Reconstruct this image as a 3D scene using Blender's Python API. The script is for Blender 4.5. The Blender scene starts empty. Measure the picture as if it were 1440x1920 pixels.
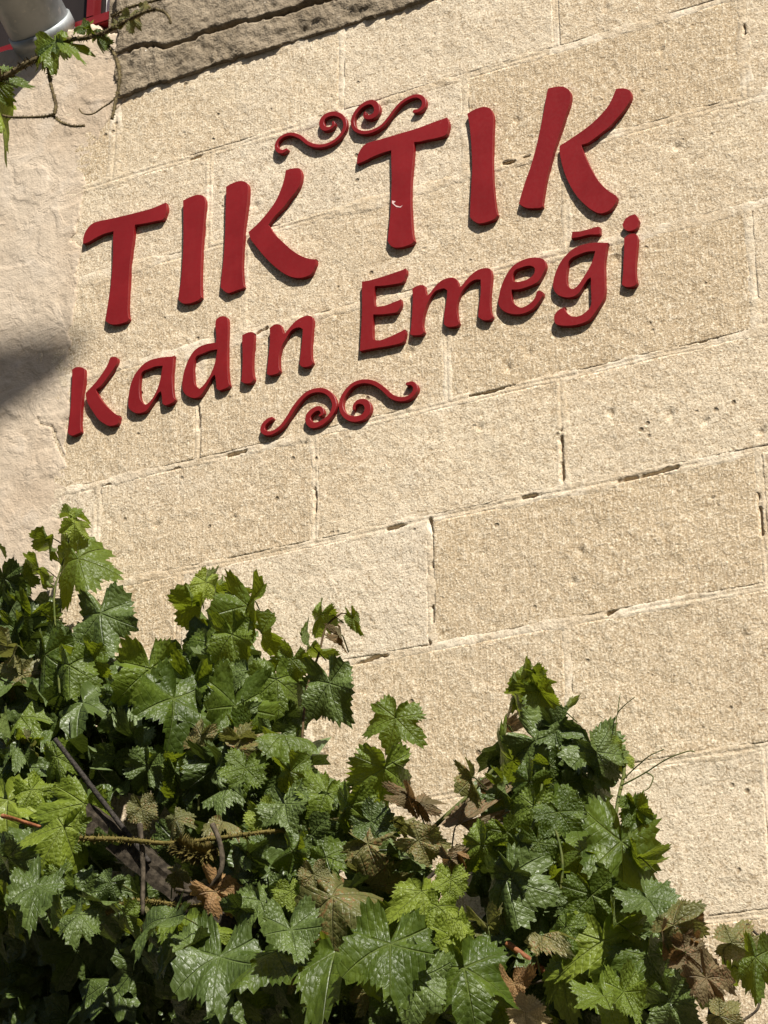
import bpy, bmesh, math, random
import numpy as np
from mathutils import Vector, Matrix

scene = bpy.context.scene
col = scene.collection
# ------------------------------------------------------------------ camera
cam_data = bpy.data.cameras.new('camera')
cam_data.sensor_fit = 'VERTICAL'; cam_data.sensor_height = 36.0; cam_data.lens = 84.375
cam_data.clip_start = 0.05; cam_data.clip_end = 500
cam = bpy.data.objects.new('camera', cam_data); col.objects.link(cam)
cam.matrix_world = Matrix(((0.88271388, 0.18782227, 0.43074239, 2.36908315),
                           (0.46990034, -0.34667837, -0.81179294, -4.46486118),
                           (-0.00314372, 0.91898689, -0.39427556, 1.6), (0, 0, 0, 1)))
scene.camera = cam
scene.render.resolution_x = 768; scene.render.resolution_y = 1024
# ------------------------------------------------------------------ sky and sun
SUN = Vector((0.491, -0.491, 0.719)).normalized()
world = bpy.data.worlds.new('World'); scene.world = world; world.use_nodes = True
wn = world.node_tree.nodes; wl = world.node_tree.links
sky = wn.new('ShaderNodeTexSky'); sky.sky_type = 'NISHITA'; sky.sun_disc = False
sky.sun_elevation = math.radians(46); sky.sun_rotation = math.radians(135)
sky.air_density = 1.0; sky.dust_density = 1.5; sky.ozone_density = 1.0
wl.new(sky.outputs[0], wn['Background'].inputs[0]); wn['Background'].inputs[1].default_value = 0.05
sun_data = bpy.data.lights.new('sun', 'SUN'); sun_data.energy = 5.0; sun_data.angle = math.radians(0.7)
sun_data.color = (1.0, 0.95, 0.87)
sun = bpy.data.objects.new('sun', sun_data); col.objects.link(sun)
sun.location = (6, -8, 9); sun.rotation_euler = (-SUN).to_track_quat('-Z', 'Y').to_euler()
vs = scene.view_settings
vs.view_transform = 'Standard'; vs.look = 'None'; vs.gamma = 1.0; vs.use_curve_mapping = False
vs.exposure = 0.72

# ------------------------------------------------------------------ baked measurements (metres)
LETTERS = [
 ('T1','body',[(-0.8768,4.7022),(-0.8768,4.7067),(-0.8769,4.7113),(-0.8768,4.7159),(-0.8761,4.7205),(-0.875,4.7253),(-0.8736,4.7302),(-0.8714,4.735),(-0.8682,4.7396),(-0.8644,4.7443),(-0.8598,4.7491),(-0.8538,4.7533),(-0.8454,4.7558),(-0.833,4.7564),(-0.8177,4.7554),(-0.8013,4.7539),(-0.7857,4.7526),(-0.7711,4.7518),(-0.7566,4.7511),(-0.7422,4.7504),(-0.7278,4.7498),(-0.7129,4.7492),(-0.6978,4.7486),(-0.6833,4.7483),(-0.6705,4.7483),(-0.6593,4.7491),(-0.6495,4.7504),(-0.641,4.7517),(-0.6341,4.7526),(-0.6305,4.7531),(-0.6273,4.7535),(-0.6246,4.7537),(-0.623,4.7536),(-0.6228,4.7536),(-0.6231,4.7529),(-0.6228,4.7508),(-0.6218,4.7475),(-0.6209,4.7436),(-0.6203,4.7394),(-0.6202,4.7352),(-0.6203,4.7314),(-0.6208,4.728),(-0.6216,4.7249),(-0.6227,4.7219),(-0.6238,4.7187),(-0.6249,4.715),(-0.6263,4.7111),(-0.6283,4.7081),(-0.6312,4.7062),(-0.6345,4.7057),(-0.6382,4.7061),(-0.6423,4.7068),(-0.6471,4.7073),(-0.6599,4.7081),(-0.6768,4.7093),(-0.6959,4.7112),(-0.7155,4.7143),(-0.7177,4.7073),(-0.7188,4.6994),(-0.719,4.6902),(-0.7192,4.6802),(-0.7201,4.6694),(-0.7214,4.6582),(-0.7228,4.6465),(-0.7239,4.6346),(-0.7249,4.6225),(-0.7258,4.6101),(-0.7265,4.5973),(-0.727,4.5836),(-0.7273,4.5687),(-0.7275,4.5529),(-0.7275,4.537),(-0.7274,4.5221),(-0.7274,4.5079),(-0.7272,4.4942),(-0.727,4.4816),(-0.7267,4.4709),(-0.7261,4.4634),(-0.7254,4.4572),(-0.7242,4.4509),(-0.7216,4.4433),(-0.7234,4.44),(-0.7259,4.4375),(-0.7299,4.4363),(-0.7349,4.4357),(-0.7407,4.4355),(-0.747,4.4354),(-0.7533,4.4356),(-0.7592,4.4362),(-0.7644,4.4372),(-0.7693,4.4385),(-0.774,4.4402),(-0.7784,4.4423),(-0.7825,4.445),(-0.7864,4.4482),(-0.7901,4.4517),(-0.7939,4.4551),(-0.7933,4.4615),(-0.7928,4.4678),(-0.7921,4.4745),(-0.7913,4.4825),(-0.7896,4.4958),(-0.7874,4.512),(-0.7852,4.529),(-0.7835,4.5446),(-0.7824,4.5581),(-0.7816,4.5707),(-0.781,4.583),(-0.7806,4.5955),(-0.7803,4.6087),(-0.7802,4.6222),(-0.7803,4.6353),(-0.7805,4.6475),(-0.7809,4.6586),(-0.7815,4.669),(-0.7821,4.6785),(-0.7824,4.6872),(-0.7825,4.6947),(-0.7823,4.7011),(-0.782,4.7071),(-0.7818,4.7133),(-0.7893,4.7134),(-0.797,4.7136),(-0.8045,4.7137),(-0.8113,4.7135),(-0.8172,4.7128),(-0.8224,4.7119),(-0.8276,4.7108),(-0.8332,4.7094),(-0.84,4.7076),(-0.8473,4.7053),(-0.8544,4.7032),(-0.8606,4.7018),(-0.8651,4.7014),(-0.8691,4.7015),(-0.8729,4.7019)],[]),
 ('I1','body',[(-0.5711,4.7454),(-0.5657,4.7466),(-0.5602,4.7478),(-0.5547,4.7489),(-0.5493,4.7497),(-0.5439,4.7503),(-0.5383,4.7507),(-0.533,4.7508),(-0.528,4.7502),(-0.5235,4.7491),(-0.5193,4.7475),(-0.5154,4.7455),(-0.5121,4.7433),(-0.5098,4.7414),(-0.5087,4.7398),(-0.5081,4.7381),(-0.5072,4.7358),(-0.5059,4.7329),(-0.5047,4.7297),(-0.5038,4.7262),(-0.5033,4.7221),(-0.5032,4.7142),(-0.5036,4.7045),(-0.5042,4.694),(-0.5047,4.6837),(-0.5053,4.6739),(-0.506,4.6642),(-0.5068,4.6541),(-0.5074,4.6432),(-0.5081,4.6316),(-0.5088,4.6193),(-0.5093,4.6064),(-0.5098,4.5926),(-0.5101,4.5774),(-0.5103,4.5609),(-0.5104,4.5445),(-0.5104,4.5292),(-0.5103,4.5151),(-0.51,4.5015),(-0.5097,4.4892),(-0.5093,4.4785),(-0.509,4.4707),(-0.5087,4.4641),(-0.5079,4.4577),(-0.5059,4.4498),(-0.5103,4.4463),(-0.5158,4.4436),(-0.5223,4.4422),(-0.5285,4.4416),(-0.5337,4.4412),(-0.5383,4.4412),(-0.5426,4.4414),(-0.5468,4.442),(-0.551,4.4428),(-0.5551,4.4438),(-0.559,4.4453),(-0.5627,4.4473),(-0.566,4.45),(-0.5691,4.4534),(-0.572,4.457),(-0.575,4.4605),(-0.5746,4.4658),(-0.5742,4.471),(-0.5738,4.4765),(-0.5732,4.4827),(-0.5722,4.4895),(-0.5711,4.4967),(-0.57,4.5049),(-0.569,4.5145),(-0.5681,4.5283),(-0.5672,4.5447),(-0.5665,4.5617),(-0.566,4.5773),(-0.5657,4.5904),(-0.5656,4.602),(-0.5657,4.6142),(-0.5659,4.6286),(-0.5664,4.6472),(-0.5672,4.6685),(-0.568,4.6895),(-0.5687,4.707),(-0.5693,4.7181),(-0.5699,4.7276),(-0.5705,4.7363)],[]),
 ('K1','stem',[(-0.4428,4.7495),(-0.4384,4.7508),(-0.4339,4.7522),(-0.4295,4.7534),(-0.425,4.7543),(-0.4204,4.755),(-0.4158,4.7554),(-0.4111,4.7555),(-0.4067,4.7553),(-0.4025,4.7548),(-0.3985,4.7539),(-0.3946,4.7526),(-0.3909,4.7508),(-0.3873,4.7484),(-0.3842,4.7459),(-0.382,4.7437),(-0.3809,4.742),(-0.3803,4.7404),(-0.3794,4.7382),(-0.3783,4.7349),(-0.3775,4.7306),(-0.377,4.7238),(-0.3771,4.7156),(-0.3775,4.7067),(-0.378,4.6972),(-0.3788,4.6873),(-0.3799,4.6768),(-0.3811,4.6658),(-0.3823,4.6549),(-0.3834,4.644),(-0.3845,4.633),(-0.3855,4.6217),(-0.3864,4.6101),(-0.3871,4.598),(-0.3875,4.5854),(-0.3879,4.5726),(-0.3883,4.56),(-0.3888,4.5472),(-0.3893,4.5342),(-0.3897,4.5217),(-0.3897,4.51),(-0.3894,4.4993),(-0.3887,4.4892),(-0.3878,4.48),(-0.3871,4.4718),(-0.3863,4.465),(-0.3855,4.4593),(-0.3843,4.4536),(-0.3819,4.4465),(-0.3848,4.4444),(-0.3884,4.4431),(-0.3934,4.4429),(-0.3991,4.4428),(-0.4056,4.4423),(-0.4125,4.4414),(-0.4191,4.4407),(-0.4248,4.4407),(-0.4286,4.4416),(-0.4318,4.4431),(-0.4347,4.4452),(-0.4378,4.4478),(-0.4411,4.4512),(-0.4445,4.4552),(-0.4478,4.4596),(-0.4512,4.4638),(-0.451,4.4673),(-0.4508,4.4706),(-0.4506,4.4743),(-0.4503,4.4786),(-0.4493,4.4894),(-0.4479,4.5034),(-0.4465,4.5184),(-0.4453,4.5326),(-0.4444,4.5451),(-0.4438,4.557),(-0.4432,4.5692),(-0.4427,4.5826),(-0.4424,4.5978),(-0.4421,4.6142),(-0.4419,4.6307),(-0.4418,4.6461),(-0.4419,4.6603),(-0.4421,4.6739),(-0.4423,4.6865),(-0.4424,4.6977),(-0.4424,4.707),(-0.4423,4.7149),(-0.4422,4.722),(-0.4422,4.7286),(-0.4423,4.7345),(-0.4425,4.7397),(-0.4426,4.7445)],[]),
 ('K1','arm',[(-0.3732,4.5992),(-0.3665,4.6033),(-0.3599,4.6072),(-0.3533,4.6113),(-0.3465,4.616),(-0.3395,4.6215),(-0.3324,4.6275),(-0.3253,4.6337),(-0.3187,4.6401),(-0.3125,4.6466),(-0.3066,4.6532),(-0.3011,4.66),(-0.2961,4.6669),(-0.2917,4.6741),(-0.2878,4.6815),(-0.2843,4.6888),(-0.2812,4.6959),(-0.2785,4.7025),(-0.2763,4.709),(-0.2744,4.7153),(-0.2727,4.7216),(-0.2712,4.728),(-0.27,4.7344),(-0.269,4.7408),(-0.2679,4.7472),(-0.2638,4.7474),(-0.2598,4.7477),(-0.2557,4.7478),(-0.2513,4.7475),(-0.2461,4.7467),(-0.2405,4.7456),(-0.2352,4.7441),(-0.2309,4.7425),(-0.2284,4.7411),(-0.2275,4.7403),(-0.2275,4.7395),(-0.2272,4.7382),(-0.2262,4.736),(-0.2249,4.7332),(-0.2237,4.7299),(-0.223,4.7262),(-0.2226,4.7219),(-0.2227,4.7172),(-0.2232,4.7123),(-0.224,4.7073),(-0.2252,4.7022),(-0.2267,4.6968),(-0.2287,4.6915),(-0.2313,4.6864),(-0.2348,4.6816),(-0.2389,4.677),(-0.2436,4.6725),(-0.2485,4.6681),(-0.2533,4.6634),(-0.2581,4.6584),(-0.2629,4.6532),(-0.268,4.6477),(-0.2737,4.6423),(-0.2801,4.6371),(-0.2869,4.6322),(-0.2936,4.6272),(-0.2996,4.6219),(-0.3052,4.6161),(-0.3105,4.61),(-0.3158,4.604),(-0.3114,4.5961),(-0.307,4.5881),(-0.3022,4.5799),(-0.2968,4.5719),(-0.2913,4.5647),(-0.2861,4.5584),(-0.2811,4.5527),(-0.2758,4.5466),(-0.2699,4.5395),(-0.2631,4.5316),(-0.2558,4.5234),(-0.2487,4.5157),(-0.2418,4.5089),(-0.2353,4.5028),(-0.2289,4.4972),(-0.2226,4.4922),(-0.2162,4.4876),(-0.2098,4.4835),(-0.2034,4.4799),(-0.1974,4.4768),(-0.1918,4.4744),(-0.1866,4.4725),(-0.1818,4.4713),(-0.1782,4.4711),(-0.1794,4.4714),(-0.1798,4.4709),(-0.1792,4.4691),(-0.1787,4.4665),(-0.1787,4.4633),(-0.179,4.4596),(-0.1798,4.4558),(-0.1811,4.4524),(-0.1827,4.4492),(-0.1845,4.4458),(-0.186,4.442),(-0.1876,4.4382),(-0.1898,4.4348),(-0.1931,4.4323),(-0.1973,4.4308),(-0.2019,4.4299),(-0.2067,4.4295),(-0.2117,4.4293),(-0.2168,4.4296),(-0.2219,4.4302),(-0.2267,4.4312),(-0.2316,4.4325),(-0.2365,4.4342),(-0.2419,4.4367),(-0.2478,4.4398),(-0.2539,4.4435),(-0.2604,4.4479),(-0.2673,4.4532),(-0.2746,4.4597),(-0.2825,4.4673),(-0.2904,4.4754),(-0.2981,4.4836),(-0.3055,4.4921),(-0.3128,4.5009),(-0.3199,4.5099),(-0.3267,4.5187),(-0.3331,4.5274),(-0.3393,4.5363),(-0.3451,4.5448),(-0.3503,4.5526),(-0.3551,4.5595),(-0.3594,4.5656),(-0.3631,4.5714),(-0.3663,4.5771),(-0.3686,4.5828),(-0.3703,4.5883),(-0.3717,4.5938)],[]),
 ('T2','body',[(-0.0656,4.7065),(-0.0656,4.7112),(-0.0657,4.7159),(-0.0656,4.7206),(-0.0649,4.7253),(-0.0637,4.7299),(-0.062,4.7346),(-0.0598,4.7391),(-0.057,4.7433),(-0.0538,4.7474),(-0.0504,4.7514),(-0.0458,4.7548),(-0.0396,4.7572),(-0.0304,4.7583),(-0.0193,4.7584),(-0.0071,4.7581),(0.005,4.758),(0.017,4.7581),(0.0293,4.7583),(0.0418,4.7584),(0.0542,4.7585),(0.0664,4.7586),(0.0786,4.7586),(0.0908,4.7587),(0.103,4.7591),(0.1155,4.76),(0.1283,4.7612),(0.1406,4.7625),(0.1515,4.7634),(0.1605,4.764),(0.1682,4.7643),(0.1753,4.7647),(0.182,4.7657),(0.1826,4.7645),(0.1829,4.7637),(0.1833,4.7626),(0.1838,4.7606),(0.1847,4.7573),(0.1857,4.7533),(0.1864,4.7491),(0.1866,4.745),(0.1862,4.7407),(0.1854,4.7362),(0.1843,4.7319),(0.183,4.7278),(0.1821,4.7239),(0.181,4.7202),(0.1787,4.7177),(0.1748,4.7163),(0.1698,4.7157),(0.1639,4.7155),(0.1575,4.7156),(0.1509,4.7159),(0.1439,4.7164),(0.1365,4.7173),(0.129,4.7181),(0.122,4.7187),(0.1154,4.7189),(0.109,4.7192),(0.1018,4.7203),(0.0936,4.7225),(0.092,4.72),(0.0915,4.7165),(0.0916,4.7121),(0.0915,4.7068),(0.0911,4.7006),(0.0905,4.6939),(0.0897,4.6863),(0.0888,4.6775),(0.0877,4.6667),(0.0864,4.6545),(0.0851,4.6416),(0.084,4.6291),(0.0833,4.6169),(0.0827,4.6046),(0.0822,4.5924),(0.0819,4.5801),(0.0818,4.5679),(0.0818,4.5555),(0.0819,4.5432),(0.0822,4.5309),(0.0827,4.518),(0.0832,4.5049),(0.0839,4.4924),(0.0847,4.4813),(0.0856,4.4725),(0.0866,4.4651),(0.088,4.4578),(0.0906,4.4492),(0.0882,4.446),(0.085,4.4435),(0.0807,4.4422),(0.076,4.4415),(0.0713,4.441),(0.0665,4.4406),(0.0617,4.4405),(0.0569,4.4406),(0.0519,4.4411),(0.0468,4.442),(0.042,4.4431),(0.0377,4.4446),(0.0341,4.4464),(0.031,4.4486),(0.0282,4.4511),(0.0257,4.4539),(0.0236,4.4571),(0.0218,4.4606),(0.0202,4.4643),(0.0185,4.468),(0.0191,4.4742),(0.0197,4.4801),(0.0203,4.4865),(0.0211,4.4942),(0.0222,4.5046),(0.0236,4.5166),(0.025,4.5294),(0.0261,4.5419),(0.027,4.554),(0.0277,4.5661),(0.0283,4.5783),(0.0288,4.5905),(0.0293,4.6028),(0.0297,4.6151),(0.0301,4.6274),(0.0303,4.6399),(0.0302,4.6529),(0.0298,4.6664),(0.0295,4.6792),(0.0293,4.6902),(0.0292,4.6983),(0.0293,4.7051),(0.0294,4.7113),(0.0294,4.7179),(0.0233,4.7178),(0.0171,4.7178),(0.011,4.7178),(0.0048,4.7175),(-0.0013,4.717),(-0.0075,4.7164),(-0.0136,4.7156),(-0.0198,4.7146),(-0.0261,4.7134),(-0.0324,4.7119),(-0.0386,4.7104),(-0.0445,4.7092),(-0.0501,4.7083),(-0.0553,4.7077),(-0.0604,4.7071)],[]),
 ('I2','body',[(0.2366,4.759),(0.2404,4.7604),(0.2442,4.7619),(0.2481,4.7632),(0.2522,4.7643),(0.2568,4.7652),(0.2618,4.7659),(0.2668,4.7664),(0.2713,4.7665),(0.2752,4.7663),(0.2787,4.7659),(0.282,4.765),(0.2854,4.7637),(0.289,4.7619),(0.2926,4.7597),(0.2959,4.7572),(0.2982,4.755),(0.2996,4.7528),(0.3008,4.75),(0.3023,4.7462),(0.3039,4.7419),(0.305,4.7379),(0.3055,4.7341),(0.3057,4.73),(0.3058,4.7252),(0.3055,4.7177),(0.305,4.7089),(0.3044,4.6991),(0.3037,4.6886),(0.3031,4.6773),(0.3025,4.6651),(0.3019,4.6524),(0.3014,4.64),(0.301,4.6278),(0.3006,4.6157),(0.3004,4.6035),(0.3003,4.5913),(0.3004,4.5791),(0.3006,4.5669),(0.301,4.5546),(0.3015,4.5423),(0.3022,4.5296),(0.3031,4.5166),(0.304,4.5041),(0.305,4.493),(0.3059,4.4837),(0.3069,4.4758),(0.3082,4.468),(0.3104,4.459),(0.3081,4.4553),(0.3053,4.4521),(0.3015,4.45),(0.297,4.4487),(0.2919,4.4479),(0.2865,4.4475),(0.2811,4.4472),(0.2762,4.4473),(0.2717,4.4475),(0.2676,4.4479),(0.2637,4.4487),(0.26,4.4501),(0.2562,4.4523),(0.2526,4.4552),(0.2492,4.4584),(0.2462,4.4615),(0.2438,4.4645),(0.2419,4.4674),(0.2401,4.4704),(0.2383,4.4733),(0.2387,4.4813),(0.2391,4.4891),(0.2395,4.4973),(0.2401,4.5067),(0.2408,4.5176),(0.2416,4.5296),(0.2425,4.5421),(0.2434,4.5543),(0.2443,4.5663),(0.2452,4.5782),(0.2461,4.5902),(0.2467,4.6023),(0.2469,4.6148),(0.2469,4.6276),(0.2467,4.64),(0.2464,4.6516),(0.2462,4.6618),(0.2458,4.6711),(0.2453,4.68),(0.2448,4.6892),(0.2442,4.6989),(0.2436,4.7087),(0.2429,4.7183),(0.242,4.7274),(0.2408,4.7357),(0.2395,4.7436),(0.238,4.7513)],[]),
 ('K2','stem',[(0.4503,4.7645),(0.4546,4.7643),(0.4589,4.7642),(0.4632,4.764),(0.4676,4.7635),(0.4722,4.7628),(0.477,4.7619),(0.4816,4.7607),(0.4859,4.7591),(0.4896,4.7571),(0.4931,4.7547),(0.4963,4.7521),(0.4992,4.7494),(0.5016,4.7468),(0.5032,4.7447),(0.5043,4.7428),(0.5051,4.7409),(0.5058,4.7389),(0.5067,4.7366),(0.5074,4.7338),(0.5077,4.7303),(0.5074,4.725),(0.5065,4.7187),(0.5052,4.7118),(0.5033,4.7046),(0.5007,4.6969),(0.4975,4.6886),(0.494,4.6801),(0.4907,4.6717),(0.4876,4.6635),(0.4844,4.6553),(0.4813,4.6471),(0.4781,4.6389),(0.4749,4.6306),(0.4717,4.6223),(0.4686,4.6141),(0.4656,4.6062),(0.4629,4.5989),(0.4604,4.592),(0.458,4.5851),(0.4555,4.5777),(0.453,4.5698),(0.4504,4.5617),(0.4479,4.5533),(0.4453,4.5445),(0.4426,4.5353),(0.4399,4.5256),(0.4373,4.516),(0.435,4.5067),(0.433,4.4976),(0.4312,4.4886),(0.4296,4.4802),(0.4282,4.4727),(0.427,4.4668),(0.4261,4.4617),(0.4259,4.4564),(0.4265,4.4499),(0.4239,4.4485),(0.4207,4.4479),(0.4164,4.4482),(0.4116,4.4492),(0.4061,4.4504),(0.4,4.4519),(0.3941,4.4536),(0.389,4.4554),(0.3849,4.4574),(0.3815,4.4595),(0.3784,4.4617),(0.3756,4.464),(0.373,4.4663),(0.3707,4.4688),(0.3685,4.4713),(0.3663,4.4738),(0.3672,4.4775),(0.3681,4.481),(0.3692,4.4848),(0.3706,4.4893),(0.3733,4.4975),(0.3768,4.5077),(0.3806,4.5185),(0.3843,4.5287),(0.3879,4.5378),(0.3917,4.5466),(0.3954,4.5556),(0.3992,4.5654),(0.403,4.5763),(0.4069,4.5879),(0.4107,4.5999),(0.4144,4.612),(0.4178,4.6243),(0.4212,4.6369),(0.4244,4.6495),(0.4274,4.6618),(0.4303,4.6737),(0.4331,4.6855),(0.4357,4.6969),(0.4381,4.7077),(0.4401,4.718),(0.4419,4.728),(0.4435,4.7371),(0.4451,4.745),(0.4464,4.7508),(0.4477,4.7555),(0.449,4.7599)],[]),
 ('K2','arm',[(0.4745,4.5991),(0.4816,4.6017),(0.4887,4.6043),(0.4958,4.607),(0.5033,4.6099),(0.5111,4.613),(0.5191,4.6162),(0.5273,4.6196),(0.5354,4.6233),(0.5436,4.6274),(0.5518,4.6318),(0.5599,4.6365),(0.5677,4.6415),(0.5753,4.647),(0.5828,4.6529),(0.5897,4.6589),(0.5956,4.6645),(0.6002,4.6696),(0.6038,4.6743),(0.6068,4.6791),(0.6099,4.6844),(0.6132,4.6904),(0.6162,4.6968),(0.6192,4.7033),(0.6223,4.7098),(0.6256,4.7094),(0.629,4.709),(0.6323,4.7085),(0.6356,4.7076),(0.639,4.7065),(0.6423,4.7051),(0.6456,4.7035),(0.6487,4.7016),(0.6517,4.6994),(0.6544,4.697),(0.6562,4.6951),(0.6569,4.6939),(0.6572,4.6925),(0.6578,4.6903),(0.6586,4.6871),(0.659,4.6835),(0.6588,4.6797),(0.658,4.6758),(0.6567,4.6718),(0.6549,4.6678),(0.6526,4.6639),(0.6499,4.66),(0.6467,4.656),(0.6433,4.6518),(0.6396,4.6474),(0.6354,4.6429),(0.6307,4.6386),(0.6259,4.6344),(0.6212,4.6304),(0.6166,4.6262),(0.6119,4.6218),(0.6066,4.6174),(0.6001,4.6129),(0.5927,4.6085),(0.585,4.6045),(0.578,4.6009),(0.572,4.5978),(0.5665,4.595),(0.5613,4.5924),(0.556,4.5899),(0.5506,4.5875),(0.5448,4.5857),(0.5378,4.5854),(0.5301,4.5857),(0.5296,4.583),(0.53,4.5792),(0.5309,4.5748),(0.5322,4.5697),(0.5338,4.5638),(0.5356,4.5574),(0.5377,4.5506),(0.5401,4.5434),(0.5428,4.5358),(0.5457,4.5279),(0.5488,4.5196),(0.5523,4.5112),(0.556,4.5023),(0.5601,4.493),(0.5647,4.4835),(0.5698,4.4744),(0.5754,4.4658),(0.5811,4.4577),(0.5868,4.4503),(0.5922,4.4438),(0.5972,4.4384),(0.6019,4.434),(0.606,4.4304),(0.6088,4.4276),(0.6098,4.426),(0.6102,4.4246),(0.6108,4.4229),(0.6119,4.4207),(0.6109,4.4183),(0.6103,4.4157),(0.6095,4.4129),(0.6083,4.4099),(0.6065,4.4065),(0.6041,4.403),(0.6012,4.3998),(0.5981,4.3971),(0.595,4.3947),(0.5915,4.3927),(0.5877,4.3914),(0.5839,4.3906),(0.58,4.3902),(0.5761,4.39),(0.5723,4.3904),(0.5685,4.3914),(0.5647,4.393),(0.561,4.3953),(0.5573,4.3981),(0.5534,4.4014),(0.5494,4.405),(0.5453,4.409),(0.541,4.4136),(0.5364,4.4191),(0.5313,4.4255),(0.5258,4.4328),(0.5203,4.4407),(0.5152,4.4486),(0.5106,4.4566),(0.5063,4.4648),(0.5023,4.4733),(0.4985,4.4817),(0.4951,4.4903),(0.4919,4.499),(0.4889,4.5077),(0.4863,4.5162),(0.4839,4.5247),(0.4819,4.5331),(0.4801,4.5414),(0.4784,4.5497),(0.477,4.5583),(0.4757,4.567),(0.4746,4.5753),(0.4739,4.5823),(0.4737,4.5873),(0.4739,4.5914),(0.4743,4.5951)],[]),
 ('K3','stem',[(-0.8897,4.3396),(-0.8871,4.3407),(-0.8846,4.342),(-0.8819,4.343),(-0.8791,4.3436),(-0.8758,4.3436),(-0.8724,4.3433),(-0.8688,4.3425),(-0.8653,4.3413),(-0.8616,4.3396),(-0.8578,4.3374),(-0.8544,4.335),(-0.8519,4.3331),(-0.8511,4.3322),(-0.8512,4.3319),(-0.8513,4.3308),(-0.8509,4.3282),(-0.8504,4.3225),(-0.8502,4.3154),(-0.8504,4.3075),(-0.8508,4.2993),(-0.8514,4.2907),(-0.8523,4.2815),(-0.8533,4.272),(-0.8541,4.2627),(-0.8548,4.2535),(-0.8554,4.2443),(-0.8558,4.2351),(-0.8561,4.2258),(-0.8563,4.2163),(-0.8563,4.2067),(-0.8562,4.1973),(-0.8559,4.1887),(-0.8555,4.1811),(-0.855,4.1743),(-0.8539,4.1674),(-0.8516,4.1592),(-0.8522,4.1567),(-0.8537,4.1551),(-0.8566,4.1545),(-0.8601,4.1542),(-0.864,4.1535),(-0.8683,4.1526),(-0.8724,4.1518),(-0.8761,4.1517),(-0.8794,4.1523),(-0.8823,4.1534),(-0.8849,4.1549),(-0.8872,4.1566),(-0.889,4.1585),(-0.8905,4.1607),(-0.8918,4.163),(-0.8931,4.1653),(-0.8925,4.1716),(-0.8919,4.1776),(-0.8912,4.1841),(-0.8906,4.1919),(-0.8899,4.2026),(-0.8892,4.215),(-0.8885,4.2281),(-0.8881,4.241),(-0.8879,4.2539),(-0.888,4.2671),(-0.8882,4.2798),(-0.8883,4.291),(-0.8883,4.3001),(-0.8884,4.3079),(-0.8885,4.3149),(-0.8887,4.3212),(-0.8889,4.3265),(-0.8892,4.3311),(-0.8895,4.3352)],[]),
 ('K3','arm',[(-0.8433,4.263),(-0.8391,4.2663),(-0.835,4.2696),(-0.8308,4.273),(-0.8265,4.2765),(-0.8221,4.2802),(-0.8175,4.2839),(-0.813,4.2879),(-0.8085,4.2922),(-0.8038,4.2971),(-0.7992,4.3025),(-0.7947,4.3079),(-0.7907,4.313),(-0.7873,4.3176),(-0.7843,4.3219),(-0.7818,4.3262),(-0.7795,4.3303),(-0.7776,4.3344),(-0.7762,4.3385),(-0.7749,4.3424),(-0.7736,4.3464),(-0.7701,4.3463),(-0.7666,4.3462),(-0.7632,4.3459),(-0.7601,4.3452),(-0.7573,4.3439),(-0.7548,4.3423),(-0.753,4.3408),(-0.7521,4.3399),(-0.752,4.3395),(-0.7521,4.3391),(-0.752,4.3379),(-0.7516,4.3357),(-0.7514,4.333),(-0.7518,4.33),(-0.7525,4.3269),(-0.7537,4.3238),(-0.7553,4.3207),(-0.7573,4.3176),(-0.7597,4.3144),(-0.7625,4.3109),(-0.7658,4.307),(-0.7696,4.3027),(-0.7735,4.2984),(-0.7773,4.2942),(-0.7808,4.2904),(-0.784,4.2866),(-0.7874,4.2829),(-0.7911,4.279),(-0.7954,4.275),(-0.8006,4.2714),(-0.8066,4.2683),(-0.813,4.2657),(-0.8123,4.2629),(-0.8113,4.2597),(-0.8098,4.2561),(-0.8077,4.2519),(-0.8048,4.2467),(-0.8012,4.2408),(-0.7969,4.2344),(-0.792,4.2277),(-0.7866,4.2209),(-0.7808,4.2138),(-0.7747,4.2069),(-0.7687,4.2004),(-0.7625,4.1943),(-0.7565,4.1886),(-0.7511,4.1838),(-0.7467,4.1803),(-0.7437,4.1784),(-0.741,4.1772),(-0.7389,4.1767),(-0.738,4.1772),(-0.7391,4.1771),(-0.7391,4.1761),(-0.7382,4.1741),(-0.7376,4.1717),(-0.7378,4.1693),(-0.7385,4.1669),(-0.7392,4.1641),(-0.7395,4.1608),(-0.74,4.1575),(-0.7415,4.1548),(-0.7443,4.1531),(-0.7479,4.1524),(-0.7523,4.1523),(-0.7572,4.1525),(-0.7621,4.1531),(-0.7666,4.1541),(-0.7702,4.1555),(-0.7734,4.1572),(-0.7766,4.1594),(-0.7803,4.1621),(-0.7848,4.1655),(-0.7898,4.1695),(-0.7949,4.1739),(-0.7998,4.1788),(-0.8043,4.1841),(-0.8086,4.1898),(-0.8128,4.196),(-0.8171,4.2024),(-0.8217,4.2095),(-0.8266,4.2171),(-0.8311,4.2246),(-0.8348,4.2312),(-0.8375,4.2368),(-0.8395,4.2417),(-0.8409,4.2462),(-0.842,4.2503),(-0.8428,4.2539),(-0.843,4.257),(-0.8431,4.2599)],[]),
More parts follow.
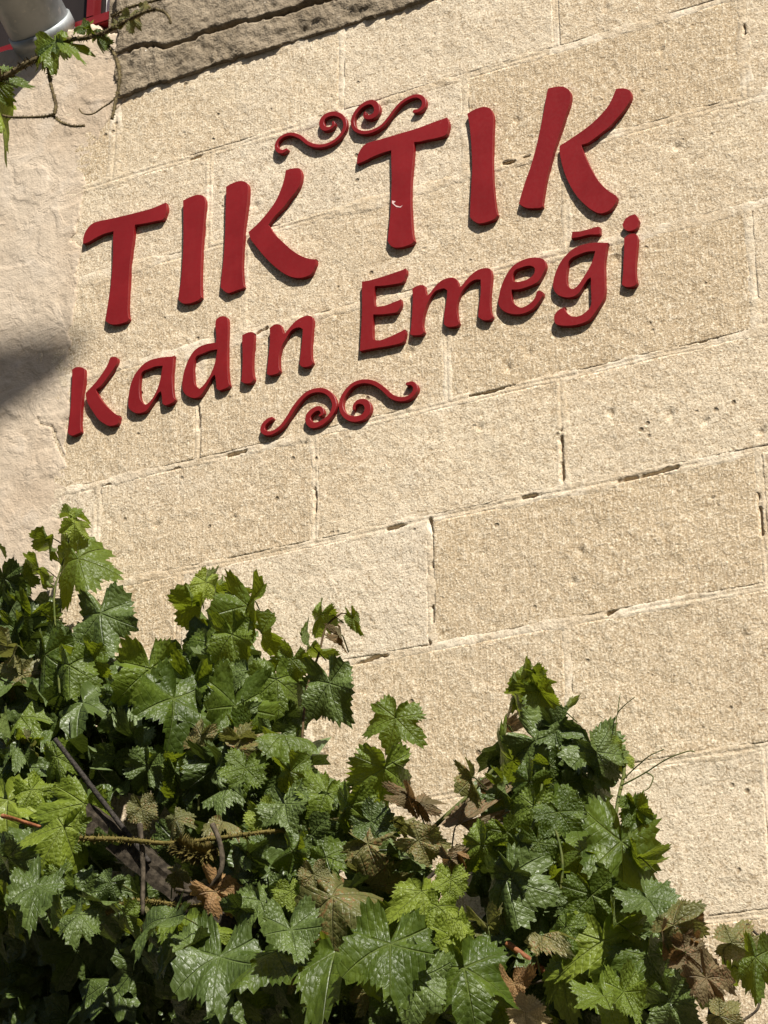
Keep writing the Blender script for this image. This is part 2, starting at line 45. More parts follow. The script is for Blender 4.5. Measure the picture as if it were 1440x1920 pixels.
 ('a','body',[(-0.5817,4.3058),(-0.5834,4.2985),(-0.5837,4.2898),(-0.5837,4.2811),(-0.5839,4.2732),(-0.5843,4.2667),(-0.5849,4.2611),(-0.5854,4.2555),(-0.5856,4.2491),(-0.5853,4.2414),(-0.5846,4.2328),(-0.5838,4.2243),(-0.5831,4.2167),(-0.5823,4.2101),(-0.5814,4.2039),(-0.5805,4.1985),(-0.5796,4.194),(-0.5788,4.1913),(-0.5779,4.189),(-0.5764,4.1864),(-0.5736,4.1826),(-0.5756,4.1792),(-0.5784,4.1765),(-0.5824,4.175),(-0.5866,4.1741),(-0.5907,4.1734),(-0.5948,4.1727),(-0.5987,4.1725),(-0.6021,4.1728),(-0.6049,4.174),(-0.6071,4.1758),(-0.6092,4.1779),(-0.6114,4.1798),(-0.6119,4.1835),(-0.6124,4.1872),(-0.6129,4.1909),(-0.6133,4.1949),(-0.6138,4.1991),(-0.6143,4.2035),(-0.6153,4.2083),(-0.6175,4.2143),(-0.6221,4.2128),(-0.6257,4.2105),(-0.6283,4.2071),(-0.6307,4.2034),(-0.6334,4.1997),(-0.6362,4.196),(-0.639,4.1921),(-0.6419,4.1881),(-0.6452,4.1841),(-0.6487,4.18),(-0.6522,4.176),(-0.6555,4.1726),(-0.6591,4.1702),(-0.6634,4.1689),(-0.6679,4.1684),(-0.6723,4.1682),(-0.6765,4.1684),(-0.6805,4.1689),(-0.6844,4.1698),(-0.6882,4.1711),(-0.6918,4.1727),(-0.6953,4.1748),(-0.6986,4.1772),(-0.7017,4.1798),(-0.7046,4.1826),(-0.7074,4.1857),(-0.7098,4.1892),(-0.7116,4.193),(-0.7126,4.1976),(-0.713,4.2026),(-0.713,4.2079),(-0.713,4.213),(-0.713,4.2178),(-0.7129,4.2225),(-0.7126,4.2273),(-0.7121,4.2325),(-0.7114,4.2381),(-0.7105,4.2441),(-0.7094,4.2502),(-0.7079,4.2561),(-0.7059,4.262),(-0.7036,4.268),(-0.701,4.2736),(-0.6983,4.2786),(-0.6954,4.2828),(-0.6923,4.2865),(-0.6891,4.2898),(-0.6857,4.293),(-0.6822,4.2961),(-0.6785,4.2991),(-0.6746,4.3018),(-0.6703,4.3042),(-0.6656,4.3062),(-0.6606,4.308),(-0.6552,4.3094),(-0.6495,4.3103),(-0.6432,4.3107),(-0.6365,4.3106),(-0.6297,4.3102),(-0.6231,4.3097),(-0.617,4.3091),(-0.611,4.3083),(-0.6052,4.3074),(-0.5994,4.3064),(-0.5937,4.3053),(-0.5886,4.3044),(-0.5847,4.3047)],[[(-0.6148,4.2847),(-0.6207,4.2856),(-0.6265,4.2867),(-0.6324,4.2875),(-0.638,4.2878),(-0.6436,4.2872),(-0.6494,4.2863),(-0.6552,4.2855),(-0.6611,4.2849),(-0.6666,4.2844),(-0.6713,4.2834),(-0.6747,4.2813),(-0.6771,4.2782),(-0.6789,4.2742),(-0.6801,4.2697),(-0.681,4.2648),(-0.6816,4.2595),(-0.6821,4.2538),(-0.6823,4.2476),(-0.6822,4.2413),(-0.6819,4.2349),(-0.6813,4.2284),(-0.6805,4.2216),(-0.6795,4.2152),(-0.6781,4.2095),(-0.6763,4.2049),(-0.6737,4.2008),(-0.6696,4.1958),(-0.6648,4.1899),(-0.6606,4.1891),(-0.6576,4.1893),(-0.6551,4.1902),(-0.6524,4.1917),(-0.6494,4.1938),(-0.6462,4.1964),(-0.6429,4.1996),(-0.6398,4.2034),(-0.6366,4.208),(-0.6334,4.2132),(-0.6303,4.219),(-0.6276,4.225),(-0.6252,4.2314),(-0.6231,4.2382),(-0.6212,4.2452),(-0.6195,4.2526),(-0.6181,4.2603),(-0.617,4.2683),(-0.6159,4.2765)]]),
 ('d','body',[(-0.4618,4.3752),(-0.4592,4.3768),(-0.4567,4.3784),(-0.4541,4.3798),(-0.4514,4.3807),(-0.4485,4.3811),(-0.4455,4.3811),(-0.4425,4.3807),(-0.4394,4.3797),(-0.4362,4.3781),(-0.433,4.3761),(-0.4304,4.3741),(-0.4291,4.3727),(-0.4289,4.3721),(-0.4288,4.371),(-0.4283,4.3689),(-0.4275,4.3655),(-0.4268,4.358),(-0.4263,4.3486),(-0.4261,4.3382),(-0.4259,4.3278),(-0.4261,4.3175),(-0.4264,4.3068),(-0.4268,4.296),(-0.4269,4.2852),(-0.4268,4.2744),(-0.4266,4.2635),(-0.4262,4.2527),(-0.4258,4.2424),(-0.4251,4.2321),(-0.4243,4.222),(-0.4235,4.2127),(-0.4227,4.2049),(-0.4221,4.2002),(-0.4214,4.1963),(-0.4202,4.1922),(-0.4179,4.1869),(-0.419,4.1837),(-0.4209,4.1813),(-0.4242,4.18),(-0.4281,4.1792),(-0.4325,4.1785),(-0.4373,4.1779),(-0.4419,4.1775),(-0.4458,4.1777),(-0.4486,4.1788),(-0.4508,4.1804),(-0.4527,4.1823),(-0.4548,4.1841),(-0.4553,4.1888),(-0.4558,4.1934),(-0.4563,4.1981),(-0.4568,4.2029),(-0.4575,4.2076),(-0.4581,4.2123),(-0.4592,4.2175),(-0.4615,4.2237),(-0.4666,4.2205),(-0.4708,4.2164),(-0.4738,4.2114),(-0.4767,4.2064),(-0.48,4.2018),(-0.4833,4.1973),(-0.4865,4.1929),(-0.4896,4.1886),(-0.4927,4.1844),(-0.4959,4.1805),(-0.4991,4.177),(-0.5026,4.1744),(-0.5066,4.1731),(-0.511,4.1727),(-0.5155,4.173),(-0.52,4.1739),(-0.5247,4.1755),(-0.5295,4.1778),(-0.5341,4.1807),(-0.5383,4.1838),(-0.5421,4.1872),(-0.5455,4.1909),(-0.5485,4.195),(-0.5509,4.1994),(-0.5526,4.2042),(-0.5537,4.2092),(-0.5543,4.2146),(-0.5546,4.2202),(-0.5547,4.2261),(-0.5543,4.2324),(-0.5536,4.2388),(-0.5525,4.2453),(-0.551,4.2519),(-0.5492,4.2586),(-0.547,4.2653),(-0.5444,4.2719),(-0.5413,4.2786),(-0.5379,4.2854),(-0.5341,4.2917),(-0.5301,4.2971),(-0.5261,4.3014),(-0.5219,4.3049),(-0.5174,4.3077),(-0.5125,4.3101),(-0.507,4.3119),(-0.5012,4.3131),(-0.495,4.3139),(-0.4885,4.3142),(-0.4817,4.3141),(-0.4745,4.3133),(-0.4672,4.3124),(-0.46,4.3116),(-0.4599,4.3163),(-0.4597,4.321),(-0.4597,4.3259),(-0.4599,4.3316),(-0.4607,4.3387),(-0.4618,4.3468),(-0.4629,4.3547),(-0.4635,4.3612),(-0.4634,4.3655),(-0.4629,4.3689),(-0.4623,4.372)],[[(-0.4555,4.2919),(-0.4614,4.2924),(-0.4673,4.293),(-0.4732,4.2934),(-0.4789,4.2933),(-0.4845,4.2926),(-0.4901,4.2916),(-0.4958,4.2906),(-0.5013,4.2898),(-0.5066,4.2894),(-0.5114,4.2889),(-0.5153,4.2874),(-0.518,4.2844),(-0.5201,4.2801),(-0.5216,4.2749),(-0.5227,4.2691),(-0.5234,4.2629),(-0.5237,4.2561),(-0.5235,4.2487),(-0.5231,4.2412),(-0.5225,4.2342),(-0.5218,4.2276),(-0.521,4.2211),(-0.5199,4.2153),(-0.5181,4.21),(-0.5148,4.2056),(-0.5106,4.2013),(-0.5069,4.1981),(-0.5043,4.1957),(-0.5018,4.1969),(-0.4992,4.1981),(-0.4967,4.1996),(-0.494,4.2017),(-0.49,4.2056),(-0.4854,4.2106),(-0.4808,4.2162),(-0.4767,4.2217),(-0.4734,4.2271),(-0.4704,4.2328),(-0.4678,4.2386),(-0.4655,4.2445),(-0.4634,4.2504),(-0.4616,4.2564),(-0.4601,4.2625),(-0.4587,4.2685),(-0.4577,4.2743),(-0.4569,4.2802),(-0.4562,4.286)]]),
 ('ii','body',[(-0.3847,4.3131),(-0.3816,4.3139),(-0.3785,4.3149),(-0.3754,4.3157),(-0.3724,4.3163),(-0.3694,4.3166),(-0.3664,4.3168),(-0.3634,4.3167),(-0.3606,4.3162),(-0.3577,4.3153),(-0.3549,4.314),(-0.3524,4.3124),(-0.3505,4.3111),(-0.3499,4.3107),(-0.3505,4.311),(-0.3512,4.3109),(-0.3513,4.3093),(-0.3511,4.305),(-0.351,4.2996),(-0.3512,4.2935),(-0.3516,4.2867),(-0.3521,4.2792),(-0.353,4.2709),(-0.3538,4.2622),(-0.3544,4.2534),(-0.3547,4.2443),(-0.3548,4.2349),(-0.3548,4.2255),(-0.3545,4.2169),(-0.3538,4.2091),(-0.3529,4.2019),(-0.3515,4.1946),(-0.349,4.1861),(-0.3506,4.1826),(-0.353,4.1796),(-0.3566,4.178),(-0.3605,4.1774),(-0.3644,4.1775),(-0.3682,4.1781),(-0.3719,4.1791),(-0.3752,4.1803),(-0.3778,4.1817),(-0.38,4.1835),(-0.382,4.1853),(-0.3841,4.1871),(-0.3835,4.1964),(-0.3829,4.2057),(-0.3824,4.2151),(-0.3821,4.2246),(-0.3819,4.2346),(-0.382,4.2449),(-0.3821,4.255),(-0.3824,4.2642),(-0.3828,4.2724),(-0.3833,4.2798),(-0.3838,4.2867),(-0.3843,4.293),(-0.3845,4.2986),(-0.3846,4.3036),(-0.3846,4.3083)],[]),
 ('n','body',[(-0.3068,4.3137),(-0.3041,4.3153),(-0.3015,4.317),(-0.2988,4.3185),(-0.2961,4.3195),(-0.2932,4.32),(-0.2903,4.3201),(-0.2873,4.3197),(-0.2844,4.3189),(-0.2813,4.3175),(-0.2784,4.3159),(-0.2762,4.3144),(-0.2754,4.3136),(-0.2751,4.3122),(-0.2741,4.3094),(-0.2727,4.3058),(-0.2715,4.3023),(-0.2709,4.2995),(-0.2705,4.2967),(-0.2692,4.2929),(-0.2669,4.2882),(-0.2622,4.2901),(-0.2588,4.2932),(-0.2556,4.2966),(-0.2521,4.3001),(-0.2482,4.3037),(-0.2439,4.3075),(-0.2395,4.3111),(-0.2349,4.3142),(-0.23,4.3166),(-0.2248,4.3186),(-0.2197,4.3202),(-0.2147,4.3213),(-0.2101,4.3218),(-0.2056,4.3218),(-0.2013,4.3213),(-0.1974,4.3203),(-0.194,4.3188),(-0.1911,4.3169),(-0.189,4.3151),(-0.188,4.3139),(-0.1877,4.3129),(-0.1872,4.3114),(-0.1864,4.3087),(-0.1857,4.3049),(-0.1855,4.2992),(-0.186,4.2925),(-0.1867,4.2851),(-0.1874,4.2773),(-0.188,4.2688),(-0.1888,4.2596),(-0.1895,4.2503),(-0.1899,4.2415),(-0.1901,4.2331),(-0.1901,4.225),(-0.1899,4.2174),(-0.1896,4.2108),(-0.189,4.2057),(-0.1883,4.2015),(-0.187,4.1971),(-0.1847,4.1916),(-0.1862,4.1881),(-0.1885,4.1852),(-0.192,4.1836),(-0.196,4.1829),(-0.2004,4.1829),(-0.205,4.1834),(-0.2094,4.1843),(-0.2131,4.1856),(-0.2159,4.1874),(-0.218,4.1897),(-0.2199,4.1923),(-0.2218,4.1947),(-0.2212,4.2013),(-0.2207,4.2078),(-0.22,4.2145),(-0.2193,4.2219),(-0.2184,4.2303),(-0.2173,4.2394),(-0.2163,4.2486),(-0.2154,4.2573),(-0.2149,4.2652),(-0.2145,4.2728),(-0.2141,4.2802),(-0.2138,4.2877),(-0.2168,4.2899),(-0.2197,4.2924),(-0.2228,4.2944),(-0.2265,4.2955),(-0.231,4.2956),(-0.2363,4.2952),(-0.2415,4.2938),(-0.2461,4.2914),(-0.2502,4.2877),(-0.2539,4.2829),(-0.2575,4.2777),(-0.2608,4.2729),(-0.264,4.2686),(-0.267,4.2646),(-0.2697,4.2604),(-0.2722,4.256),(-0.2744,4.2511),(-0.2763,4.2459),(-0.2779,4.2406),(-0.2791,4.2352),(-0.2798,4.2297),(-0.2802,4.2241),(-0.2802,4.2185),(-0.2802,4.2131),(-0.2799,4.2079),(-0.2795,4.203),(-0.2785,4.1977),(-0.2764,4.1913),(-0.278,4.1881),(-0.2803,4.1857),(-0.2838,4.1845),(-0.2879,4.184),(-0.2924,4.1839),(-0.2971,4.1841),(-0.3016,4.1845),(-0.3053,4.1853),(-0.3077,4.1864),(-0.3094,4.1879),(-0.311,4.1896),(-0.3127,4.1912),(-0.3124,4.1951),(-0.3122,4.1989),(-0.3119,4.2029),(-0.3115,4.2077),(-0.3108,4.2159),(-0.3098,4.2259),(-0.3087,4.2364),(-0.3079,4.2461),(-0.3071,4.2548),(-0.3064,4.263),(-0.3059,4.2711),(-0.3056,4.2794),(-0.3056,4.2879),(-0.3059,4.2965),(-0.3064,4.3051)],[]),
 ('E','body',[(-0.0516,4.3755),(-0.0458,4.3749),(-0.0402,4.3743),(-0.0343,4.3738),(-0.0276,4.3735),(-0.0198,4.3735),(-0.0113,4.3737),(-0.0025,4.3741),(0.0061,4.3745),(0.0147,4.375),(0.0233,4.3757),(0.0317,4.3763),(0.0397,4.377),(0.0471,4.3776),(0.054,4.3782),(0.0605,4.3791),(0.0664,4.3806),(0.0668,4.3793),(0.0673,4.3781),(0.0681,4.3763),(0.0686,4.3738),(0.0687,4.3706),(0.0683,4.3671),(0.0672,4.3637),(0.0657,4.3605),(0.0641,4.3571),(0.0627,4.3531),(0.0611,4.349),(0.0583,4.346),(0.0539,4.3449),(0.0482,4.3449),(0.0416,4.3455),(0.034,4.3463),(0.0237,4.3473),(0.0115,4.3487),(-0.0019,4.3509),(-0.0161,4.3541),(-0.018,4.3487),(-0.019,4.3423),(-0.0192,4.3351),(-0.0191,4.328),(-0.0192,4.3215),(-0.019,4.315),(-0.0179,4.3076),(-0.016,4.2994),(-0.0081,4.2971),(-0.0012,4.2957),(0.0052,4.2951),(0.0114,4.2949),(0.0179,4.2954),(0.0244,4.2963),(0.0307,4.2973),(0.0365,4.2982),(0.0415,4.2989),(0.046,4.2995),(0.0499,4.3003),(0.0532,4.3019),(0.0529,4.3013),(0.053,4.3005),(0.0536,4.299),(0.0541,4.2967),(0.0545,4.2939),(0.0545,4.2907),(0.0541,4.2875),(0.0531,4.2842),(0.0515,4.2806),(0.0494,4.2766),(0.047,4.273),(0.0441,4.2704),(0.0408,4.2692),(0.0372,4.2691),(0.033,4.2694),(0.028,4.2699),(0.0186,4.271),(0.0067,4.2727),(-0.0068,4.2754),(-0.0209,4.2789),(-0.0226,4.2716),(-0.0233,4.2633),(-0.0233,4.2544),(-0.0231,4.2456),(-0.0231,4.2374),(-0.0231,4.2295),(-0.0228,4.2213),(-0.0213,4.2121),(-0.0143,4.2092),(-0.0082,4.2069),(-0.0029,4.2059),(0.0028,4.2059),(0.0097,4.2065),(0.0174,4.2077),(0.0254,4.2092),(0.0333,4.2107),(0.0408,4.2124),(0.0484,4.2144),(0.056,4.2163),(0.0636,4.2183),(0.0651,4.2168),(0.0657,4.2163),(0.0654,4.2163),(0.065,4.2151),(0.065,4.2119),(0.0649,4.2075),(0.0643,4.2032),(0.0631,4.1994),(0.062,4.196),(0.0612,4.1922),(0.0601,4.1886),(0.0573,4.186),(0.052,4.1848),(0.0452,4.1844),(0.037,4.1844),(0.0276,4.1847),(0.0162,4.1854),(0.003,4.1865),(-0.0103,4.1877),(-0.0222,4.1887),(-0.032,4.1892),(-0.0406,4.1896),(-0.0487,4.1899),(-0.0571,4.1903),(-0.0564,4.2012),(-0.0557,4.212),(-0.055,4.2232),(-0.0543,4.2351),(-0.0535,4.2484),(-0.0527,4.2627),(-0.052,4.2769),(-0.0515,4.29),(-0.0513,4.3013),(-0.0514,4.3116),(-0.0515,4.3216),(-0.0516,4.3319),(-0.0516,4.3427),(-0.0516,4.3536),(-0.0516,4.3645)],[]),
 ('m','body',[(0.0837,4.3217),(0.0872,4.3228),(0.0906,4.324),(0.0941,4.325),(0.0976,4.3256),(0.1011,4.3257),(0.1047,4.3256),(0.1082,4.325),(0.1113,4.324),(0.114,4.3226),(0.1158,4.3214),(0.1163,4.3208),(0.1163,4.32),(0.1165,4.3177),(0.1172,4.3141),(0.1179,4.3101),(0.1184,4.3066),(0.1187,4.3038),(0.1191,4.301),(0.1206,4.2973),(0.1228,4.2928),(0.127,4.2944),(0.13,4.297),(0.1328,4.3001),(0.1357,4.3033),(0.1389,4.3066),(0.1423,4.31),(0.1459,4.3133),(0.1496,4.3163),(0.1534,4.3188),(0.1573,4.3212),(0.1615,4.3231),(0.1661,4.3244),(0.1713,4.3252),(0.1772,4.3254),(0.1829,4.3251),(0.1878,4.3243),(0.1919,4.3227),(0.1954,4.3206),(0.1982,4.3183),(0.2,4.3165),(0.2009,4.3151),(0.2015,4.3134),(0.2024,4.3109),(0.2035,4.308),(0.2042,4.3051),(0.2048,4.3019),(0.2062,4.2977),(0.2085,4.2927),(0.2137,4.2955),(0.2177,4.2994),(0.2214,4.3036),(0.2255,4.3076),(0.23,4.3115),(0.2348,4.3154),(0.2398,4.3189),(0.2446,4.3218),(0.2494,4.324),(0.2541,4.3256),(0.2589,4.3267),(0.2636,4.3273),(0.2685,4.3273),(0.2735,4.3267),(0.2782,4.3257),(0.2823,4.3243),(0.2855,4.3226),(0.2876,4.3211),(0.2884,4.3201),(0.2886,4.319),(0.2891,4.317),(0.2898,4.314),(0.2905,4.3102),(0.2908,4.3058),(0.2906,4.299),(0.2899,4.2909),(0.289,4.2822),(0.2882,4.2737),(0.2874,4.2656),(0.2866,4.2575),(0.2858,4.2495),(0.2853,4.2418),(0.2852,4.2344),(0.2853,4.2273),(0.2856,4.2205),(0.286,4.2145),(0.2867,4.2096),(0.2877,4.2054),(0.289,4.2011),(0.2914,4.1957),(0.2902,4.1925),(0.2884,4.1899),(0.2854,4.1887),(0.2819,4.1883),(0.278,4.1886),(0.2739,4.1894),(0.2698,4.1906),(0.266,4.1923),(0.2628,4.1946),(0.2599,4.1974),(0.2571,4.2004),(0.2543,4.2034),(0.2551,4.2101),(0.2558,4.2168),(0.2566,4.2236),(0.2575,4.231),(0.2587,4.2391),(0.2601,4.2477),(0.2613,4.2565),(0.2623,4.2652),(0.2627,4.2737),(0.2629,4.2822),(0.2629,4.2907),(0.263,4.2992),(0.2597,4.3),(0.2565,4.3011),(0.253,4.3019),(0.2487,4.3022),(0.2434,4.3017),(0.2378,4.3),(0.2327,4.2973),(0.2282,4.2942),(0.2242,4.291),(0.2204,4.2876),(0.217,4.2837),(0.2137,4.2793),(0.2106,4.2743),(0.2075,4.2687),(0.2047,4.263),(0.2026,4.2575),(0.2011,4.2522),(0.2002,4.247),(0.1997,4.2418),(0.1995,4.2364),(0.1997,4.2307),(0.2004,4.2247),(0.2011,4.2189),(0.2018,4.2141),(0.2023,4.2108),(0.2028,4.208),(0.2036,4.2051),(0.2055,4.201),(0.2045,4.1979),(0.2031,4.1952),(0.2003,4.1938),(0.1965,4.1934),(0.1915,4.1938),(0.1856,4.1946),(0.1798,4.1959),(0.175,4.1974),(0.1719,4.1993),(0.1697,4.2016),(0.1678,4.2041),(0.1657,4.2065),(0.1661,4.2135),(0.1663,4.2204),(0.1668,4.2275),(0.1675,4.2347),(0.1687,4.2424),(0.1704,4.2505),(0.172,4.2585),(0.1734,4.2661),(0.1743,4.2731),(0.1749,4.2798),(0.1754,4.2863),(0.1759,4.2929),(0.1735,4.2952),(0.1711,4.2978),(0.1685,4.2999),(0.1657,4.301),(0.1624,4.3012),(0.1583,4.301),(0.1534,4.3007),(0.1483,4.3001),(0.1436,4.2983),(0.1395,4.2951),(0.1358,4.291),(0.1324,4.2864),(0.129,4.2815),(0.1257,4.2761),(0.1225,4.2705),(0.1198,4.2649),(0.1176,4.2592),(0.1157,4.2534),(0.1141,4.2476),(0.1127,4.2419),(0.1116,4.2365),(0.1106,4.2312),(0.11,4.2259),(0.1098,4.2208),(0.11,4.2157),(0.1107,4.2108),(0.1119,4.2056),(0.1141,4.1992),(0.1123,4.1966),(0.1097,4.1946),(0.106,4.1938),(0.1017,4.1938),(0.0968,4.1945),(0.0915,4.1955),(0.0865,4.1968),(0.0826,4.198),(0.0809,4.1989),(0.0796,4.2001),(0.0784,4.2014),(0.0772,4.2026),(0.0781,4.2091),(0.079,4.2155),(0.0799,4.2221),(0.0807,4.2291),(0.0814,4.2367),(0.0821,4.2447),(0.0827,4.253),(0.0832,4.2615),(0.0837,4.2704),(0.0843,4.2797),(0.0847,4.2888),(0.0849,4.297),(0.0848,4.3039),(0.0845,4.31),(0.0841,4.3157)],[]),
 ('e','body',[(0.3408,4.2523),(0.3499,4.25),(0.3584,4.2484),(0.3658,4.248),(0.3728,4.2483),(0.3801,4.2489),(0.3874,4.2498),(0.3945,4.251),(0.4009,4.2527),(0.4063,4.2548),(0.4107,4.2578),(0.4141,4.2616),(0.4169,4.2661),(0.4197,4.2709),(0.4226,4.2758),(0.4252,4.2805),(0.4272,4.2848),(0.4284,4.2885),(0.429,4.292),(0.4289,4.2955),(0.4282,4.299),(0.4272,4.3027),(0.4262,4.3057),(0.4255,4.3079),(0.4242,4.3097),(0.4216,4.3118),(0.4178,4.3144),(0.4134,4.3168),(0.4087,4.3188),(0.4035,4.3205),(0.3979,4.3219),(0.392,4.3229),(0.3863,4.3233),(0.3806,4.3233),(0.3748,4.3228),(0.3691,4.3219),(0.3636,4.3206),(0.3583,4.319),(0.3532,4.3171),(0.3482,4.3146),(0.3434,4.3113),(0.3387,4.3068),(0.3341,4.3015),(0.3298,4.2956),(0.3258,4.2896),(0.3223,4.2834),(0.3191,4.2769),(0.3163,4.2703),(0.3138,4.2635),(0.3116,4.2566),(0.3098,4.2493),(0.3084,4.2423),(0.3074,4.2361),(0.3069,4.2311),(0.3068,4.2267),(0.3072,4.2227),(0.3084,4.2185),(0.3105,4.2139),(0.3133,4.2094),(0.3167,4.2049),(0.3207,4.2009),(0.3255,4.1972),(0.3311,4.1937),(0.337,4.1906),(0.343,4.1881),(0.3491,4.1861),(0.3554,4.1845),(0.3618,4.1835),(0.3681,4.1832),(0.3746,4.1836),(0.3811,4.1847),(0.3873,4.1865),(0.3927,4.1891),(0.3974,4.1925),(0.4018,4.1966),(0.4059,4.2006),(0.4095,4.2044),(0.4126,4.208),(0.4152,4.2115),(0.4174,4.2147),(0.4189,4.2176),(0.4195,4.2204),(0.4194,4.2229),(0.4193,4.2247),(0.4196,4.2255),(0.4191,4.2263),(0.4171,4.2281),(0.4142,4.2303),(0.4116,4.2319),(0.4095,4.2325),(0.4078,4.2323),(0.4062,4.2318),(0.4046,4.2314),(0.4032,4.2274),(0.402,4.2233),(0.4005,4.2193),(0.3985,4.2157),(0.3959,4.2125),(0.3929,4.2095),(0.3894,4.2069),(0.3856,4.2046),(0.3809,4.2026),(0.3756,4.2009),(0.3704,4.1998),(0.3658,4.1996),(0.362,4.2004),(0.3587,4.2022),(0.3556,4.2048),(0.3521,4.2084),(0.3482,4.2128),(0.3447,4.2174),(0.3424,4.2217),(0.3411,4.226),(0.3403,4.232),(0.3398,4.2391),(0.3398,4.2463)],[[(0.3744,4.304),(0.3786,4.3041),(0.3831,4.3038),(0.3875,4.3029),(0.3913,4.3016),(0.3945,4.2998),(0.3973,4.2975),(0.3995,4.2948),(0.4008,4.2918),(0.4012,4.2882),(0.4008,4.2841),(0.3995,4.28),(0.3975,4.2767),(0.3945,4.2741),(0.3906,4.272),(0.3862,4.2704),(0.3819,4.2691),(0.3777,4.2683),(0.3734,4.2679),(0.3691,4.2677),(0.3649,4.2677),(0.3608,4.268),(0.3566,4.2687),(0.3517,4.2701),(0.346,4.2724),(0.3447,4.2784),(0.3442,4.2836),(0.3446,4.2879),(0.3457,4.2917),(0.3474,4.2952),(0.3495,4.2983),(0.3524,4.3008),(0.3563,4.3021),(0.3608,4.3027),(0.3656,4.3031),(0.3702,4.3036)]]),
 ('g','body',[(0.585,4.3108),(0.5823,4.3055),(0.5804,4.2991),(0.5791,4.2922),(0.5779,4.2853),(0.5766,4.2785),(0.5753,4.2719),(0.5741,4.2651),(0.5732,4.2578),(0.5727,4.2497),(0.5726,4.241),(0.5726,4.2321),(0.5726,4.2237),(0.5725,4.2155),(0.5726,4.2074),(0.5725,4.1997),(0.572,4.1925),(0.5711,4.1859),(0.5699,4.1797),(0.5683,4.174),(0.5661,4.1685),(0.5633,4.1634),(0.56,4.1586),(0.5563,4.1539),(0.5522,4.1491),(0.5478,4.1439),(0.5431,4.1384),(0.5383,4.133),(0.5333,4.1284),(0.5277,4.1251),(0.5213,4.123),(0.5143,4.1219),(0.5071,4.1213),(0.4997,4.1213),(0.4919,4.122),(0.4843,4.1231),(0.4771,4.1245),(0.4702,4.1263),(0.4635,4.1285),(0.4575,4.131),(0.4527,4.1334),(0.4498,4.1356),(0.4477,4.138),(0.4463,4.1407),(0.4453,4.1438),(0.4448,4.1477),(0.4448,4.1521),(0.4454,4.1566),(0.4467,4.1605),(0.4491,4.1639),(0.4523,4.167),(0.4559,4.1696),(0.4596,4.1715),(0.4632,4.1725),(0.467,4.1726),(0.4706,4.1728),(0.4731,4.1743),(0.4718,4.1727),(0.4711,4.1705),(0.4717,4.1672),(0.4736,4.1632),(0.4767,4.1586),(0.4806,4.1534),(0.4848,4.1489),(0.4888,4.1458),(0.4931,4.1439),(0.498,4.1427),(0.5031,4.1422),(0.5079,4.1423),(0.5124,4.1432),(0.5167,4.1449),(0.5208,4.1471),(0.5246,4.1494),(0.528,4.1517),(0.5312,4.1541),(0.5339,4.157),(0.5359,4.1607),(0.5372,4.1653),(0.5378,4.1706),(0.538,4.1766),(0.5382,4.1828),(0.5383,4.1897),(0.5381,4.1972),(0.5379,4.2047),(0.538,4.2113),(0.5384,4.2168),(0.5389,4.2216),(0.5392,4.2264),(0.5385,4.2325),(0.534,4.231),(0.5303,4.2287),(0.5275,4.2254),(0.5247,4.2218),(0.5217,4.2181),(0.5188,4.214),(0.5159,4.2098),(0.513,4.2057),(0.5095,4.202),(0.5055,4.1988),(0.5009,4.1964),(0.4962,4.195),(0.4914,4.1946),(0.4866,4.1948),(0.4818,4.1957),(0.477,4.197),(0.4721,4.199),(0.467,4.2015),(0.4622,4.2044),(0.458,4.2076),(0.4546,4.2111),(0.4517,4.215),(0.4493,4.2191),(0.4475,4.2232),(0.4462,4.2274),(0.4453,4.2316),(0.4451,4.2361),(0.4453,4.2411),(0.4462,4.2467),(0.4476,4.2529),(0.4495,4.2592),(0.4517,4.2654),(0.4542,4.2713),(0.457,4.2772),(0.4601,4.2829),(0.4636,4.2883),(0.4675,4.2934),(0.4716,4.2982),(0.4761,4.3027),(0.481,4.3069),(0.4862,4.3107),(0.4917,4.3143),(0.4975,4.3173),(0.5037,4.3196),(0.5102,4.3211),(0.5172,4.3217),(0.5244,4.3219),(0.5314,4.3217),(0.5382,4.3213),(0.545,4.3206),(0.5518,4.3194),(0.5588,4.3178),(0.566,4.3157),(0.5731,4.3134),(0.5794,4.3116)],[[(0.5524,4.297),(0.547,4.2982),(0.5415,4.2994),(0.5361,4.3004),(0.5306,4.3008),(0.5249,4.3006),(0.519,4.2999),(0.513,4.299),(0.5071,4.298),(0.5012,4.2969),(0.4956,4.2953),(0.4909,4.2928),(0.4873,4.2891),(0.4849,4.2845),(0.4832,4.2791),(0.482,4.2734),(0.4809,4.2678),(0.48,4.2621),(0.4793,4.2564),(0.4789,4.2507),(0.4787,4.2453),(0.4788,4.24),(0.4791,4.2347),(0.4801,4.2296),(0.4824,4.2244),(0.486,4.2198),(0.4894,4.2169),(0.492,4.2154),(0.4942,4.2141),(0.4969,4.2153),(0.4996,4.2163),(0.5024,4.2176),(0.5054,4.2197),(0.5087,4.2229),(0.5122,4.2267),(0.5159,4.2312),(0.5198,4.2361),(0.5241,4.2417),(0.5288,4.248),(0.5334,4.2544),(0.5372,4.2602),(0.5401,4.265),(0.5424,4.2694),(0.5443,4.2735),(0.5462,4.2779),(0.5479,4.2826),(0.5495,4.2874),(0.5509,4.2922)]]),
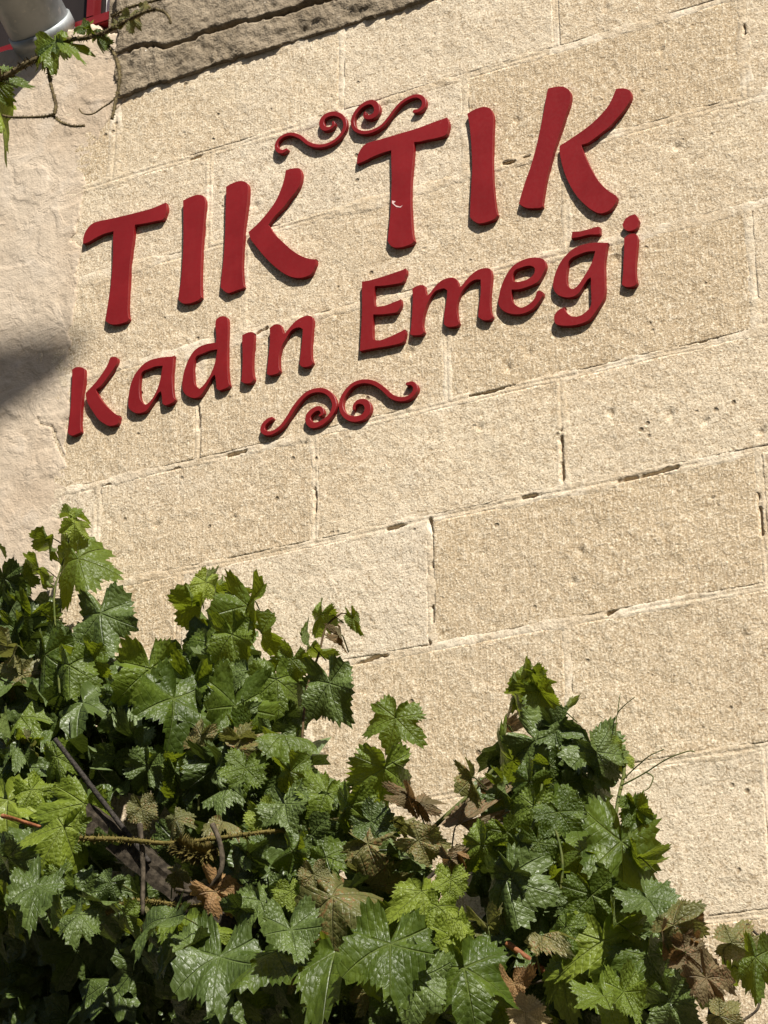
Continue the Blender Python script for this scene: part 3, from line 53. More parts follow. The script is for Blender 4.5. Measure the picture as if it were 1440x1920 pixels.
 ('g','breve',[(0.4983,4.3627),(0.5027,4.3616),(0.507,4.3603),(0.5115,4.3592),(0.5162,4.3584),(0.5214,4.3581),(0.527,4.3581),(0.5326,4.3582),(0.5384,4.3582),(0.5445,4.3584),(0.5509,4.3588),(0.5569,4.3588),(0.5618,4.3582),(0.565,4.3569),(0.5667,4.3557),(0.5669,4.355),(0.5666,4.3542),(0.5664,4.3523),(0.5661,4.3497),(0.5657,4.3467),(0.5658,4.3435),(0.566,4.3404),(0.565,4.3386),(0.5627,4.3382),(0.5596,4.3385),(0.555,4.3395),(0.5495,4.3411),(0.5436,4.3427),(0.5378,4.3438),(0.5323,4.3442),(0.5267,4.3441),(0.5211,4.344),(0.5157,4.344),(0.5104,4.3444),(0.5052,4.345),(0.5001,4.3456),(0.4949,4.3461),(0.4958,4.3503),(0.4966,4.3544),(0.4975,4.3586)],[]),
 ('i','body',[(0.6241,4.3117),(0.6268,4.3133),(0.6295,4.3149),(0.6323,4.3164),(0.6352,4.3173),(0.6385,4.3177),(0.6421,4.3178),(0.6456,4.3174),(0.6488,4.3165),(0.6514,4.3152),(0.6535,4.3136),(0.6546,4.3124),(0.6548,4.3116),(0.655,4.3104),(0.6556,4.3083),(0.6563,4.3052),(0.6566,4.3014),(0.6564,4.2961),(0.6556,4.2899),(0.6546,4.2832),(0.6535,4.2765),(0.6526,4.2698),(0.6515,4.2629),(0.6504,4.256),(0.6495,4.249),(0.6488,4.2421),(0.6482,4.2351),(0.6477,4.2282),(0.6474,4.2211),(0.6474,4.214),(0.6476,4.2069),(0.6482,4.1994),(0.6498,4.1909),(0.6484,4.1878),(0.6463,4.1853),(0.6433,4.184),(0.6397,4.1835),(0.6358,4.1836),(0.6315,4.1842),(0.6274,4.185),(0.6237,4.1863),(0.6207,4.188),(0.6182,4.1901),(0.6158,4.1924),(0.6133,4.1946),(0.6143,4.2014),(0.6154,4.2081),(0.6164,4.2149),(0.6173,4.222),(0.6181,4.2295),(0.6187,4.2372),(0.6194,4.245),(0.62,4.2526),(0.6207,4.2597),(0.6214,4.2665),(0.6221,4.2733),(0.6227,4.2805),(0.6231,4.2881),(0.6235,4.2959),(0.6238,4.3038)],[]),
 ('i','dot',[(0.6216,4.347),(0.6234,4.3503),(0.6251,4.3537),(0.6269,4.3568),(0.629,4.3595),(0.6315,4.3615),(0.6342,4.363),(0.6371,4.3642),(0.6402,4.3651),(0.6434,4.3656),(0.6468,4.3657),(0.6503,4.3657),(0.6533,4.3662),(0.6546,4.3644),(0.6557,4.3627),(0.6566,4.3612),(0.6573,4.3594),(0.6582,4.3569),(0.6594,4.3534),(0.6608,4.3497),(0.6623,4.3459),(0.6611,4.3433),(0.6601,4.3405),(0.6593,4.3372),(0.6586,4.3336),(0.657,4.3302),(0.6541,4.3277),(0.6503,4.3264),(0.6465,4.3258),(0.6429,4.3257),(0.6394,4.326),(0.636,4.3268),(0.633,4.328),(0.6303,4.3299),(0.6278,4.3324),(0.6256,4.3351),(0.6239,4.3377),(0.6229,4.3401),(0.6224,4.3424),(0.6221,4.3447)],[]),
]
SCROLLS = [
 ('top',[(-0.2682,4.8075,0.0044),(-0.2702,4.8068,0.0047),(-0.2729,4.8058,0.005),(-0.2761,4.8049,0.0054),(-0.2792,4.8049,0.0056),(-0.2823,4.8058,0.0057),(-0.2856,4.8074,0.0058),(-0.2887,4.8094,0.0057),(-0.2913,4.8119,0.0056),(-0.2936,4.8149,0.0054),(-0.2955,4.8183,0.005),(-0.2969,4.8221,0.0046),(-0.2974,4.8258,0.0044),(-0.2971,4.8298,0.0044),(-0.2961,4.834,0.0045),(-0.2943,4.8381,0.0046),(-0.2918,4.8416,0.0047),(-0.2885,4.8445,0.0047),(-0.2843,4.8471,0.0047),(-0.2796,4.8491,0.0047),(-0.2747,4.8504,0.0047),(-0.2695,4.8508,0.0047),(-0.264,4.8506,0.0047),(-0.2582,4.8497,0.0047),(-0.2523,4.8479,0.0047),(-0.2463,4.8451,0.0048),(-0.2401,4.8414,0.0049),(-0.234,4.837,0.005),(-0.2281,4.8323,0.005),(-0.2228,4.827,0.005),(-0.2177,4.821,0.005),(-0.2127,4.815,0.005),(-0.2074,4.8096,0.005),(-0.2017,4.8049,0.005),(-0.1958,4.8006,0.005),(-0.1897,4.7968,0.005),(-0.1835,4.7936,0.005),(-0.1769,4.791,0.005),(-0.1701,4.789,0.005),(-0.1632,4.7876,0.005),(-0.1563,4.7869,0.005),(-0.1494,4.7871,0.005),(-0.1424,4.788,0.005),(-0.1357,4.7895,0.005),(-0.1294,4.7917,0.005),(-0.1237,4.7945,0.005),(-0.1183,4.798,0.005),(-0.1134,4.802,0.005),(-0.1093,4.8062,0.005),(-0.106,4.8107,0.005),(-0.1032,4.8155,0.005),(-0.1012,4.8206,0.005),(-0.1,4.8257,0.005),(-0.0997,4.8311,0.0051),(-0.1002,4.8367,0.0051),(-0.1014,4.8422,0.0052),(-0.1035,4.8474,0.0053),(-0.1065,4.8524,0.0055),(-0.1105,4.8573,0.0058),(-0.1151,4.8617,0.006),(-0.1197,4.8655,0.0062),(-0.1245,4.8684,0.0064),(-0.1297,4.8708,0.0066),(-0.1349,4.8724,0.0067),(-0.14,4.8734,0.0068),(-0.1453,4.8735,0.0069),(-0.1507,4.8729,0.007),(-0.1556,4.8716,0.0071),(-0.1597,4.8696,0.0071),(-0.1627,4.8667,0.0072),(-0.165,4.8629,0.0072),(-0.1665,4.8587,0.0072),(-0.167,4.8545,0.0071),(-0.1665,4.8501,0.007),(-0.165,4.8454,0.0069),(-0.1628,4.841,0.0068),(-0.1601,4.8376,0.0065),(-0.1568,4.8352,0.0062),(-0.1528,4.8335,0.0058),(-0.1487,4.8326,0.0054),(-0.1448,4.8323,0.005),(-0.1412,4.8329,0.0048),(-0.1376,4.8344,0.0047),(-0.1345,4.8363,0.0045),(-0.1324,4.8382,0.0044),(-0.1318,4.8404,0.0042),(-0.1323,4.8429,0.0041),(-0.1332,4.8453,0.0039),(-0.1338,4.8469,0.0038)]),
 ('top',[(-0.0432,4.847,0.0035),(-0.0435,4.8451,0.0038),(-0.0441,4.8423,0.0041),(-0.0442,4.8393,0.0046),(-0.0432,4.8367,0.005),(-0.0407,4.8346,0.0055),(-0.0372,4.8325,0.0059),(-0.0331,4.8309,0.0064),(-0.0293,4.8301,0.0068),(-0.0253,4.8301,0.0072),(-0.0212,4.8307,0.0076),(-0.0173,4.8321,0.0078),(-0.0143,4.8341,0.008),(-0.0122,4.8372,0.0081),(-0.0107,4.8412,0.0082),(-0.01,4.8456,0.0081),(-0.01,4.8499,0.008),(-0.0109,4.8543,0.0079),(-0.0126,4.8588,0.0078),(-0.0149,4.8631,0.0076),(-0.0176,4.8667,0.0074),(-0.0206,4.8695,0.0072),(-0.0242,4.8717,0.007),(-0.0282,4.8733,0.0067),(-0.0325,4.874,0.0065),(-0.0376,4.8738,0.0064),(-0.0433,4.8728,0.0062),(-0.049,4.871,0.0061),(-0.0542,4.8686,0.0059),(-0.059,4.8656,0.0058),(-0.0635,4.8618,0.0056),(-0.0675,4.8575,0.0055),(-0.0709,4.8531,0.0053),(-0.0738,4.8484,0.0052),(-0.0761,4.8435,0.0051),(-0.0776,4.8384,0.0051),(-0.0783,4.8329,0.005),(-0.078,4.827,0.005),(-0.0769,4.8206,0.005),(-0.0749,4.8144,0.005),(-0.0719,4.8087,0.005),(-0.0674,4.8037,0.005),(-0.0618,4.7989,0.005),(-0.0555,4.7949,0.005),(-0.0492,4.7917,0.005),(-0.0428,4.7895,0.005),(-0.0362,4.7882,0.005),(-0.0294,4.7877,0.005),(-0.0227,4.7878,0.005),(-0.0159,4.7887,0.005),(-0.009,4.7902,0.0049),(-0.0024,4.7924,0.0048),(0.0038,4.7952,0.0047),(0.0093,4.7988,0.0046),(0.0143,4.8031,0.0045),(0.019,4.8078,0.0045),(0.0236,4.8124,0.0044),(0.0279,4.8169,0.0044),(0.0319,4.8216,0.0044),(0.0359,4.8262,0.0044),(0.0402,4.8305,0.0044),(0.0447,4.8347,0.0045),(0.0495,4.8388,0.0045),(0.0545,4.8425,0.0046),(0.06,4.8456,0.0047),(0.0662,4.8483,0.0048),(0.0731,4.8505,0.0049),(0.08,4.8521,0.0049),(0.0862,4.8529,0.005),(0.0918,4.8531,0.0051),(0.0968,4.8525,0.0052),(0.1015,4.8513,0.0052),(0.1058,4.8493,0.0053),(0.11,4.8464,0.0054),(0.1139,4.8426,0.0055),(0.1171,4.8384,0.0056),(0.1193,4.8342,0.0056),(0.1204,4.8298,0.0057),(0.1205,4.8251,0.0057),(0.1198,4.8206,0.0057),(0.1185,4.8168,0.0056),(0.1164,4.8138,0.0056),(0.1135,4.8113,0.0055),(0.1103,4.8094,0.0054),(0.107,4.8081,0.0053),(0.1036,4.8078,0.0052),(0.0998,4.8084,0.0052),(0.0964,4.8092,0.0051),(0.094,4.8097,0.005)]),
 ('bottom',[(-0.2971,4.0681,0.0047),(-0.2989,4.0678,0.0049),(-0.3016,4.0674,0.0052),(-0.3046,4.0667,0.0054),(-0.3076,4.0655,0.0056),(-0.3106,4.0638,0.0057),(-0.3139,4.0617,0.0058),(-0.3169,4.0592,0.0059),(-0.3192,4.0565,0.0059),(-0.3209,4.0534,0.006),(-0.3222,4.0499,0.0061),(-0.3227,4.0464,0.0062),(-0.3223,4.0431,0.0062),(-0.3207,4.0401,0.0062),(-0.3181,4.0371,0.0061),(-0.3148,4.0345,0.006),(-0.3112,4.0325,0.0059),(-0.3073,4.0311,0.0058),(-0.3029,4.0301,0.0056),(-0.2982,4.0298,0.0054),(-0.2931,4.0304,0.0053),(-0.2877,4.0319,0.0053),(-0.2819,4.0342,0.0053),(-0.276,4.0372,0.0053),(-0.2704,4.0409,0.0053),(-0.2654,4.0452,0.0054),(-0.2606,4.0503,0.0055),(-0.2559,4.0558,0.0055),(-0.2512,4.0615,0.0056),(-0.2465,4.0676,0.0057),(-0.242,4.0741,0.0058),(-0.2372,4.0806,0.0059),(-0.232,4.0868,0.0059),(-0.226,4.093,0.0059),(-0.2195,4.0992,0.0059),(-0.2128,4.1047,0.0059),(-0.2062,4.1091,0.0059),(-0.1998,4.112,0.0059),(-0.1933,4.1138,0.0059),(-0.1868,4.1147,0.0059),(-0.1803,4.115,0.0059),(-0.1737,4.1145,0.006),(-0.167,4.1133,0.0061),(-0.1605,4.1113,0.0062),(-0.1545,4.1086,0.0062),(-0.1489,4.1052,0.0062),(-0.1437,4.1009,0.0062),(-0.139,4.0961,0.0062),(-0.135,4.091,0.0062),(-0.1317,4.0854,0.0062),(-0.1289,4.0792,0.0062),(-0.1269,4.073,0.0062),(-0.1259,4.0671,0.0062),(-0.126,4.0617,0.0062),(-0.1272,4.0564,0.0061),(-0.1291,4.0514,0.006),(-0.1315,4.0467,0.0059),(-0.1347,4.0425,0.0059),(-0.1386,4.0385,0.006),(-0.143,4.0349,0.0061),(-0.1474,4.0318,0.0062),(-0.152,4.0291,0.0064),(-0.1569,4.0267,0.0066),(-0.1618,4.0249,0.0069),(-0.1666,4.0237,0.0071),(-0.1715,4.0232,0.0074),(-0.1764,4.0232,0.0077),(-0.1811,4.0239,0.0079),(-0.1853,4.0255,0.008),(-0.1891,4.0282,0.008),(-0.1925,4.0318,0.0078),(-0.1953,4.0359,0.0076),(-0.197,4.0399,0.0074),(-0.1977,4.0438,0.0074),(-0.1974,4.048,0.0074),(-0.1963,4.0519,0.0075),(-0.1943,4.0554,0.0074),(-0.1912,4.0585,0.0073),(-0.187,4.0614,0.0072),(-0.1825,4.0637,0.007),(-0.1783,4.0652,0.0068),(-0.1743,4.0658,0.0066),(-0.1704,4.0657,0.0064),(-0.1667,4.0649,0.0062),(-0.1637,4.0634,0.0059),(-0.1614,4.0607,0.0056),(-0.1594,4.057,0.0052),(-0.1582,4.0532,0.0048),(-0.1579,4.0503,0.0044),(-0.1589,4.0484,0.004),(-0.1612,4.0472,0.0036),(-0.1636,4.0463,0.0032),(-0.1652,4.0457,0.0029)]),
 ('bottom',[(-0.0736,4.0421,0.0032),(-0.0732,4.0442,0.0034),(-0.0728,4.0472,0.0037),(-0.0719,4.0503,0.004),(-0.0704,4.0528,0.0044),(-0.0681,4.0547,0.0048),(-0.0652,4.0564,0.0053),(-0.0619,4.0575,0.0058),(-0.0584,4.0578,0.0062),(-0.0545,4.0573,0.0067),(-0.0502,4.056,0.0072),(-0.046,4.0542,0.0077),(-0.0426,4.0517,0.008),(-0.0399,4.0484,0.0083),(-0.0377,4.0443,0.0085),(-0.0362,4.0399,0.0086),(-0.0357,4.0356,0.0086),(-0.0361,4.0312,0.0087),(-0.0375,4.0265,0.0087),(-0.0397,4.0222,0.0087),(-0.0426,4.0188,0.0086),(-0.0464,4.0165,0.0086),(-0.051,4.0149,0.0084),(-0.0562,4.014,0.0083),(-0.0615,4.0139,0.008),(-0.0673,4.0145,0.0078),(-0.0735,4.0159,0.0075),(-0.0797,4.018,0.0071),(-0.0853,4.0208,0.0068),(-0.0902,4.0243,0.0066),(-0.0948,4.0285,0.0063),(-0.0989,4.0333,0.0061),(-0.1022,4.0385,0.0059),(-0.1047,4.0442,0.0058),(-0.1067,4.0504,0.0057),(-0.1078,4.0568,0.0057),(-0.108,4.063,0.0056),(-0.1071,4.0689,0.0056),(-0.1053,4.0747,0.0056),(-0.1026,4.0804,0.0056),(-0.0992,4.0858,0.0056),(-0.0948,4.0912,0.0056),(-0.0896,4.0966,0.0056),(-0.0837,4.1014,0.0056),(-0.0775,4.105,0.0056),(-0.0709,4.1072,0.0056),(-0.0637,4.1085,0.0056),(-0.0562,4.1087,0.0056),(-0.0489,4.1082,0.0056),(-0.0417,4.1068,0.0056),(-0.0345,4.1045,0.0056),(-0.0273,4.1015,0.0056),(-0.0205,4.0978,0.0056),(-0.0139,4.0933,0.0056),(-0.0075,4.088,0.0056),(-0.0013,4.0823,0.0056),(0.0047,4.0765,0.0056),(0.0103,4.0702,0.0057),(0.0158,4.0635,0.0058),(0.0211,4.0571,0.0059),(0.0265,4.0517,0.0059),(0.0319,4.0475,0.0059),(0.0374,4.0441,0.0059),(0.0428,4.0414,0.0059),(0.0482,4.0393,0.0059),(0.0538,4.0378,0.0059),(0.0595,4.0369,0.0059),(0.0649,4.0368,0.0059),(0.0699,4.0374,0.0059),(0.0745,4.039,0.0059),(0.0788,4.0415,0.0059),(0.0826,4.0444,0.0059),(0.0855,4.0475,0.0059),(0.0876,4.0507,0.0059),(0.0889,4.0541,0.006),(0.0895,4.0577,0.006),(0.0893,4.061,0.0059),(0.0882,4.0642,0.0058),(0.0862,4.0674,0.0057),(0.0837,4.0702,0.0055),(0.0811,4.0724,0.0053),(0.078,4.0736,0.0051),(0.0744,4.0741,0.0048),(0.071,4.0742,0.0046),(0.0687,4.0744,0.0044)]),
]
LEAVES = [
 (-0.734,-0.181,3.82,-1.39,1.02,-2.22,0.049,8,1,0.881),
 (-0.758,-0.165,3.85,0.1,0.8,-1.08,0.047,9,0,0.6892),
 (-0.74,-0.152,3.741,-1.33,0.37,-2.84,0.111,2,0,0.8558),
 (-0.842,-0.133,3.818,-2.74,-0.65,-2.64,0.074,9,0,0.7),
 (-0.864,-0.134,3.744,-2.83,-0.8,-2.62,0.092,5,0,0.65),
 (-0.627,-0.211,3.563,-1.32,0.18,-2.96,0.11,1,2,0.974),
 (-0.998,-0.137,3.833,-0.45,0.65,-1.32,0.033,5,0,0.9313),
 (-0.924,-0.191,3.713,-2.04,0.02,-2.87,0.079,5,2,0.8262),
 (-0.896,-0.161,3.722,-1.46,0.36,-2.53,0.047,1,0,0.8875),
 (-0.869,-0.147,3.622,-2.57,-0.35,-2.53,0.103,6,0,0.8985),
 (-0.877,-0.195,3.574,-1.7,-0.13,3.06,0.072,11,0,0.778),
 (-0.823,-0.088,3.833,-2.08,-0.3,-3.08,0.052,2,0,0.7929),
 (-0.737,-0.264,3.464,-1.65,-0.18,2.79,0.108,2,0,0.9538),
 (-0.648,-0.293,3.414,-1.57,0.05,-3.07,0.09,2,0,0.8839),
 (-0.62,-0.254,3.432,-1.93,0.2,3.06,0.086,0,0,0.7855),
 (-0.616,-0.279,3.325,-0.9,0.1,-3.11,0.125,6,2,0.9561),
 (-0.428,-0.294,3.368,-1.44,0.19,-2.55,0.107,0,0,0.9586),
 (-0.49,-0.275,3.316,-1.71,0.23,-2.97,0.118,6,0,0.8425),
 (-0.354,-0.311,3.283,-1.14,-0.07,-2.21,0.12,7,0,0.8631),
 (-0.526,-0.278,3.236,-2.11,-0.46,3.12,0.086,8,0,0.709),
 (-0.334,-0.38,3.105,-2.3,-0.2,-2.92,0.077,1,0,0.9833),
 (-0.769,-0.312,3.243,-2.61,-0.5,-3.02,0.117,8,0,0.7488),
 (-0.625,-0.351,3.18,-1.58,0.16,-2.87,0.072,3,0,0.7358),
 (-0.763,-0.309,3.306,-0.87,-0.02,2.84,0.079,3,0,0.8275),
 (-0.494,-0.427,3.036,-1.54,-0.32,-2.3,0.087,3,1,1.0391),
 (-0.529,-0.45,2.986,-1.42,-0.49,-2.65,0.111,10,1,0.8844),
 (-0.717,-0.398,3.084,-1.11,0.1,-2.88,0.122,6,1,0.9608),
 (-0.661,-0.388,3.102,-1.31,0.61,-2.28,0.059,1,1,0.8831),
 (-0.518,-0.541,2.836,-0.78,-0.14,-2.71,0.107,7,2,0.7178),
 (-0.486,-0.502,2.865,-1.8,0.34,-2.25,0.049,10,0,0.7791),
 (-0.346,-0.535,2.824,-1.6,-0.49,-2.63,0.046,8,2,0.9148),
 (-0.364,-0.55,2.784,0.06,0.29,-0.66,0.056,5,2,0.8594),
 (-0.381,-0.582,2.752,-0.92,-0.2,-2.91,0.068,8,2,0.8852),
 (-0.335,-0.447,3,-1.56,0.24,-2.57,0.05,7,3,0.91),
 (-0.143,-0.631,2.706,-0.51,-0.48,2.35,0.094,0,2,0.7009),
 (-0.305,-0.534,2.753,-1.81,0.11,2.83,0.054,1,0,0.7542),
 (-0.716,-0.22,2.763,-1.54,0.47,-2.76,0.035,3,1,0.8683),
 (-0.665,-0.22,2.719,-1.39,1.21,-2.65,0.029,7,1,0.958),
 (-0.63,-0.22,2.724,1.41,0.81,0.51,0.031,2,1,0.7014),
 (-0.593,-0.22,2.761,-0.9,0.09,-2.86,0.06,11,1,0.8788),
 (-0.817,-0.22,2.779,-1.52,0.84,-2.55,0.021,5,1,0.7954),
 (-0.708,-0.22,2.848,0.25,1.12,-0.71,0.029,11,1,0.7812),
 (-0.374,-0.16,3.61,-1.31,-0.3,-2.15,0.053,1,1,0.8829),
 (-0.355,-0.103,3.605,-2.48,-0.53,2.78,0.054,10,0,0.7525),
 (-0.228,-0.215,3.507,-1.36,-0.13,-3.09,0.093,11,0,0.8647),
 (-0.395,-0.158,3.557,-2.48,-0.58,-2.97,0.107,9,0,0.7),
 (-0.382,-0.112,3.594,-2.61,-0.84,-3.05,0.098,2,0,0.7),
 (-0.336,-0.211,3.441,-1.26,-0.06,-2.79,0.078,4,0,0.9774),
 (-0.249,-0.245,3.433,-1.5,0.14,-3.12,0.087,0,0,0.8406),
 (-0.217,-0.173,3.454,-1.89,0.21,2.38,0.082,1,0,0.7),
 (-0.119,-0.271,3.299,-1.51,0.1,-2.51,0.091,3,0,0.9625),
 (-0.095,-0.245,3.348,-1.62,-0.33,-2.9,0.055,0,0,0.943),
 (-0.051,-0.197,3.461,-1.95,-0.56,-2.91,0.06,8,0,0.6648),
 (0.042,-0.223,3.428,-1.71,0.22,3.02,0.046,7,0,0.5),
 (0.022,-0.239,3.385,-1.63,0.08,-3.07,0.034,2,4,0.45),
 (0.02,-0.286,3.263,-1.46,0.22,-3.13,0.098,0,2,0.7898),
 (-0.068,-0.214,3.381,-2.7,-0.71,-2.87,0.065,8,0,0.9378),
 (-0.341,-0.263,3.326,-1.64,-0.29,-2.84,0.095,11,0,0.8388),
 (-0.203,-0.297,3.244,-1.22,-0.04,-2.29,0.112,11,0,0.8374),
 (-0.276,-0.252,3.337,-1.01,0.42,-2.9,0.07,0,0,0.8319),
 (-0.186,-0.316,3.18,-1.62,0.17,-3.11,0.084,5,0,0.8586),
 (-0.057,-0.346,3.144,-0.13,0.45,-1.27,0.085,3,0,0.7881),
 (-0.208,-0.362,3.093,-1.8,-0.18,2.98,0.095,11,2,0.6611),
 (-0.124,-0.338,3.033,-2.37,0.17,2.48,0.064,10,2,0.9351),
 (-0.009,-0.394,3.044,-1.89,0.11,3.06,0.071,1,0,0.8279),
 (-0.054,-0.427,2.952,-1.5,0.42,-2.92,0.059,7,1,0.8829),
 (-0.299,-0.376,3.091,-1.96,-0.25,-3.03,0.059,7,0,0.7514),
 (-0.14,-0.44,2.947,-0.33,0.3,-2,0.056,4,3,0.9977),
 (0.069,-0.383,2.99,-1.18,-0.36,-2.76,0.069,9,0,1.005),
 (0.153,-0.439,2.94,-1.9,-0.35,-2.99,0.074,4,0,0.9141),
 (0.212,-0.459,2.894,-1.39,0.94,-2.95,0.062,7,2,0.8991),
 (-0.122,-0.387,3.071,-1.21,-0.23,-2.68,0.066,5,0,0.9818),
 (0.209,-0.346,3.139,-1.5,-0.3,-2.94,0.08,6,0,1.0098),
 (0.214,-0.407,3.016,-1.87,0.07,-2.5,0.084,4,0,1.0175),
 (0.187,-0.391,2.942,-2.8,-0.57,-2.69,0.059,5,0,0.9438),
 (0.285,-0.442,2.94,-1.49,0.27,-3.05,0.04,8,4,0.8054),
 (0.316,-0.449,2.919,-1.5,1,-3.03,0.034,0,4,0.9799),
 (0.411,-0.415,2.961,-1.57,0.12,3.09,0.059,11,3,0.5),
 (0.37,-0.387,2.885,-2.43,0.85,1.83,0.061,3,4,0.7485),
 (0.209,-0.466,2.848,-1.07,1.27,-2.47,0.087,6,3,0.936),
 (0.332,-0.489,2.833,-2.11,1.14,2.92,0.064,0,3,0.7254),
 (0.402,-0.358,2.964,-2.07,-0.06,-3.1,0.026,0,4,0.8003),
 (0.132,-0.493,2.824,-1.33,0.34,-3.06,0.073,3,0,0.9436),
 (0.171,-0.535,2.732,-0.93,0.84,-2.34,0.107,2,3,0.8796),
 (0.196,-0.44,2.778,-2.66,0.42,2.07,0.081,8,3,0.9012),
 (0.363,-0.539,2.718,-1.21,0.11,-2.26,0.066,10,1,1.0431),
 (0.391,-0.529,2.688,-1.42,-0.18,-2.67,0.052,2,1,1.0063),
 (0.213,-0.601,2.608,-0.34,0.43,-1.91,0.123,10,0,0.9728),
 (0.347,-0.634,2.601,-0.81,-0.01,-2.67,0.113,0,0,0.9197),
 (0.389,-0.612,2.538,-1.25,-0.21,-2.62,0.101,7,2,0.7625),
 (0.473,-0.588,2.553,-1.25,0.17,-2.7,0.12,10,0,0.9368),
 (0.405,-0.501,2.744,-1.4,-0.04,-2.34,0.05,5,1,0.8643),
 (0.452,-0.561,2.652,-0.89,0.04,-2.47,0.049,3,1,0.8906),
 (0.406,-0.502,2.784,-1.95,0.08,-2.95,0.044,9,4,0.9388),
 (0.414,-0.495,2.797,-0.62,1.31,-2.12,0.023,3,5,0.8468),
 (0.435,-0.565,2.62,-1.18,0.12,-2.41,0.049,11,1,0.949),
 (0.309,-0.524,2.679,-1.33,0.39,-3.01,0.06,0,0,0.9091),
 (-0.112,-0.504,2.783,-1.3,0.78,-2.68,0.06,1,5,0.9813),
 (-0.007,-0.508,2.751,-0.98,0.26,-2.47,0.092,6,2,0.7795),
 (0.133,-0.628,2.652,-0.87,0.12,-2.45,0.082,11,2,0.8998),
 (-0.03,-0.615,2.622,-0.71,0.02,-2.82,0.134,0,2,0.6703),
 (-0.112,-0.586,2.657,-0.17,-0.47,2.22,0.075,9,2,0.9141),
 (0.084,-0.599,2.623,-0.53,-0.3,3.01,0.121,1,0,0.9138),
 (-0.08,-0.561,2.687,-1.29,1.1,-2.62,0.04,4,1,0.8585),
 (0.084,-0.546,2.75,-1.55,0.16,-2.27,0.044,2,1,1.0037),
 (-0.042,-0.49,2.858,-1.45,1.15,-2.29,0.037,3,5,0.8819),
 (0.049,-0.483,2.85,-1.91,-1.42,-3.02,0.084,1,0,0.7144),
 (0.125,-0.53,2.782,-1.46,0.2,-2.64,0.047,7,3,0.8662),
 (0.114,-0.538,2.729,-1.76,-0.37,-2.88,0.049,4,3,0.7052),
 (-0.248,-0.448,2.965,-1.14,0.43,-2.93,0.044,3,3,0.9417),
 (-0.223,-0.48,2.837,-0.92,1.3,-1.86,0.034,10,3,0.8703),
 (0.151,-0.487,2.768,-1.01,1.29,-2.1,0.025,7,5,0.9633),
 (0.17,-0.572,2.639,-2.34,0.92,-2.59,0.032,5,5,0.8101),
 (-0.015,-0.554,2.555,-1.79,0.33,2.89,0.054,10,0,0.7204),
 (0.11,-0.527,2.547,-2.47,-0.41,-3,0.063,10,0,0.8708),
 (0.438,-0.209,3.228,-2.07,-0.66,-2.8,0.083,1,0,0.5),
 (0.446,-0.243,3.185,-2.71,-0.33,-2.71,0.098,1,0,0.5),
 (0.476,-0.236,3.225,-2.31,0.04,2.65,0.045,0,0,0.7),
 (0.489,-0.251,3.179,-2.12,0.4,3.09,0.069,11,0,0.65),
 (0.43,-0.287,3.104,-2.37,-0.43,-3.02,0.042,9,4,0.5),
 (0.565,-0.356,3.06,-1.82,1.22,2.69,0.058,9,2,0.8167),
 (0.53,-0.369,3.036,-1.67,0.88,3.12,0.097,1,2,0.9107),
 (0.635,-0.34,3.013,-1.09,0.2,-2.87,0.095,7,2,0.8268),
 (0.454,-0.314,3.022,-2.71,-0.66,-2.8,0.101,2,0,0.8666),
 (0.56,-0.371,2.98,-1.91,0.31,-2.98,0.053,8,0,0.9512),
 (0.535,-0.418,2.939,-2.03,-0.68,-2.76,0.072,8,0,0.7821),
 (0.584,-0.405,2.904,-1.05,0.22,-2.71,0.067,10,0,0.9681),
 (0.608,-0.348,2.953,-2.15,-0.68,2.93,0.064,0,2,0.8581),
 (0.631,-0.38,2.883,-1.91,-0.3,2.69,0.054,6,2,0.9953),
 (0.685,-0.358,3.008,-1.3,0.6,-2.95,0.027,0,1,0.8321),
 (0.7,-0.343,2.985,-1.35,0.83,-2.57,0.029,10,1,0.8326),
 (0.634,-0.316,2.968,-2.74,-0.72,-2.96,0.048,3,0,0.7063),
 (0.607,-0.445,2.862,-1.46,0.6,-2.67,0.059,5,0,1.0214),
 (0.551,-0.436,2.883,-1.57,-0.29,-2.76,0.064,4,0,0.8631),
 (0.534,-0.528,2.721,-1.6,0.21,3.02,0.105,2,2,0.9728),
 (0.464,-0.481,2.808,-2.04,-0.62,-2.71,0.07,8,0,0.7546),
 (0.577,-0.433,2.738,-2.07,-0.45,2.65,0.082,8,0,0.9518),
 (0.732,-0.449,2.787,-1.36,0.01,-2.62,0.145,5,0,0.6),
 (0.762,-0.444,2.848,-1.92,0.02,-2.87,0.054,9,0,0.6877),
 (0.664,-0.466,2.77,1.42,-1.45,0.23,0.074,10,0,0.9645),
 (0.693,-0.504,2.679,-1.83,0.13,-2.93,0.077,5,0,0.8343),
 (0.809,-0.53,2.653,-0.61,0.3,-2.45,0.076,5,2,0.8379),
 (0.674,-0.582,2.606,-1.44,-0.28,-3.05,0.055,10,0,0.8215),
 (0.509,-0.47,2.83,-1.93,0.25,-2.98,0.054,5,0,0.7967),
 (0.571,-0.462,2.803,-1.3,0.3,-2.74,0.056,0,0,0.9446),
 (0.768,-0.463,2.747,-2.74,-0.58,-2.87,0.068,3,0,0.7408),
 (0.654,-0.554,2.528,-1.37,-0.01,-3.02,0.075,4,1,0.8499),
 (0.728,-0.547,2.581,-1.49,0.06,-2.63,0.101,6,1,1.0485),
 (0.746,-0.595,2.473,-0.61,0.18,-2.49,0.082,5,0,0.8182),
 (0.805,-0.533,2.55,-1.22,-0,-2.4,0.087,10,0,1.0313),
 (0.856,-0.559,2.457,-1.63,0.42,2.92,0.07,0,2,0.9281),
 (0.507,-0.539,2.496,-1.24,0.47,-2.26,0.09,3,0,0.9676),
 (0.586,-0.576,2.464,-1.86,0.95,3.05,0.048,7,6,0.8821),
 (0.651,-0.64,2.581,0.64,0.29,-1.06,0.05,4,3,0.8404),
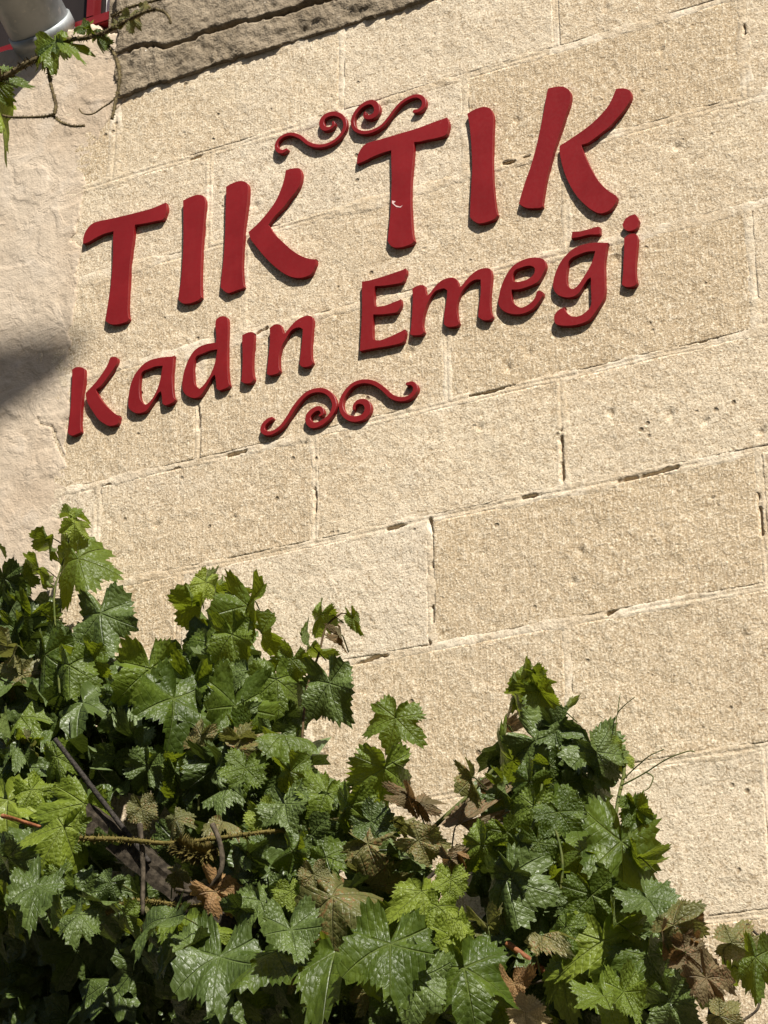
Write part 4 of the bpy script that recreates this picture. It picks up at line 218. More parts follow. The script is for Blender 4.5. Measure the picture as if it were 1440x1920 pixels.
 (0.557,-0.555,2.521,-1.13,0.32,-2.48,0.038,2,5,0.8979),
 (0.802,-0.638,2.466,-1.08,0.3,-2.47,0.064,11,0,0.7082),
 (0.584,-0.489,2.487,-3.1,-0.17,-2.52,0.054,11,0,0.6759),
 (0.875,-0.578,2.587,1.86,0.98,0.29,0.067,10,3,0.6964),
 (0.902,-0.549,2.599,-1.96,0.19,-2.67,0.031,5,4,0.9155),
 (0.894,-0.575,2.538,-1.85,1.28,-3.13,0.051,5,4,0.8052),
 (0.925,-0.561,2.491,-1.21,0.5,-2.65,0.054,1,4,0.9505),
 (0.973,-0.558,2.549,-2.77,1.27,2.14,0.051,4,3,0.8996),
 (0.887,-0.528,2.488,-2.46,-0.18,2.98,0.061,2,0,0.6604),
 (0.944,-0.483,2.523,-2.33,-0.46,-3.08,0.055,3,0,0.8615),
 (1.022,-0.58,2.514,-1.47,-0.08,-3.04,0.072,1,0,0.5),
 (0.947,-0.566,2.424,-2.15,1.05,2.72,0.044,10,3,0.7809),
 (0.995,-0.524,2.578,2.41,-0.86,-1.35,0.017,7,4,0.7301),
 (0.902,-0.549,2.561,-0.66,1.14,-1.77,0.014,8,5,0.9485),
 (0.856,-0.55,2.571,-1.34,-0.12,-2.45,0.032,2,4,1.0108),
 (0.495,-0.405,2.659,-1.64,0.58,2.99,0.072,3,2,0.7),
 (0.799,-0.482,2.476,-1.91,-0.44,-2.75,0.053,4,2,0.68),
 (-0.453,-0.313,3.209,2.93,0.23,-1.47,0.062,4,2,0.84),
 (0.016,-0.503,2.767,-2.12,-0.48,3.13,0.055,10,2,0.88),
 (0.618,-0.356,2.778,-2.45,-0.83,-2.41,0.056,11,2,0.89),
 (0.333,-0.358,2.648,-1.57,-0.41,-2.87,0.051,3,2,0.66),
 (0.538,-0.422,2.557,-2.79,-0.76,-2.8,0.05,5,2,0.81),
 (0.065,-0.565,2.573,-1.95,-0.27,2.92,0.058,0,2,0.7),
 (-0.374,-0.162,3.227,-2.42,-0.5,-3.1,0.09,10,2,0.68),
 (0.35,-0.375,2.678,-1.63,0.78,3.05,0.063,3,3,0.71),
 (-0.236,-0.178,3.349,-1.72,0.33,3.14,0.055,7,3,0.79),
 (-0.236,-0.381,3.159,-1.94,-0.42,-2.59,0.06,10,3,0.6),
 (-0.672,-0.181,3.442,-1.46,-0.48,-2.79,0.063,9,0,0.99),
 (0.18,-0.393,2.864,-1.96,-0.79,-2.13,0.057,1,2,0.71),
 (0.229,-0.509,2.637,-1.98,-0.3,2.58,0.062,6,2,1),
 (-0.048,-0.517,2.855,-1.25,0.33,-2.71,0.052,2,2,0.61),
 (0.434,-0.38,2.843,-1.74,-0.27,2.9,0.064,6,2,0.74),
 (-0.366,-0.218,3.255,-1.95,-0.03,2.52,0.057,5,3,0.68),
 (0.526,-0.232,3.002,-2.27,0.16,2.44,0.043,9,2,0.95),
 (0.669,-0.398,2.983,-1.92,0.43,-3.09,0.067,4,2,0.67),
 (0.137,-0.259,2.955,-2.62,-0.7,-2.36,0.067,6,0,0.78),
 (0.22,-0.343,2.607,-2.58,-0.36,-2.52,0.064,0,2,0.77),
 (0.843,-0.473,2.58,-3.07,-0.41,-2.6,0.049,0,0,0.75),
 (0.546,-0.533,2.734,-2.07,-0.56,-3.07,0.061,0,2,0.89),
 (0.387,-0.496,2.66,-0.51,0.45,-1.12,0.047,5,2,0.98),
 (-0.429,-0.429,2.782,-2.14,-0.35,-3.12,0.068,10,2,0.88),
 (0.254,-0.369,2.565,-2.41,-0.79,-3.07,0.07,9,2,0.91),
 (-0.36,-0.372,3.116,-1.81,-0.43,-2.15,0.056,4,2,0.93),
 (0.579,-0.413,2.614,-2.37,0.35,2.57,0.046,7,2,0.92),
 (0.267,-0.385,2.818,-1.77,0.05,-3.08,0.047,5,2,0.91),
 (0.701,-0.421,2.585,-2.35,-0.55,-3.08,0.057,5,0,0.83),
 (-0.046,-0.52,2.737,-2.59,-0.74,-2.43,0.055,5,2,0.84),
 (-0.16,-0.381,3.02,-2.06,-0.59,2.9,0.046,1,2,0.98),
 (0.486,-0.346,2.679,-1.69,0.14,-2.96,0.048,8,2,0.75),
 (0.604,-0.363,2.599,-2.07,-0.15,-2.75,0.056,10,2,0.8),
 (-0.188,-0.273,3.331,-1.09,0.15,-2.55,0.062,4,2,0.91),
 (0.373,-0.281,2.856,-1.75,-0.28,-3.02,0.042,9,2,0.78),
 (-0.194,-0.255,3.183,-1.84,0.24,3.03,0.058,3,0,0.92),
 (-0.635,-0.371,2.993,-2.11,0.07,3.05,0.068,5,0,0.73),
 (-0.173,-0.308,3.222,-2.03,-0.26,-3.07,0.049,3,2,0.66),
 (-0.229,-0.453,2.72,-1.56,0.52,1.77,0.057,0,0,0.85),
 (0.544,-0.415,2.57,-2.01,-1.03,-2.69,0.062,3,2,0.97),
 (-0.805,-0.116,3.424,-0.89,-0.26,-2.32,0.062,8,2,0.66),
 (0.103,-0.565,2.599,-1.95,-0.16,-2.49,0.054,1,3,0.93),
 (0.671,-0.362,2.727,-1.64,0.28,3.04,0.049,0,2,0.63),
 (0.477,-0.148,3.162,-2.62,-0.16,-2.37,0.082,4,0,0.7),
 (0.261,-0.504,2.533,-1.46,-0.09,3,0.063,1,2,0.65),
 (0.491,-0.519,2.644,0.18,-0.16,0.17,0.058,11,3,0.8),
 (0.073,-0.299,2.998,-1.92,-0.56,-2.98,0.043,0,0,0.61),
 (-0.279,-0.402,2.738,-1.61,-0.79,2.98,0.056,4,2,0.65),
 (0.294,-0.485,2.636,-0.14,0.44,-0.6,0.06,6,2,0.84),
 (-0.159,-0.336,3.145,-2.5,-0.17,-2.97,0.075,5,3,0.81),
 (0.8,-0.468,2.526,-0.11,-0.3,1.81,0.049,8,0,0.87),
 (-0.447,-0.267,3.188,-2.24,-0,-2.3,0.079,10,2,0.85),
 (0.358,-0.504,2.671,-1.61,0.01,-2.81,0.044,5,2,0.86),
 (-0.52,-0.425,2.988,-1.67,-0.18,2.87,0.06,2,0,0.95),
 (0.055,-0.435,2.818,-2.45,-0.44,2.36,0.053,4,2,0.61),
 (0.203,-0.443,2.564,-1.88,-0.55,-2.65,0.065,3,3,0.72),
 (-0.186,-0.219,3.143,-1.89,-0.48,-2.91,0.047,10,2,0.68),
 (0.681,-0.51,2.54,-1,0.03,3.04,0.054,6,2,0.91),
 (-0.045,-0.362,2.768,-2.69,-0.83,-2.95,0.074,6,3,0.81),
 (0.282,-0.448,2.827,-2.32,-0.31,2.77,0.063,9,2,0.75),
 (-0.295,-0.454,2.743,-1.57,-0.56,2.55,0.071,0,3,0.61),
 (-0.182,-0.559,2.644,-1.53,0.21,3.03,0.065,6,2,0.76),
 (-0.148,-0.363,2.953,-0.76,0.48,-2.59,0.089,8,0,0.97),
 (-0.643,-0.194,3.481,-2.93,-0.84,-2.75,0.075,5,2,0.75),
 (-0.75,-0.249,3.353,-2.85,-0.34,-2.96,0.085,10,2,0.66),
 (-0.735,-0.345,3.22,-0.67,-0.01,-2.52,0.069,10,2,0.61),
 (0.19,-0.358,2.665,-1.49,0.49,-2.72,0.061,8,2,0.64),
 (-0.765,-0.175,3.528,-1.75,-0.8,2.96,0.079,5,2,0.66),
 (-0.437,-0.256,3.337,-2.82,-0.7,-2.9,0.082,6,0,0.83),
 (0.762,-0.559,2.605,-2.8,-0.55,-2.79,0.065,4,0,0.76),
 (-0.521,-0.312,3.228,-2.18,-0.38,2.63,0.075,10,2,0.63),
 (-0.259,-0.213,3.351,-1.85,0.32,-2.67,0.054,11,2,0.65),
 (0.512,-0.323,2.908,-2.24,-0.47,-2.85,0.067,9,0,0.68),
 (-0.346,-0.412,3.102,-1.85,-0.41,-2.68,0.065,9,2,0.8),
 (-0.53,-0.386,2.851,-1.9,-0.39,-2.9,0.046,4,2,0.61),
 (0.402,-0.341,2.796,-1.27,0.46,-2.82,0.058,4,2,0.68),
 (-0.208,-0.442,2.74,-1.72,0.46,2.54,0.064,2,3,0.61),
 (-0.168,-0.354,3.13,-1.52,0.78,2.53,0.08,4,3,0.97),
 (0.5,-0.475,2.738,-1.91,-0.3,-2.79,0.039,4,2,0.85),
 (0.139,-0.396,2.616,-1.71,-0.13,-2.87,0.058,9,0,0.84),
 (-0.827,-0.227,3.442,-1.41,-0.11,-2.75,0.087,6,3,1),
 (-0.158,-0.398,3.031,-0.53,-0.44,2.14,0.068,2,2,0.8),
 (0.59,-0.375,2.881,-0.34,-0.5,2.18,0.044,6,0,0.64),
 (0.124,-0.477,2.791,-1.65,-0.24,3.09,0.061,9,2,0.7),
 (-0.013,-0.395,2.619,-1.9,-0.03,2.96,0.045,5,3,0.79),
 (-0.09,-0.569,2.576,-2.7,-0.98,-2.97,0.065,7,2,0.63),
 (0.441,-0.414,2.536,-2.73,-0.89,-2.97,0.051,1,2,0.86),
 (0.303,-0.399,2.59,-1.68,-0.47,-2.93,0.046,4,0,0.75),
 (-0.54,-0.432,2.872,-2.21,0.56,2.3,0.073,5,0,0.94),
 (-0.467,-0.516,2.767,-2.43,-0.4,-2.68,0.081,4,0,0.84),
 (0.817,-0.429,2.598,-1.57,-0,-2.62,0.046,2,0,0.71),
 (-0.13,-0.219,3.234,-2.22,0.32,-3.08,0.066,5,2,0.83),
 (0.005,-0.308,2.994,-1.74,-0.28,-2.91,0.056,0,2,0.89),
 (-0.036,-0.514,2.845,-2.45,-0.24,-3.03,0.074,1,2,0.66),
 (-0.397,-0.301,3.151,-1.53,0.45,-3.04,0.061,3,2,0.81),
 (0.131,-0.406,2.91,-2.21,0.08,2.52,0.053,1,3,0.85),
 (0.03,-0.376,2.843,-2.04,0.01,3.1,0.07,6,2,0.69),
 (0.072,-0.537,2.627,-1.99,-0.56,-2.69,0.064,5,0,0.92),
 (-0.437,-0.211,3.387,-2.46,-1.14,-2.76,0.079,5,2,0.92),
 (-0.548,-0.205,3.194,-1.71,-0.4,-2.83,0.065,8,3,0.97),
 (0.606,-0.377,2.853,-1.54,0.27,-2.75,0.074,0,2,0.92),
 (-0.844,-0.242,3.507,-2.65,-0.99,-2.76,0.088,9,3,0.81),
 (-0.16,-0.336,3.024,-2.94,-0.28,-3.01,0.058,7,0,0.76),
 (-0.894,-0.186,3.237,-1.78,0.34,3.06,0.052,4,2,0.74),
 (0.22,-0.394,2.905,-2.84,-0.48,-2.39,0.076,1,3,0.75),
 (-0.171,-0.519,2.739,0.06,-0.19,1.49,0.079,10,0,0.7),
 (0.358,-0.377,2.632,-1.83,0.49,-3.08,0.056,10,3,0.78),
 (-0.005,-0.358,2.959,-1.9,-0.2,-3.05,0.046,5,0,0.63),
 (-0.262,-0.193,3.134,-1.01,0.28,-2.3,0.083,4,3,0.82),
 (0.545,-0.492,2.801,-2.01,-0.89,2.9,0.044,1,2,0.68),
 (0.463,-0.408,2.549,-2.72,-0.78,-2.54,0.05,0,2,0.86),
 (-0.722,-0.324,3.221,-2,-1.08,-3.08,0.075,0,3,0.61),
 (-0.324,-0.211,3.191,-2.33,-0.49,-2.4,0.075,5,0,0.93),
 (-0.004,-0.423,2.969,-1.1,0.27,-3,0.072,7,2,0.91),
 (0.53,-0.433,2.526,-1.95,0.42,2.78,0.048,10,2,0.92),
 (0.803,-0.404,2.535,-2.96,-0.33,-2.75,0.05,11,2,0.66),
 (-0.641,-0.469,2.82,-2.65,-1.04,-2.61,0.091,5,0,0.92),
 (-0.612,-0.524,2.914,-2.41,-0.04,2.9,0.07,6,2,0.98),
 (-0.462,-0.181,3.377,-1.9,0.07,-3.07,0.054,3,2,0.99),
 (0.467,-0.204,3.015,0.28,-1.07,1.32,0.073,3,3,0.66),
 (-0.046,-0.265,2.978,-1.07,-0.19,-2.27,0.061,2,2,1),
 (-0.722,-0.241,3.501,-1.24,-0.12,-2.77,0.062,0,2,0.83),
 (-0.959,-0.15,3.609,-0.59,0.45,-2.3,0.086,1,0,0.65),
 (0.455,-0.356,2.956,-1.59,0.19,2.47,0.059,11,0,0.63),
 (-0.213,-0.477,2.603,-2.13,-0.41,2.74,0.043,4,2,0.82),
 (0.453,-0.519,2.514,-2.56,-0.96,-3.05,0.071,6,2,0.95),
]
DEEP = [
 (0.525,-0.347,2.483,-1.05,0.04,-2.58,0.073,3,2,0.93),
 (0.106,-0.266,2.75,-2.28,-0.15,2.88,0.081,8,2,0.74),
 (0.602,-0.445,2.556,-2.48,0.66,2.14,0.069,5,2,0.63),
 (0.576,-0.468,2.671,-1.81,0.54,-2.91,0.078,7,2,0.83),
 (0.37,-0.132,3.081,-1.59,0.66,-3,0.071,10,2,0.98),
 (0.658,-0.46,2.675,-1.6,0.55,-2.89,0.066,4,2,0.75),
 (-0.203,-0.299,2.801,-2.09,-0.4,-2.84,0.068,10,2,0.79),
 (0.429,-0.143,2.664,-2.12,-0.58,3.04,0.083,6,2,0.7),
 (0.041,-0.187,2.538,-2.41,0.23,-3.12,0.067,6,2,0.98),
 (-0.222,-0.467,2.649,-2.4,-0.32,2.31,0.08,10,2,0.84),
 (-0.459,-0.234,3.32,0.17,0.71,0.7,0.081,10,2,0.68),
 (-0.131,-0.192,3.107,-1.16,0.38,-2.39,0.118,6,2,0.77),
 (-0.034,-0.265,2.558,-0.7,0.24,-2.58,0.09,8,2,0.62),
 (0.377,-0.13,2.661,-2.42,-0.5,-2.6,0.069,3,2,0.83),
 (-0.822,-0.234,2.868,-1.63,-0.11,2.77,0.082,6,2,0.93),
 (-0.509,-0.137,3.27,-0.04,-0.58,0.51,0.12,3,2,0.95),
 (0.452,-0.188,2.558,-1.04,0.28,-2.51,0.074,11,2,0.83),
 (-0.281,-0.164,2.692,-0.84,0.37,-2.91,0.116,9,2,0.93),
 (-0.963,-0.155,3.449,-2.18,-0.16,-2.85,0.074,7,2,0.68),
 (-0.633,-0.257,2.628,-1.61,-0.39,-2.72,0.08,10,2,0.89),
 (0.425,-0.304,2.591,-1.73,0.62,2.76,0.071,0,2,0.77),
 (0.599,-0.145,2.717,-1.8,-0.19,-2.33,0.056,9,2,0.92),
 (-0.389,-0.186,3.301,-2.24,-0.57,-2.7,0.072,3,2,0.86),
 (-0.748,-0.13,3.465,-0.91,-0.17,-3.11,0.1,8,2,0.81),
 (-0.371,-0.263,3.173,-2.2,0.76,2.95,0.079,1,2,0.68),
 (0.038,-0.401,2.647,-1.56,-0.74,-2.75,0.088,5,2,0.68),
 (-0.742,-0.117,3.327,-2.44,-0.21,2.21,0.077,4,2,0.92),
 (-0.737,-0.09,3.222,0.26,-0.52,2.15,0.064,5,2,0.63),
 (0.36,-0.231,2.679,-1.18,-0.93,2.26,0.083,2,2,0.7),
 (-0.847,-0.108,3.421,-0.31,0.47,-1.23,0.075,8,2,0.7),
 (0.206,-0.462,2.411,-0.4,-0.27,1.88,0.076,7,2,0.92),
 (-0.542,-0.3,2.652,-0.51,-0.43,2.37,0.075,9,2,0.69),
 (-0.417,-0.295,2.709,-1.55,0.15,-2.69,0.096,11,2,0.67),
 (0.375,-0.15,2.837,-2.36,-0.65,-2.94,0.077,8,2,0.87),
 (-0.743,-0.114,3.275,-1.68,0.29,3.03,0.078,7,2,0.62),
 (-0.897,-0.104,2.994,-1.39,0.02,-2.84,0.118,5,2,0.83),
 (0.53,-0.332,2.874,-1.38,-0.46,-2.94,0.076,10,2,0.84),
 (-0.014,-0.409,2.595,-1.92,0.43,3.06,0.088,1,2,0.99),
 (0.056,-0.368,2.515,-2.33,0.14,2.56,0.078,5,2,0.93),
 (0.235,-0.223,2.593,-2.31,0.24,2.55,0.075,1,2,0.95),
 (-0.436,-0.15,3.452,-2.13,-0.25,-3.01,0.065,4,2,0.67),
 (-0.402,-0.102,3.455,-1.16,-0.21,-2.62,0.095,8,2,0.92),
 (0.299,-0.487,2.519,-1.37,-0.42,-2.9,0.071,10,2,0.7),
 (0.113,-0.296,2.566,-1.97,0.05,-3.14,0.067,4,2,0.74),
 (-0.18,-0.312,2.943,-1.48,-0.32,2.22,0.091,10,2,0.65),
 (-0.256,-0.194,3.217,-0.84,-0,-2.87,0.08,4,2,0.66),
 (0.066,-0.097,2.904,-0.83,0.01,-3.11,0.089,8,2,0.61),
 (-0.757,-0.217,2.572,-1.51,0.48,-3.12,0.095,0,2,0.92),
 (-0.348,-0.144,3.445,-2.62,-0.69,-2.39,0.116,9,2,0.72),
 (-0.052,-0.484,2.449,-2.54,0.89,2.62,0.058,6,2,0.64),
 (-0.565,-0.174,2.606,-1.38,0.84,-2.88,0.111,7,2,0.86),
 (0.502,-0.101,3.019,-3.11,-0.87,-2.27,0.087,0,2,0.62),
 (0.51,-0.21,2.832,-1.63,0.34,-2.49,0.091,9,2,0.87),
 (-0.221,-0.127,2.686,-1.89,0.19,-2.7,0.069,6,2,0.94),
 (0.461,-0.248,2.563,-1.34,0.85,-3.01,0.087,8,2,0.77),
 (-0.486,-0.283,2.818,-1.94,0.45,-3.02,0.06,9,2,0.89),
 (0.545,-0.438,2.667,-2.13,-0.02,3.03,0.055,0,2,0.9),
 (0.601,-0.445,2.688,-1.76,-0.27,2.67,0.054,8,2,0.71),
 (-0.639,-0.096,3.408,-0.85,-0.48,2.33,0.092,5,2,0.69),
 (-0.061,-0.268,2.688,-2.03,-1.2,2.94,0.092,7,2,0.64),
 (0.562,-0.306,2.571,-1.85,-0.14,-2.58,0.052,10,2,0.71),
 (-0.882,-0.123,3.579,-1.51,0.09,1.6,0.118,8,2,0.73),
 (-0.004,-0.378,2.741,-1.46,0.09,3.13,0.082,1,2,0.89),
 (-0.628,-0.115,2.846,-1.03,-0.67,2.96,0.074,0,2,0.97),
 (0.293,-0.106,2.726,-1.86,-1.09,-2.63,0.062,8,2,0.74),
 (-0.439,-0.483,2.821,-1.79,0.66,3.05,0.074,11,2,0.78),
 (-0.876,-0.096,3.594,-2.6,-0.64,-2.94,0.123,2,2,0.94),
 (-0.204,-0.242,3.148,-1.45,-0.46,3.03,0.097,11,2,0.89),
 (-0.649,-0.17,2.627,-1.95,0.04,-2.77,0.063,1,2,0.79),
 (-0.859,-0.193,2.651,-2.6,-0.38,-2.82,0.077,3,2,0.6),
 (-0.509,-0.298,3.177,-2.24,-0.24,-2.56,0.064,10,2,0.88),
 (0.249,-0.181,2.722,-2.38,-0.06,2.7,0.079,11,2,0.7),
 (-0.076,-0.426,2.634,-2.22,0.06,-2.56,0.078,7,2,0.62),
 (-0.498,-0.172,2.576,-1.03,0.23,3.04,0.104,0,2,0.79),
 (0.791,-0.451,2.563,-1.89,-0.45,-2.85,0.051,6,2,0.97),
 (-0.94,-0.198,2.699,-0.69,-0.37,2.43,0.097,11,2,0.62),
 (0.533,-0.272,2.577,-1.76,0.64,2.82,0.068,8,2,0.74),
 (-0.719,-0.265,2.796,-1.89,0.13,-2.79,0.093,7,2,0.84),
 (-1.089,-0.09,3.674,0.15,-0.2,1.71,0.103,9,2,0.86),
 (0.722,-0.415,2.603,-1.99,-0.03,-3.05,0.08,6,2,0.92),
 (-0.855,-0.197,2.95,-2.32,0.8,2.7,0.072,1,2,0.66),
 (-0.607,-0.221,2.562,-1.15,-0.28,-2.81,0.094,3,2,0.61),
 (0.539,-0.177,2.98,-2.18,0.32,-3.06,0.056,8,2,0.7),
 (0.667,-0.298,2.448,-1.71,0.1,3.09,0.081,11,2,0.7),
 (0.299,-0.154,2.449,-1.82,1.09,2.84,0.084,4,2,0.98),
 (-0.749,-0.217,2.661,-0.11,0.49,-1.31,0.085,1,2,0.63),
 (-0.352,-0.094,3.459,-0.85,0,-3.04,0.102,1,2,0.7),
 (-0.239,-0.153,2.801,-1.8,0.32,-2.94,0.099,6,2,0.93),
 (-0.472,-0.255,2.639,-1.61,-0.55,2.9,0.082,10,2,0.86),
 (-0.446,-0.089,3.333,-2.26,-0.61,-3.13,0.091,1,2,0.72),
 (-0.25,-0.473,2.504,-0.78,0.18,-2.76,0.082,5,2,0.67),
 (0.371,-0.462,2.502,-2.52,-0.14,3.04,0.062,6,2,0.94),
 (-0.487,-0.19,2.612,-1.75,0.89,2.84,0.071,7,2,0.79),
 (-0.706,-0.258,2.989,-2.51,-0.8,-3.01,0.094,1,2,0.68),
 (-0.042,-0.149,3.006,-2.73,0.02,-2.05,0.096,2,2,0.8),
 (0.031,-0.376,2.955,-1.87,0.07,-2.65,0.084,10,2,0.92),
 (-0.835,-0.179,2.856,-0.89,-0.34,-2.52,0.088,7,2,0.87),
 (-0.742,-0.401,2.859,-1.48,0.06,3.13,0.096,11,2,0.62),
 (0.615,-0.353,2.699,-1.52,1.15,2.84,0.094,0,2,0.71),
 (0.72,-0.208,2.544,-1.75,-0.23,-2.72,0.063,7,2,0.69),
 (0.045,-0.4,2.903,-1.63,0.06,3.07,0.078,7,2,0.71),
 (-0.985,-0.14,3.51,-0.2,0.53,-1.84,0.119,9,2,0.92),
 (0.009,-0.499,2.495,-1.72,-0.04,-2.95,0.058,9,2,0.93),
 (-0.591,-0.293,2.761,-1.69,-0.32,-2.23,0.092,4,2,0.63),
 (-0.238,-0.224,3.218,-0.87,-0.12,-2.51,0.108,5,2,0.96),
 (-0.789,-0.201,2.634,-1.49,0.64,3.09,0.082,1,2,0.88),
 (-0.904,-0.119,2.901,-1.71,0.03,2.9,0.079,2,2,0.79),
 (-0.144,-0.491,2.452,-1.04,1.19,-2.87,0.069,5,2,0.89),
 (-0.149,-0.402,2.772,-1.41,-0.99,2.77,0.061,6,2,0.85),
 (-0.108,-0.207,3.167,-3.06,-0.61,-3.09,0.089,2,2,0.76),
 (-0.73,-0.198,2.923,-1.52,0.79,2.98,0.102,4,2,0.86),
 (0.011,-0.402,2.751,-1.79,-0.06,2.99,0.056,0,2,0.93),
 (-0.886,-0.112,3.413,-0.96,0.1,-2.79,0.088,2,2,0.79),
 (-0.875,-0.151,3.279,-2.08,0.32,2.11,0.113,1,2,0.85),
 (0.456,-0.224,2.675,-1.56,-0.82,2.7,0.073,11,2,0.77),
 (-0.669,-0.174,2.739,-2.06,0.73,2.54,0.091,0,2,0.68),
 (0.145,-0.166,2.547,-2.09,-0.22,-2.8,0.066,11,2,0.89),
 (0.698,-0.21,2.588,-1.66,-0.11,-2.52,0.065,8,2,0.69),
 (-0.631,-0.179,2.915,-2.15,-0.06,-2.56,0.061,11,2,0.79),
 (0.485,-0.232,2.883,-2.56,-0.33,-2.93,0.103,5,2,0.85),
 (-0.711,-0.275,3.098,-1.76,-0.47,-2.68,0.072,10,2,0.85),
 (0.41,-0.264,2.631,-2.04,-0.33,2.93,0.056,10,2,0.65),
 (-0.524,-0.371,2.964,-1.98,-0.34,2.67,0.064,3,2,0.78),
 (0.737,-0.382,2.42,-1.83,0.53,-2.8,0.062,11,2,0.68),
 (0.558,-0.465,2.596,-0.19,-0.46,2.14,0.066,11,2,0.66),
 (-0.651,-0.149,2.796,-2.77,-0.86,-2.45,0.083,4,2,0.84),
 (0.607,-0.217,2.447,-2.02,-0.57,-2.54,0.081,4,2,0.64),
 (-0.528,-0.164,2.603,-0.24,0.56,-1.77,0.099,11,2,0.67),
 (-0.692,-0.191,3.29,-2.38,0.02,2.9,0.076,0,2,0.74),
 (0.629,-0.449,2.501,-0.6,0.03,-2.9,0.067,7,2,0.98),
 (-0.018,-0.311,2.986,-1.11,0.5,-2.89,0.109,0,2,0.69),
 (-0.912,-0.142,3.634,-3.01,-0.83,-2.23,0.091,10,2,0.85),
 (0.614,-0.211,2.655,-0.61,-0.11,-2.69,0.104,1,2,0.79),
 (-0.074,-0.36,2.555,-2.02,-0.48,2.84,0.062,10,2,0.97),
 (-0.861,-0.245,2.972,-2.51,0.47,2.48,0.09,11,2,0.74),
 (-0.485,-0.254,2.756,-2.71,-0.65,-2.32,0.08,5,2,0.72),
 (-0.353,-0.158,2.775,-1.12,-0.36,-2.3,0.099,8,2,0.96),
 (0.181,-0.127,2.573,-1.35,0.33,-2.78,0.094,11,2,0.96),
 (-0.53,-0.406,2.851,-0.94,0.1,-3.05,0.091,10,2,0.79),
 (-0.185,-0.394,2.724,-2.02,-0.38,-2.45,0.063,3,2,0.99),
 (-0.115,-0.163,2.893,-2.01,-0.71,-3.1,0.094,1,2,0.95),
 (0.627,-0.231,2.819,-1.81,0.06,2.78,0.066,3,2,1),
 (-0.538,-0.152,2.649,-1.53,-0.91,-2.87,0.075,5,2,0.65),
 (-0.335,-0.298,3.081,-2.12,-0.36,-2.84,0.082,2,2,0.8),
 (-0.539,-0.174,3.219,-2.66,-0.83,-2.37,0.076,6,2,0.86),
 (-0.023,-0.31,2.605,-2.11,-0.64,2.39,0.058,6,2,0.85),
 (-0.515,-0.392,2.829,-1.88,0.11,2.91,0.058,9,2,0.87),
 (-0.231,-0.311,2.515,-0.9,-0.02,-3.08,0.086,9,2,0.73),
 (-0.065,-0.199,2.984,-2.12,0.67,2.38,0.112,1,2,0.73),
 (-0.111,-0.389,2.826,-1.56,-1.42,-3.03,0.066,0,2,0.71),
 (-0.351,-0.147,2.682,-1.86,0.73,-2.98,0.086,4,2,0.69),
 (-0.86,-0.223,3.358,-1.61,0.31,-2.71,0.099,2,2,0.77),
 (-0.53,-0.267,2.755,-1.64,0.08,2.93,0.078,4,2,0.62),
 (-0.983,-0.083,3.595,-1.54,-0.27,-2.84,0.103,10,2,0.98),
 (-0.176,-0.225,3.046,-1.68,-0.68,-2.09,0.068,10,2,0.62),
 (-0.035,-0.094,2.807,-0.24,0.54,-1.23,0.074,10,2,0.76),
 (0.774,-0.464,2.474,-1.47,-0.07,2.7,0.072,8,2,0.92),
 (0.39,-0.082,2.931,-2.87,-0.74,-2.34,0.107,5,2,0.98),
 (0.738,-0.338,2.437,-2.69,0.44,-1.03,0.06,9,2,0.93),
 (-0.352,-0.19,2.741,-0.93,-0.89,2.37,0.082,1,2,0.8),
 (-0.192,-0.188,3.228,-1.52,0.33,-2.35,0.092,1,2,0.84),
 (-0.007,-0.42,2.536,-2.77,-0.56,-2.65,0.069,3,2,0.63),
 (-0.476,-0.166,2.733,-1.36,-0.09,-2.42,0.096,4,2,0.78),
 (0.628,-0.341,2.948,-1.65,0.51,-2.41,0.069,9,2,1),
 (0.006,-0.135,2.731,-2.4,0,3,0.083,0,2,0.63),
 (0.486,-0.094,2.535,-2.41,-0.37,-3,0.079,9,2,0.67),
 (-0.752,-0.098,2.739,-0.03,-0.44,2.08,0.067,3,2,0.7),
 (0.733,-0.464,2.701,-2.26,-0.63,2.74,0.084,7,2,0.92),
 (0.261,-0.177,2.69,-0.87,-0.18,-2.41,0.089,8,2,0.73),
 (0.695,-0.458,2.433,-2.74,-0.63,-2.23,0.077,5,2,0.66),
 (0.663,-0.139,2.427,-1.88,-0.33,2.91,0.072,3,2,0.78),
 (-0.085,-0.474,2.636,-2.58,-0.2,-2.64,0.095,10,2,0.67),
 (-0.277,-0.378,2.745,-2.21,0.13,-3.03,0.078,1,2,0.9),
 (-0.485,-0.117,2.538,-1.12,-0.47,2.98,0.074,8,2,0.93),
 (-1.048,-0.109,3.498,-2.53,-0.66,-2.24,0.11,5,2,0.87),
 (-0.288,-0.091,2.506,-2.66,0.17,-3.04,0.095,5,2,0.95),
 (-0.844,-0.234,3.16,-2.08,-0.52,-2.84,0.079,4,2,0.82),
 (-0.747,-0.095,3.516,-2.57,-0.69,-1.86,0.099,6,2,0.79),
 (0.371,-0.179,2.695,-2.08,0.28,-2.87,0.058,7,2,0.84),
 (-0.217,-0.093,3.052,-1.3,-0.05,2.78,0.114,2,2,0.68),
 (-0.321,-0.397,2.68,-2.46,-0.12,3.08,0.073,3,2,0.87),
 (-0.528,-0.352,3.079,-0.43,-0.3,2.58,0.07,11,2,0.86),
 (-0.721,-0.103,2.947,-1.76,-0.08,-2.58,0.083,6,2,0.67),
 (-0.709,-0.299,2.834,-1.42,0.43,-3.13,0.089,6,2,0.63),
 (-0.918,-0.095,3.665,-1.89,-0.57,2.86,0.078,7,2,0.83),
 (0.086,-0.133,2.568,-2.78,-0.17,-2.5,0.071,11,2,0.62),
 (0.289,-0.127,2.64,-2.63,0.83,-2.91,0.08,5,2,0.76),
 (-0.682,-0.233,3.005,-1.32,-0.24,3.04,0.077,1,2,0.87),
